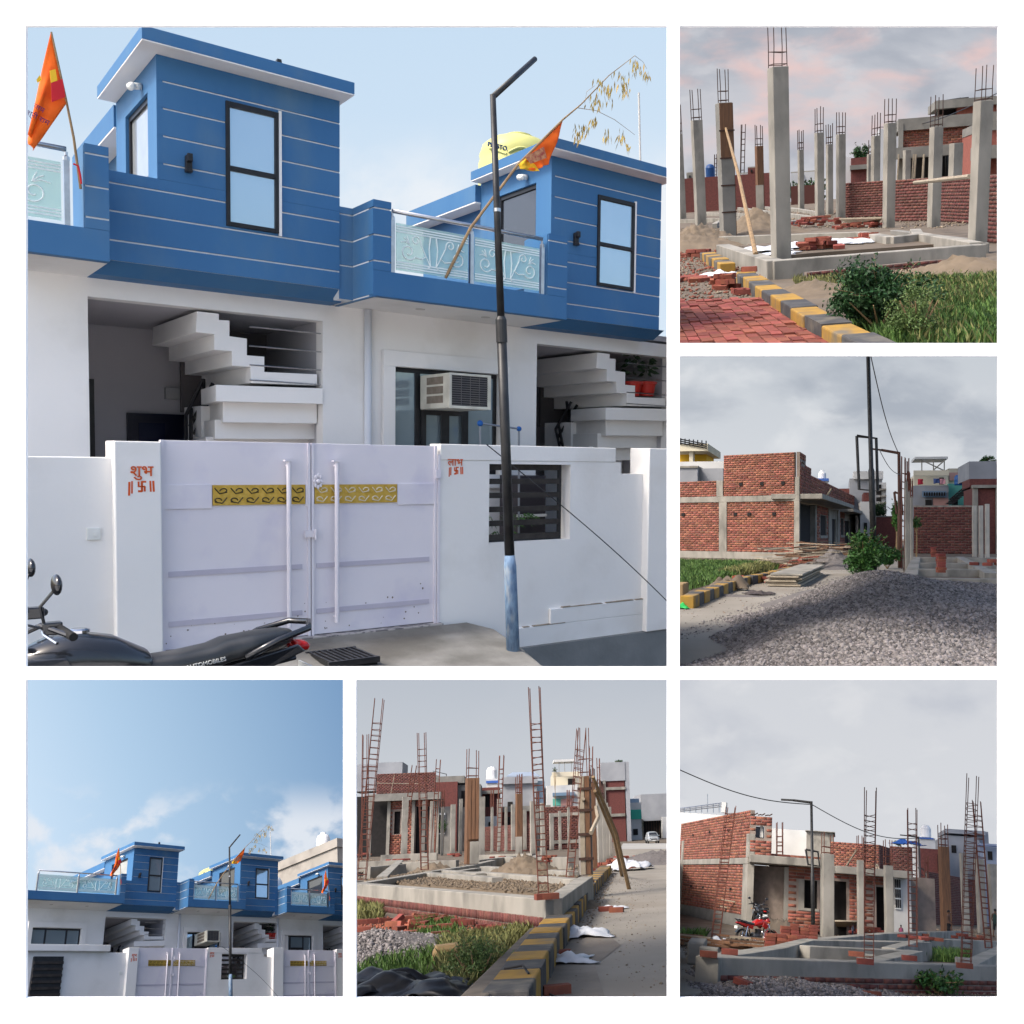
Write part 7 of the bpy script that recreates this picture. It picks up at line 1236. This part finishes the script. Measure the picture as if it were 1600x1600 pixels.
bush_at(Q, 1447, 740, 150, 10, 500, 'tall slim tree beside the far gate, rebar picture', leafd, 60)
# parked car
cp = G(1505, 822); CAR = thing('parked_car', 'small pale silver car parked at the road end, rebar picture', 'car', (0, 0, 0), rot=TR(cp)); k = 1.55/1.55
sv = mat('car_silver', (.42, .44, .45), rough=.3, metal=.5)
W_ = Q.w(55, cp.y)/2; k = W_/.8
part('body', MB().loft([(0, 0, 0, 0, 0)]*0+[(-.02, 0, .55, .6, .2), (.1, 0, .58, .78, .3), (1.2, 0, .62, .8, .36), (3.4, 0, .62, .8, .36), (3.8, 0, .6, .7, .3)], 18, 4).xf(Matrix.Scale(k, 4) @ rotz(math.pi/2)), sv, CAR, smooth=True)
part('cabin', MB().loft([(.7, 0, 1.0, .72, .1), (1.2, 0, 1.2, .68, .3), (2.0, 0, 1.25, .66, .32), (3.0, 0, 1.2, .66, .3), (3.5, 0, 1.0, .7, .1)], 18, 4).xf(Matrix.Scale(k, 4) @ rotz(math.pi/2)), sv, CAR, smooth=True)
part('windscreen', MB().prism([(-.56, .72, 1.02), (.56, .72, 1.02), (.5, 1.1, 1.42), (-.5, 1.1, 1.42)], (0, -.06, .03)).xf(Matrix.Scale(k, 4)), darkglass, CAR)
for sx in (-1, 1):
    part('headlight', MB().ell((.55*sx, -.0, .68), (.16, .08, .09)).xf(Matrix.Scale(k, 4)), chrome, CAR); part('door_mirror', MB().ell((.86*sx, 1.0, 1.02), (.1, .06, .07)).xf(Matrix.Scale(k, 4)), sv, CAR)
    for yy_ in (.7, 3.0): part('wheel', MB().lathe((.62*sx, yy_, .3), [(.29, 0), (.3, .04), (.3, .14), (.27, .18)], 16, (sx, 0, 0)).xf(Matrix.Scale(k, 4)), rubber, CAR)
part('grille', MB().box((-.4, -.04, .5), (.4, .02, .62)).xf(Matrix.Scale(k, 4)), voidm, CAR); part('bumper', MB().box((-.7, -.06, .3), (.7, .1, .44)).xf(Matrix.Scale(k, 4)), mat('bumper_grey', (.2, .2, .2), rough=.6), CAR, bev=.03); part('number_plate', MB().box((-.22, -.075, .36), (.22, -.061, .43)).xf(Matrix.Scale(k, 4)), plastic_w, CAR)
lamp_post(Q, 470, 850, 475, (420, 465), 'far street lamp before the second brick house, rebar picture', r=.08)
# ================================================================ place 6: foundation, cages and red motorcycle
Q = Pan(6, 1060, 1060, 3.187, 1082, 1.6); Q.use(); G = Q.g
struct('ground', MB().sheet([(-60, 12, -.015), (60, 12, -.015), (90, 260, -.015), (-90, 260, -.015)]), soil)
struct('road', MB().sheet([V3(G(*q), 0) for q in [(-200, 1500), (-200, 1360), (400, 1300), (560, 1285), (700, 1268), (480, 1345), (150, 1400), (60, 1440), (300, 1640), (-200, 1640)]]), roadm)
# ---- brick building, corner K
K = V3(G(342, 1246), 0); zS, zS2, zT = Q.top(K, 925), Q.top(K, 893), Q.top(K, 655); Lf = V3(G(0, 904, zS2), 0); uL = (Lf-K).normalized(); R0 = V3(G(1140, 985, zS), 0); uR = (R0-K).normalized(); nL = Vector((uL.y, -uL.x, 0)); nL = nL if nL.dot(-K) > 0 else -nL; nR = Vector((uR.y, -uR.x, 0)); nR = nR if nR.dot(-K) > 0 else -nR; LL = (Lf-K).length
bd = thing('brick_building', 'unfinished brick house with deep porch on the left, red motorcycle picture', 'building', K)
def fa(u, a, z=2.):
    c = (Q.ox+a/Q.zm-U0)/F; w0 = Q.R @ (K+Vector((0, 0, z-Q.H))); dw = Q.R @ u; return -(w0.x-c*w0.y)/(dw.x-c*dw.y)
x1 = fa(uL, 326); BR = dict(bl=.34, bh=.125)
brick_wall(bd, K+uL*x1, Lf, .5, zS, **BR); brick_wall(bd, K+uL*.02, Lf-uL*.3, zS2, zT, **BR)
part('plinth_beam', MB().obox(K+nL*.06, uL*LL, -nL*.3, Vector((0, 0, .5))), cemd, bd); part('floor_band', MB().obox(K+nL*.08+Vector((0, 0, zS+.001)), uL*LL, -nL*.4, Vector((0, 0, zS2-zS-.002))), cem, bd, bev=.02); part('corner_column', MB().obox(K+nL*.07, uL*x1, uR*.3, Vector((0, 0, zS))), cem, bd, bev=.02); part('corner_column', MB().obox(K+nL*.07+Vector((0, 0, zS2)), uL*.35, uR*.3, Vector((0, 0, (zT-zS2)*.5))), cem, bd, bev=.02); part('edge_column', MB().obox(K+nL*.07+uL*fa(uL, 22), uL*.5, -nL*.3, Vector((0, 0, zT*.8))), cem, bd)
for a_, z_ in ((70, zS*.55), (130, zS*.55), (268, zS*.56), (68, zS2+(zT-zS2)*.6), (150, zS2+(zT-zS2)*.62), (245, zS2+(zT-zS2)*.6)): part('putlog_hole', MB().obox(K+nL*.075+uL*fa(uL, a_)+Vector((0, 0, z_)), uL*.14, -nL*.1, Vector((0, 0, .12))), voidm, bd)
# tower return with its window opening, and the porch side
r = lambda a: fa(uR, a)
sT = r(460); s0, s1 = r(378), r(422); brick_wall(bd, K, K+uR*sT, zS2, zT-.25, holes=[(s0, s1, zS2+.85, zT-.65)], out=nR, bl=.5, bh=.125); part('window_shade', MB().obox(K+uR*s0-nR*.6+Vector((0, 0, zS2+.85)), uR*(s1-s0), -nR*.1, Vector((0, 0, zT-zS2-1.5))), gw, bd); part('white_grille', MB().obox(K+uR*(s0+.2)-nR*.3+Vector((0, 0, zS2+.9)), uR*(s1-s0)*.35, -nR*.05, Vector((0, 0, .7))), plastic_w, bd)
part('porch_shade_wall', MB().obox(K+uR*.9-nR*2.5, uR*(r(545)+2), -nR*.2, Vector((0, 0, zS))), voidm, bd); part('porch_inner_wall', MB().obox(K+uL*(x1+.1)-nL*.3, uL*.2, uR*8, Vector((0, 0, zS))), mortar, bd)  # near-black wall paints the shade deep in the porch
part('porch_pier', MB().obox(K+uR*r(528), uR*(r(548)-r(528)), -nR*.6, Vector((0, 0, zS))), cem, bd)
def seg(a0, a1, hole=None, m=brickm):
    s0, s1 = r(a0), r(a1); hl = []
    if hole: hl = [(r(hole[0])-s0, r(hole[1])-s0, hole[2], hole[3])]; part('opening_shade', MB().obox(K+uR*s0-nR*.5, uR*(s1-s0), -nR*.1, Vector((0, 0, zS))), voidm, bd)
    brick_wall(bd, K+uR*s0, K+uR*s1, .1, zS+.2, holes=hl, m=m, out=nR, bl=.55, bh=.13)
seg(548, 708, (602, 692, .95, zS*.82)); seg(770, 850, (772, 838, .1, zS*.84)); seg(850, 905); seg(905, 1030, (985, 1030, .1, zS*.8)); 
part('window_frame', MB().obox(K+uR*r(598)+nR*.05+Vector((0, 0, .9)), uR*(r(700)-r(598)), -nR*.1, Vector((0, 0, .1))).obox(K+uR*r(598)+nR*.05+Vector((0, 0, 1.0)), uR*.25, -nR*.1, Vector((0, 0, zS*.82-1.0))), cem, bd)
part('plaster_wall', MB().obox(K+uR*r(1030)-nR*.1, uR*(r(1160)-r(1030)), -nR*.3, Vector((0, 0, zS-.1))), mat('lane_plaster', (.5, .49, .47)), bd)
wd = part('white_window', MB().obox(K+uR*r(1078)+Vector((0, 0, 1.25)), uR*(r(1108)-r(1078)), -nR*.08, Vector((0, 0, 1.25))), plastic_w, bd)
for k in range(3):
    for j in range(3): part('pane', MB().obox(K+uR*(r(1078)+(k+.12)*(r(1108)-r(1078))/3)+nR*.02+Vector((0, 0, 1.3+j*.4)), uR*((r(1108)-r(1078))*.25), -nR*.01, Vector((0, 0, .34))), voidm, wd)
part('canopy', MB().obox(K+nR*1.6+Vector((0, 0, zS+.05)), uR*r(700), -nR*4, Vector((0, 0, .32))), cem, bd, bev=.03); part('canopy', MB().obox(K+nR*1.2+uR*r(770)+Vector((0, 0, zS-.12)), uR*(r(1140)-r(770)), -nR*4, Vector((0, 0, .3))), cem, bd, bev=.03)
part('broken_sunshade', MB().prism([Q.at(770, 965, 62), Q.at(850, 950, 62), Q.at(815, 992, 60)], (0, .2, .12)), cem, bd)
y0 = 76; zz0, zz1 = Q.at(800, 900, y0).z, Q.at(800, 815, y0).z; p, q = Q.at(755, 850, y0), Q.at(1000, 850, y0); brick_wall(bd, V3(p, 0), V3(q, 0), zS, zz1, m=brickm, bl=.4, bh=.16); p2 = Q.at(1055, 850, y0+4); brick_wall(bd, V3(q, 0), V3(p2, 0), zS, zz1, m=brick2, bl=.5, bh=.16); brick_wall(bd, K+uR*r(460)-nR*2.6, K+uR*r(755)-nR*2.6, zS, Q.top(K+uR*r(600), 872), m=brickm, out=nR, bl=.6, bh=.14)
p, q = Q.at(1055, 860, 84), Q.at(1165, 860, 84); brick_wall(bd, V3(p, 0), V3(q, 0), zS*.9, Q.at(1100, 838, 84).z, m=brick2, bl=.4, bh=.16)
for i, (a, b, c_, d_) in enumerate([(835, 935, 890, 850), (978, 920, 1030, 1060), (990, 925, 1040, 1050)]): part('ladder_rail' if i else 'timber_strut', MB().tube([Q.at(a, b, 58), Q.at(c_, d_, 57)], .05, 5), plank, bd)
for k in range(7): part('ladder_rung', MB().tube([Q.at(981+k*7, 930+k*18, 57.8), Q.at(992+k*7, 932+k*18, 57.8)], .03, 4), plank, bd)
for x in range(6): part('roof_bar', MB().tube([K+uR*(sT*x/6)+Vector((0, 0, zT-.2)), K+uR*(sT*(x+1)/6)+Vector((0, 0, zT-.16+.05*(x%2)))], .025, 4), rust, bd)
# white railing house behind
h = thing('white_house', 'white house with roof railing behind the brick house, red motorcycle picture', 'house', V3(G(100, 1200), 0))
def B_(R, nm, a0, a1, b0, b1, y, dep, m): return fbox(Q, R, nm, a0, a1, b0, b1, y, dep, m)
B_(h, 'wall', -30, 235, 665, None, 88, 8, pal); B_(h, 'roof_pier', 215, 236, 615, 668, 88, 1, pal); B_(h, 'wing', 440, 640, 745, None, 92, 8, pal); B_(h, 'grey_wing', 638, 770, 760, None, 86, 6, cem); B_(h, 'grey_cap', 632, 780, 755, 768, 85.6, 6.8, cem)
for k in range(3): part('railing_rail', MB().tube([Q.at(-10, 650+k*7, 88), Q.at(215, 620+k*9, 88)], .04, 4), steel, h)
for k in range(8): part('railing_post', MB().tube([Q.at(0+k*29, 668, 88), Q.at(0+k*29, 648-k*4, 88)], .04, 4), steel, h)
part('aerial', MB().tube([Q.at(146, 640, 89), Q.at(145, 575, 89)], .03, 4), steel, h)
h = thing('blue_roof_house', 'white and blue house with tank behind the brick wall, red motorcycle picture', 'house', V3(G(1250, 1200), 0)); B_(h, 'wall', 1195, 1280, 790, None, 100, 8, pal); B_(h, 'brick_panel', 1205, 1310, 845, None, 96, 3, brick2); B_(h, 'blue_band', 1198, 1270, 790, 802, 99.8, .15, mat('blue_stand', (0, 0, 0))); c = Q.at(1232, 792, 101); part('tank_body', MB().lathe(c, [(.5, 0), (.5, .8), (.3, 1.1), (.01, 1.15)], 14), whitep, h); B_(h, 'door', 1290, 1305, 880, 960, 95.8, .1, voidm)
h = thing('grey_house', 'grey house with blue balcony at right, red motorcycle picture', 'house', V3(G(1440, 1200), 0)); B_(h, 'wall', 1325, 1500, 780, None, 104, 10, gw); B_(h, 'roof_sheet', 1330, 1530, 748, 782, 103.5, 8, gw); B_(h, 'blue_wing', 1500, 1620, 820, None, 102, 8, mat('blue_wing', (.24, .28, .36), rough=.8)); B_(h, 'blue_balcony', 1490, 1620, 830, 838, 100.8, 1, mat('blue_rail', (.05, .14, .40), rough=.6)); B_(h, 'side_wing', 1480, 1550, 760, 900, 105, 6, gw); B_(h, 'window', 1540, 1565, 860, 905, 101.9, .1, voidm); B_(h, 'window', 1360, 1385, 830, 870, 103.9, .1, voidm); B_(h, 'window', 1520, 1532, 855, 905, 101.9, .1, plastic_w)
bush_at(Q, 1095, 822, 90, 26, 500, 'green roof plant behind the brick parapet, red motorcycle picture', leafm, 14); sack(Q, Q.at(1140, 832, 88), 1.2, .6, .5, 'blue sheet bundled on the far roof, red motorcycle picture', mat('blue_sheet2', (.03, .10, .35), rough=.6), seed=51, name='blue_sheet', cat='sheet')
R = thing('brick_wall', 'red brick boundary wall at right, red motorcycle picture', 'wall', V3(G(1400, 1228), 0)); p, q = V3(G(1250, 1226), 0), V3(G(1620, 1230), 0); brick_wall(R, p, q, 0, Q.top(p, 962), m=brick2, bl=.34, bh=.135)
# ---- foundation
fd = thing('foundation', 'front row of grey plinth beams, red motorcycle picture', 'foundation', V3(G(700, 1440), 0)); H = .5
B = lambda a, b, **k: beam(Q, a, b, parent=fd, **{**dict(h=H, w=.4, m=cem), **k})
B((150, 1382), (1640, 1432)); B((150, 1385), (500, 1335)); B((500, 1335), (640, 1300), w=.36); B((640, 1300), (1000, 1270), w=.36); B((960, 1404), (1175, 1355)); B((1175, 1355), (640, 1330), w=.36); B((1050, 1340), (1240, 1290), w=.36); B((640, 1300), (1230, 1312), w=.36); B((1440, 1420), (1620, 1335)); B((1240, 1295), (1620, 1310), w=.36); B((1000, 1270), (1240, 1260), w=.36); B((1230, 1262), (1420, 1258), w=.36)
bf = thing('brick_footing', 'dark wet brick footing below the front beam, red motorcycle picture', 'brickwork', V3(G(1000, 1540), 0)); a_, b_ = G(150, 1382, H), G(1640, 1432, H); n_ = Vector((b_.y-a_.y, a_.x-b_.x, 0)).normalized(); n_ = n_ if n_.dot(-a_) > 0 else -n_; brick_wall(bf, V3(a_+n_*.215, 0), V3(b_+n_*.215, 0), -.05, .24, m=brick2, bl=.24, bh=.09, thick=.03, out=n_)
for a, b in ((935, 1470), (1420, 1482), (155, 1445)): part('pier', MB().box((G(a, b).x-.2, G(a, b).y-.3, -.1), (G(a, b).x+.2, G(a, b).y-.05, .42)), cemd, fd, bev=.03)
for i, (a, b, sc_) in enumerate([(930, 1424, 2.6), (1425, 1444, 2.6), (150, 1388, 2.2), (255, 1375, 2.0), (1150, 1405, 2.2), (885, 1385, 1.8)]): loose(Q, G(a, b, H), .1, 0, ['big red block on the front beam under the centre cage', 'big red block on the front beam under the right cage', 'brick at the left end of the front beam', 'flat brick left of the brick stack on the beam', 'brick lying on the cross beam', 'small brick in the grassy pit'][i]+', red motorcycle picture', sc=sc_)
neat_stack(Q, 560, 1350, 5, 2, 4, .25, 'stepped brick stack on the beam by the motorcycle, red motorcycle picture', .2, 1.9); neat_stack(Q, 600, 1320, 4, 2, 6, .25, 'taller brick stack behind the stepped one, red motorcycle picture', .2, 1.9); neat_stack(Q, 1215, 1320, 2, 2, 4, .2, 'small brick stack in the right pit, red motorcycle picture', .1, 1.8); brick_heap(Q, 1225, 1230, 18, .6, 'brick heap before the far window, red motorcycle picture', .1, 5, 1.8); brick_heap(Q, 1210, 1300, 8, .6, 'few bricks on the rear cross beam, red motorcycle picture', .5, 1, 1.8); brick_heap(Q, 960, 1275, 14, .8, 'bricks at the foot of the middle posts, red motorcycle picture', .2, 3, 1.8); brick_heap(Q, 1460, 1300, 14, .8, 'bricks at the right rear corner, red motorcycle picture', .3, 2, 1.8)
R = thing('stone_slab', 'rough grey slab with rubble at left end of the beam, red motorcycle picture', 'slab', G(80, 1410)); part('slab', MB().prism([G(40, 1425), G(125, 1430), G(140, 1400), G(55, 1395)], (0, 0, .45)), cemd, R, bev=.04)
# gravel in front
def z6(x, y):
    a = np.array([Q.pr((xx, 17.5, 0))[0] for xx in np.ravel(x)]).reshape(np.shape(x)); e = np.interp(a, [-50, 60, 200, 420, 620, 900, 1200, 1400], [.05, .1, .16, .25, .2, .1, .0, -.1]); return e*np.sin(np.clip((np.asarray(y)-14)/9, 0, 1)*math.pi)+.02*np.sin(np.asarray(x)*5+np.asarray(y)*3)-.03
xl, xr = Q.at(-40, 1500, 18).x, Q.at(1420, 1500, 18).x
gh = thing('gravel_heap', 'low grey gravel heap along the bottom, red motorcycle picture', 'gravel heap', (0, 0, 0)); part('heap_body', mound('gravel_bed', z6, xl, xr, 14, 23, gravelb, 70, 40), gravelb, gh, smooth=True); n = 26000; xx = xl+(xr-xl)*rng.random(n); yy = 14.3+8.4*rng.random(n); part('stones', stones('stones', np.stack([xx, yy, z6(xx, yy)+.01], 1), .024, gravelm, ''), gravelm, gh, kind='stuff')
heap(Q, 560, 1510, .7, .9, .35, 'sand_heap', sandm, 'small brown sand heap on the gravel, red motorcycle picture', 'sand heap', 21); loose(Q, G(318, 1530, .15), -.5, .2, 'single red brick lying on the gravel, red motorcycle picture', sc=2.2); loose(Q, G(965, 1588, .02), .2, 0, 'brick at the bottom edge, red motorcycle picture', sc=2.)
part_r = struct('broken_kerb', MB().prism([V3(G(*q), -.2) for q in [(-30, 1480), (30, 1490), (240, 1600), (-30, 1600)]], (0, 0, .3)), roadm, bev=.03)
grass(Q, [(640, 1390), (900, 1395), (920, 1372), (680, 1372)], 1800, .1, .3, w=.02, label='grass in the pit between front beams, red motorcycle picture'); grass(Q, [(1200, 1405), (1410, 1415), (1500, 1360), (1230, 1380)], 2200, .1, .35, w=.02, label='grass in the right pit, red motorcycle picture'); bush(Q, G(1300, 1575), (.6, .5, .22), 900, .05, 'small weed at the bottom right, red motorcycle picture', leafm); grass(Q, [(10, 1300), (130, 1295), (140, 1310), (10, 1320)], 700, .1, .4, w=.03, label='weeds by the brick house plinth, red motorcycle picture')
bush(Q, G(1005, 1250), (.9, .7, 1.1), 1400, .11, 'green shrub between the middle posts, red motorcycle picture', leafm); bush_at(Q, 1205, 1075, 48, 36, 500, 'thin sapling by the far cage, red motorcycle picture', leafm, 22); bush(Q, G(705, 1250), (.3, .5, 1.), 500, .1, 'narrow green plant behind the big post, red motorcycle picture', leafm)
# ---- columns and cages
for (a0, a1, bt, bb, rt, lab, m, yw) in [(708, 772, 875, 1295, 768, 'broad pale concrete column left of centre, red motorcycle picture', cem, .3), (892, 925, 905, 1265, 780, 'slim pale column behind the centre cage, red motorcycle picture', cem, .25), (1030, 1072, 932, 1240, 800, 'pale column right of the centre cage, red motorcycle picture', cem, .25), (1312, 1360, 838, 1290, 715, 'column in brown shuttering at right, red motorcycle picture', timber, .3), (1495, 1535, 900, 1270, None, 'pale column behind the right cage, red motorcycle picture', cem, .25), (1560, 1600, 925, 1280, None, 'pale column at the right edge, red motorcycle picture', cem, .25), (1418, 1450, 870, 1270, None, 'column inside the large right cage, red motorcycle picture', cem, .25)]:
    bb = max(bb, Q.pr(K+uR*fa(uR, (a0+a1)/2))[1]+16) if a0 < 1200 else bb
    column(Q, a0, a1, bt, bb, rt or bt, lab, m, yaw=yw, bars=rt is not None, z0=.0, group='concrete columns in the red motorcycle picture', rust_m=rustr)
for (ab, bb, at, bt, wz, lab, n, st) in [(948, 1405, 957, 535, 44, 'tall rebar cage at the centre front, red motorcycle picture', 28, (0, .84)), (1432, 1425, 1466, 470, 44, 'tall leaning rebar cage at the right front, red motorcycle picture', 30, (0, .84)), (1168, 1330, 1166, 640, 38, 'upright rebar cage right of centre, red motorcycle picture', 22, (0, .88)), (185, 1290, 262, 630, 40, 'rusty rebar cage leaning on the brick house, red motorcycle picture', 28, (0, .95)), (505, 1225, 505, 712, 30, 'rebar cage standing in the porch, red motorcycle picture', 20, (0, .85)), (1545, 1340, 1485, 600, 30, 'rebar cage leaning against the right front one, red motorcycle picture', 22, (0, .9)), (1228, 1270, 1236, 880, 16, 'thin far rebar cage behind the right of centre, red motorcycle picture', 10, (0, .9))]:
    cage(Q, ab, bb, at, bt, wz, lab, n, st, rustr, z0=H if bb > 1300 else 0)
solo('leaning_panel', MB().prism([G(800, 1272), G(940, 1265), Q.at(900, 1212, 44), Q.at(778, 1210, 44)], (0, .05, .05)), plank, 'pale board leaning beside the broad column, red motorcycle picture', 'board')
R = thing('timber_pile', 'pile of old timber boards before the brick house window, red motorcycle picture', 'timber', G(620, 1262)); 
for i in range(34): c = G(625, 1258)+Vector((random.uniform(-2.2, 2.2), random.uniform(-1, 1), .1+.09*(i//3))); an = random.uniform(-.5, .5); d_ = Vector((math.cos(an), math.sin(an), random.uniform(-.25, .25)))*random.uniform(.8, 1.8); part('plank', MB().bar(c-d_, c+d_, .2, .05), plank if i % 3 else timber, R)
heap(Q, 510, 1290, 1.9, 1.6, .8, 'soil_heap', soil, 'brown earth heap behind the red motorcycle, red motorcycle picture', 'earth heap', 23); R = thing('timber_pile', 'low scatter of planks left of the motorcycle, red motorcycle picture', 'timber', G(110, 1340))
for i in range(22): c = G(100, 1340)+Vector((random.uniform(-2., 2.), random.uniform(-1, 1), .06+.05*(i//4))); an = random.uniform(-.5, .5); d_ = Vector((math.cos(an), math.sin(an), 0))*random.uniform(.5, 1.2); part('plank', MB().bar(c-d_, c+d_, .16, .05), timber if i % 3 else plank, R)
sack(Q, G(215, 1345), .42, .35, .3, 'white sack standing left of the motorcycle, red motorcycle picture', sackm, seed=61)
clods(Q, [(0, 1300), (640, 1280), (480, 1345), (60, 1440)], 3000, .03, 'crumbs on the road by the motorcycle, red motorcycle picture'); clods(Q, [(640, 1255), (1600, 1250), (1600, 1420), (700, 1330)], 4000, .04, 'rubble on the ground between beams, red motorcycle picture'); clods(Q, [(0, 1450), (1600, 1520), (1600, 1590), (0, 1590)], 4000, .016, 'earth crumbs at the bottom, red motorcycle picture')
# ---- lamps and wire
lamp_post(Q, 672, 1290, 612, (572, 607), 'slim black lamp post with a square frame, red motorcycle picture', r=.085, frame=(634, 695, 852, 935), at=662); lamp_post(Q, 1215, 1240, 788, (1140, 783), 'farther lamp post behind the right of centre cage, red motorcycle picture', r=.09, frame=(1195, 1222, 940, 985), at=1196)
wire(Q, (-10, 448), (665, 628), 34, 42, .3, 'overhead wire from the left edge to the lamp, red motorcycle picture', .018); wire(Q, (665, 628), (1200, 795), 42, 60, .5, 'overhead wire between the two lamps, red motorcycle picture', .02)
# ---- red motorcycle and people
p, q = G(290, 1352), G(470, 1325); L_ = (q-p).length
motorcycle('red motorcycle parked on the road beside the foundation, red motorcycle picture', TR((p+q)/2) @ rotz(math.atan2(q.y-p.y, q.x-p.x)*.5) @ Matrix.Scale(Q.w(238, ((p+q)/2).y)/1.95, 4), mat('gloss_red', (.42, .015, .012), (.36, .012, .01), 4, rough=.2, spec=.6))
motorcycle('black motorcycle half hidden behind the red one, red motorcycle picture', TR(G(400, 1265)) @ rotz(1.9), bodyblk)
def Hp(a, b0, b1):
    row = Q.pr(K+uR*fa(uR, a))[1]+7; d_ = max(0, row-b1) if a < 1250 else 0; b0 += d_; b1 += d_; p = G(a, b1); return p, Q.top(p, b0)
for (a, b0, b1, face, lab, sh, tr, kw) in [(1350, 1155, 1302, 1.2, 'shirtless child in dark shorts walking on the beams, red motorcycle picture', (.1, .05, .03), (.01, .01, .012), dict(bare=True, stride=.16)), (1110, 1145, 1235, .4, 'small girl in a pink dress by the posts, red motorcycle picture', (.35, .09, .16), (.35, .09, .16), dict(dress=True, stride=.05)), (868, 1135, 1212, 1.4, 'child in a grey blue shirt bending near the door, red motorcycle picture', (.18, .22, .28), (.03, .03, .05), {}), (890, 1150, 1212, -1.0, 'small child in red beside the pale column, red motorcycle picture', (.40, .05, .03), (.05, .03, .03), {}), (1584, 1148, 1292, 2.6, 'child in dark clothes cut by the right edge, red motorcycle picture', (.02, .04, .035), (.015, .02, .02), {})]:
    p, hh_ = Hp(a, b0, b1); person(Q, p, hh_, face, lab, sh, tr, **kw)
sky(1, [(0, (226, 238, 248)), (.5, (212, 230, 247)), (1, (198, 221, 243))], [(3.0, .42, .62, (244, 246, 249), .9, (1, 1.2), -.2, .74, 3.3)], -.12)
sky(2, [(0, (206, 200, 206)), (.35, (208, 207, 213)), (.55, (206, 205, 211)), (1, (190, 195, 204))], [(3.0, .45, .66, (160, 167, 180), .65, (.8, 1.7), -.5, 1.2, 1.7), (6, .5, .68, (218, 218, 222), .5, (1, 1.8), .3, 1.2, 2.9), (2.9, .44, .64, (242, 203, 196), .78, (.9, 1.9), .66, 1.2, 7.4)], 0)
sky(3, [(0, (222, 224, 228)), (.4, (218, 221, 226)), (1, (200, 206, 213))], [(2.0, .44, .62, (166, 174, 186), .85, (.8, 1.5), .42, 1.2, 4.4), (4.5, .5, .7, (228, 230, 233), .6, (1, 1.6), .2, 1.2, 8.2)], 0)
sky(4, [(0, (192, 212, 230)), (.2, (202, 225, 247)), (.45, (178, 207, 234)), (.75, (150, 182, 214)), (1, (122, 157, 196))], [(3.6, .47, .58, (230, 235, 243), .9, (1, 1.2), .42, .58, 12.3), (2.2, .3, .9, (196, 214, 230), .6, (1, 1), -.5, .25, 2.)], .72, .28)
sky(5, [(0, (216, 214, 214)), (.35, (214, 214, 216)), (.7, (200, 205, 212)), (1, (186, 193, 203))], [(1.5, .5, .75, (206, 209, 214), .4, (.7, 1.3), .2, 1.2, 3.1)], 0)
sky(6, [(0, (222, 223, 227)), (.5, (216, 218, 223)), (1, (210, 213, 219))], [(2.2, .5, .68, (188, 193, 204), .7, (.8, 1.5), .2, 1.2, 6.6), (5, .52, .7, (226, 227, 230), .5, (1, 1.6), .2, 1.2, 2.2)], 0)
# ================================================================ trim every place to its own compartment behind the picture wall
bpy.context.view_layer.update()
def trim():
    for o in [o for o in bpy.data.objects if o.type == 'MESH' and OWNER.get(o) in WEDGE]:
        u0, u1, v0, v1 = WEDGE[OWNER[o]]; me = o.data; n = len(me.vertices)
        if n == 0: continue
        co = np.empty(n*3, np.float32); me.vertices.foreach_get('co', co); co = co.reshape(-1, 3)
        mw = np.array(o.matrix_world); w = co @ mw[:3, :3].T+mw[:3, 3]
        pl = [((u0-U0)/F, 0, 1), ((u1-U0)/F, 0, -1), ((V0-v1)/F, 2, 1), ((V0-v0)/F, 2, -1)]
        bad = [(k, ax, sg) for (k, ax, sg) in pl if ((w[:, ax]-k*w[:, 1])*sg < -1e-4).any()]
        if not bad: continue
        if any(((w[:, ax]-k*w[:, 1])*sg < 0).all() for (k, ax, sg) in bad):
            if not o.children: bpy.data.objects.remove(o); continue
        bm = bmesh.new(); bm.from_mesh(me); bm.transform(o.matrix_world)
        for (k, ax, sg) in bad:
            no = Vector((0, 0, 0)); no[ax] = -sg; no[1] = k*sg
            g_ = bm.verts[:]+bm.edges[:]+bm.faces[:]
            bmesh.ops.bisect_plane(bm, geom=g_, plane_co=(0, 0, 0), plane_no=no, clear_outer=True)
        if not bm.verts:
            bm.free()
            if not o.children: bpy.data.objects.remove(o)
            else: o.data = bpy.data.meshes.new('empty')
            continue
        bm.transform(o.matrix_world.inverted()); me2 = me.copy() if me.users > 1 else me
        bm.to_mesh(me2); bm.free(); o.data = me2
trim()
for o in list(bpy.data.objects):
    if o.type == 'EMPTY' and not o.children: bpy.data.objects.remove(o)
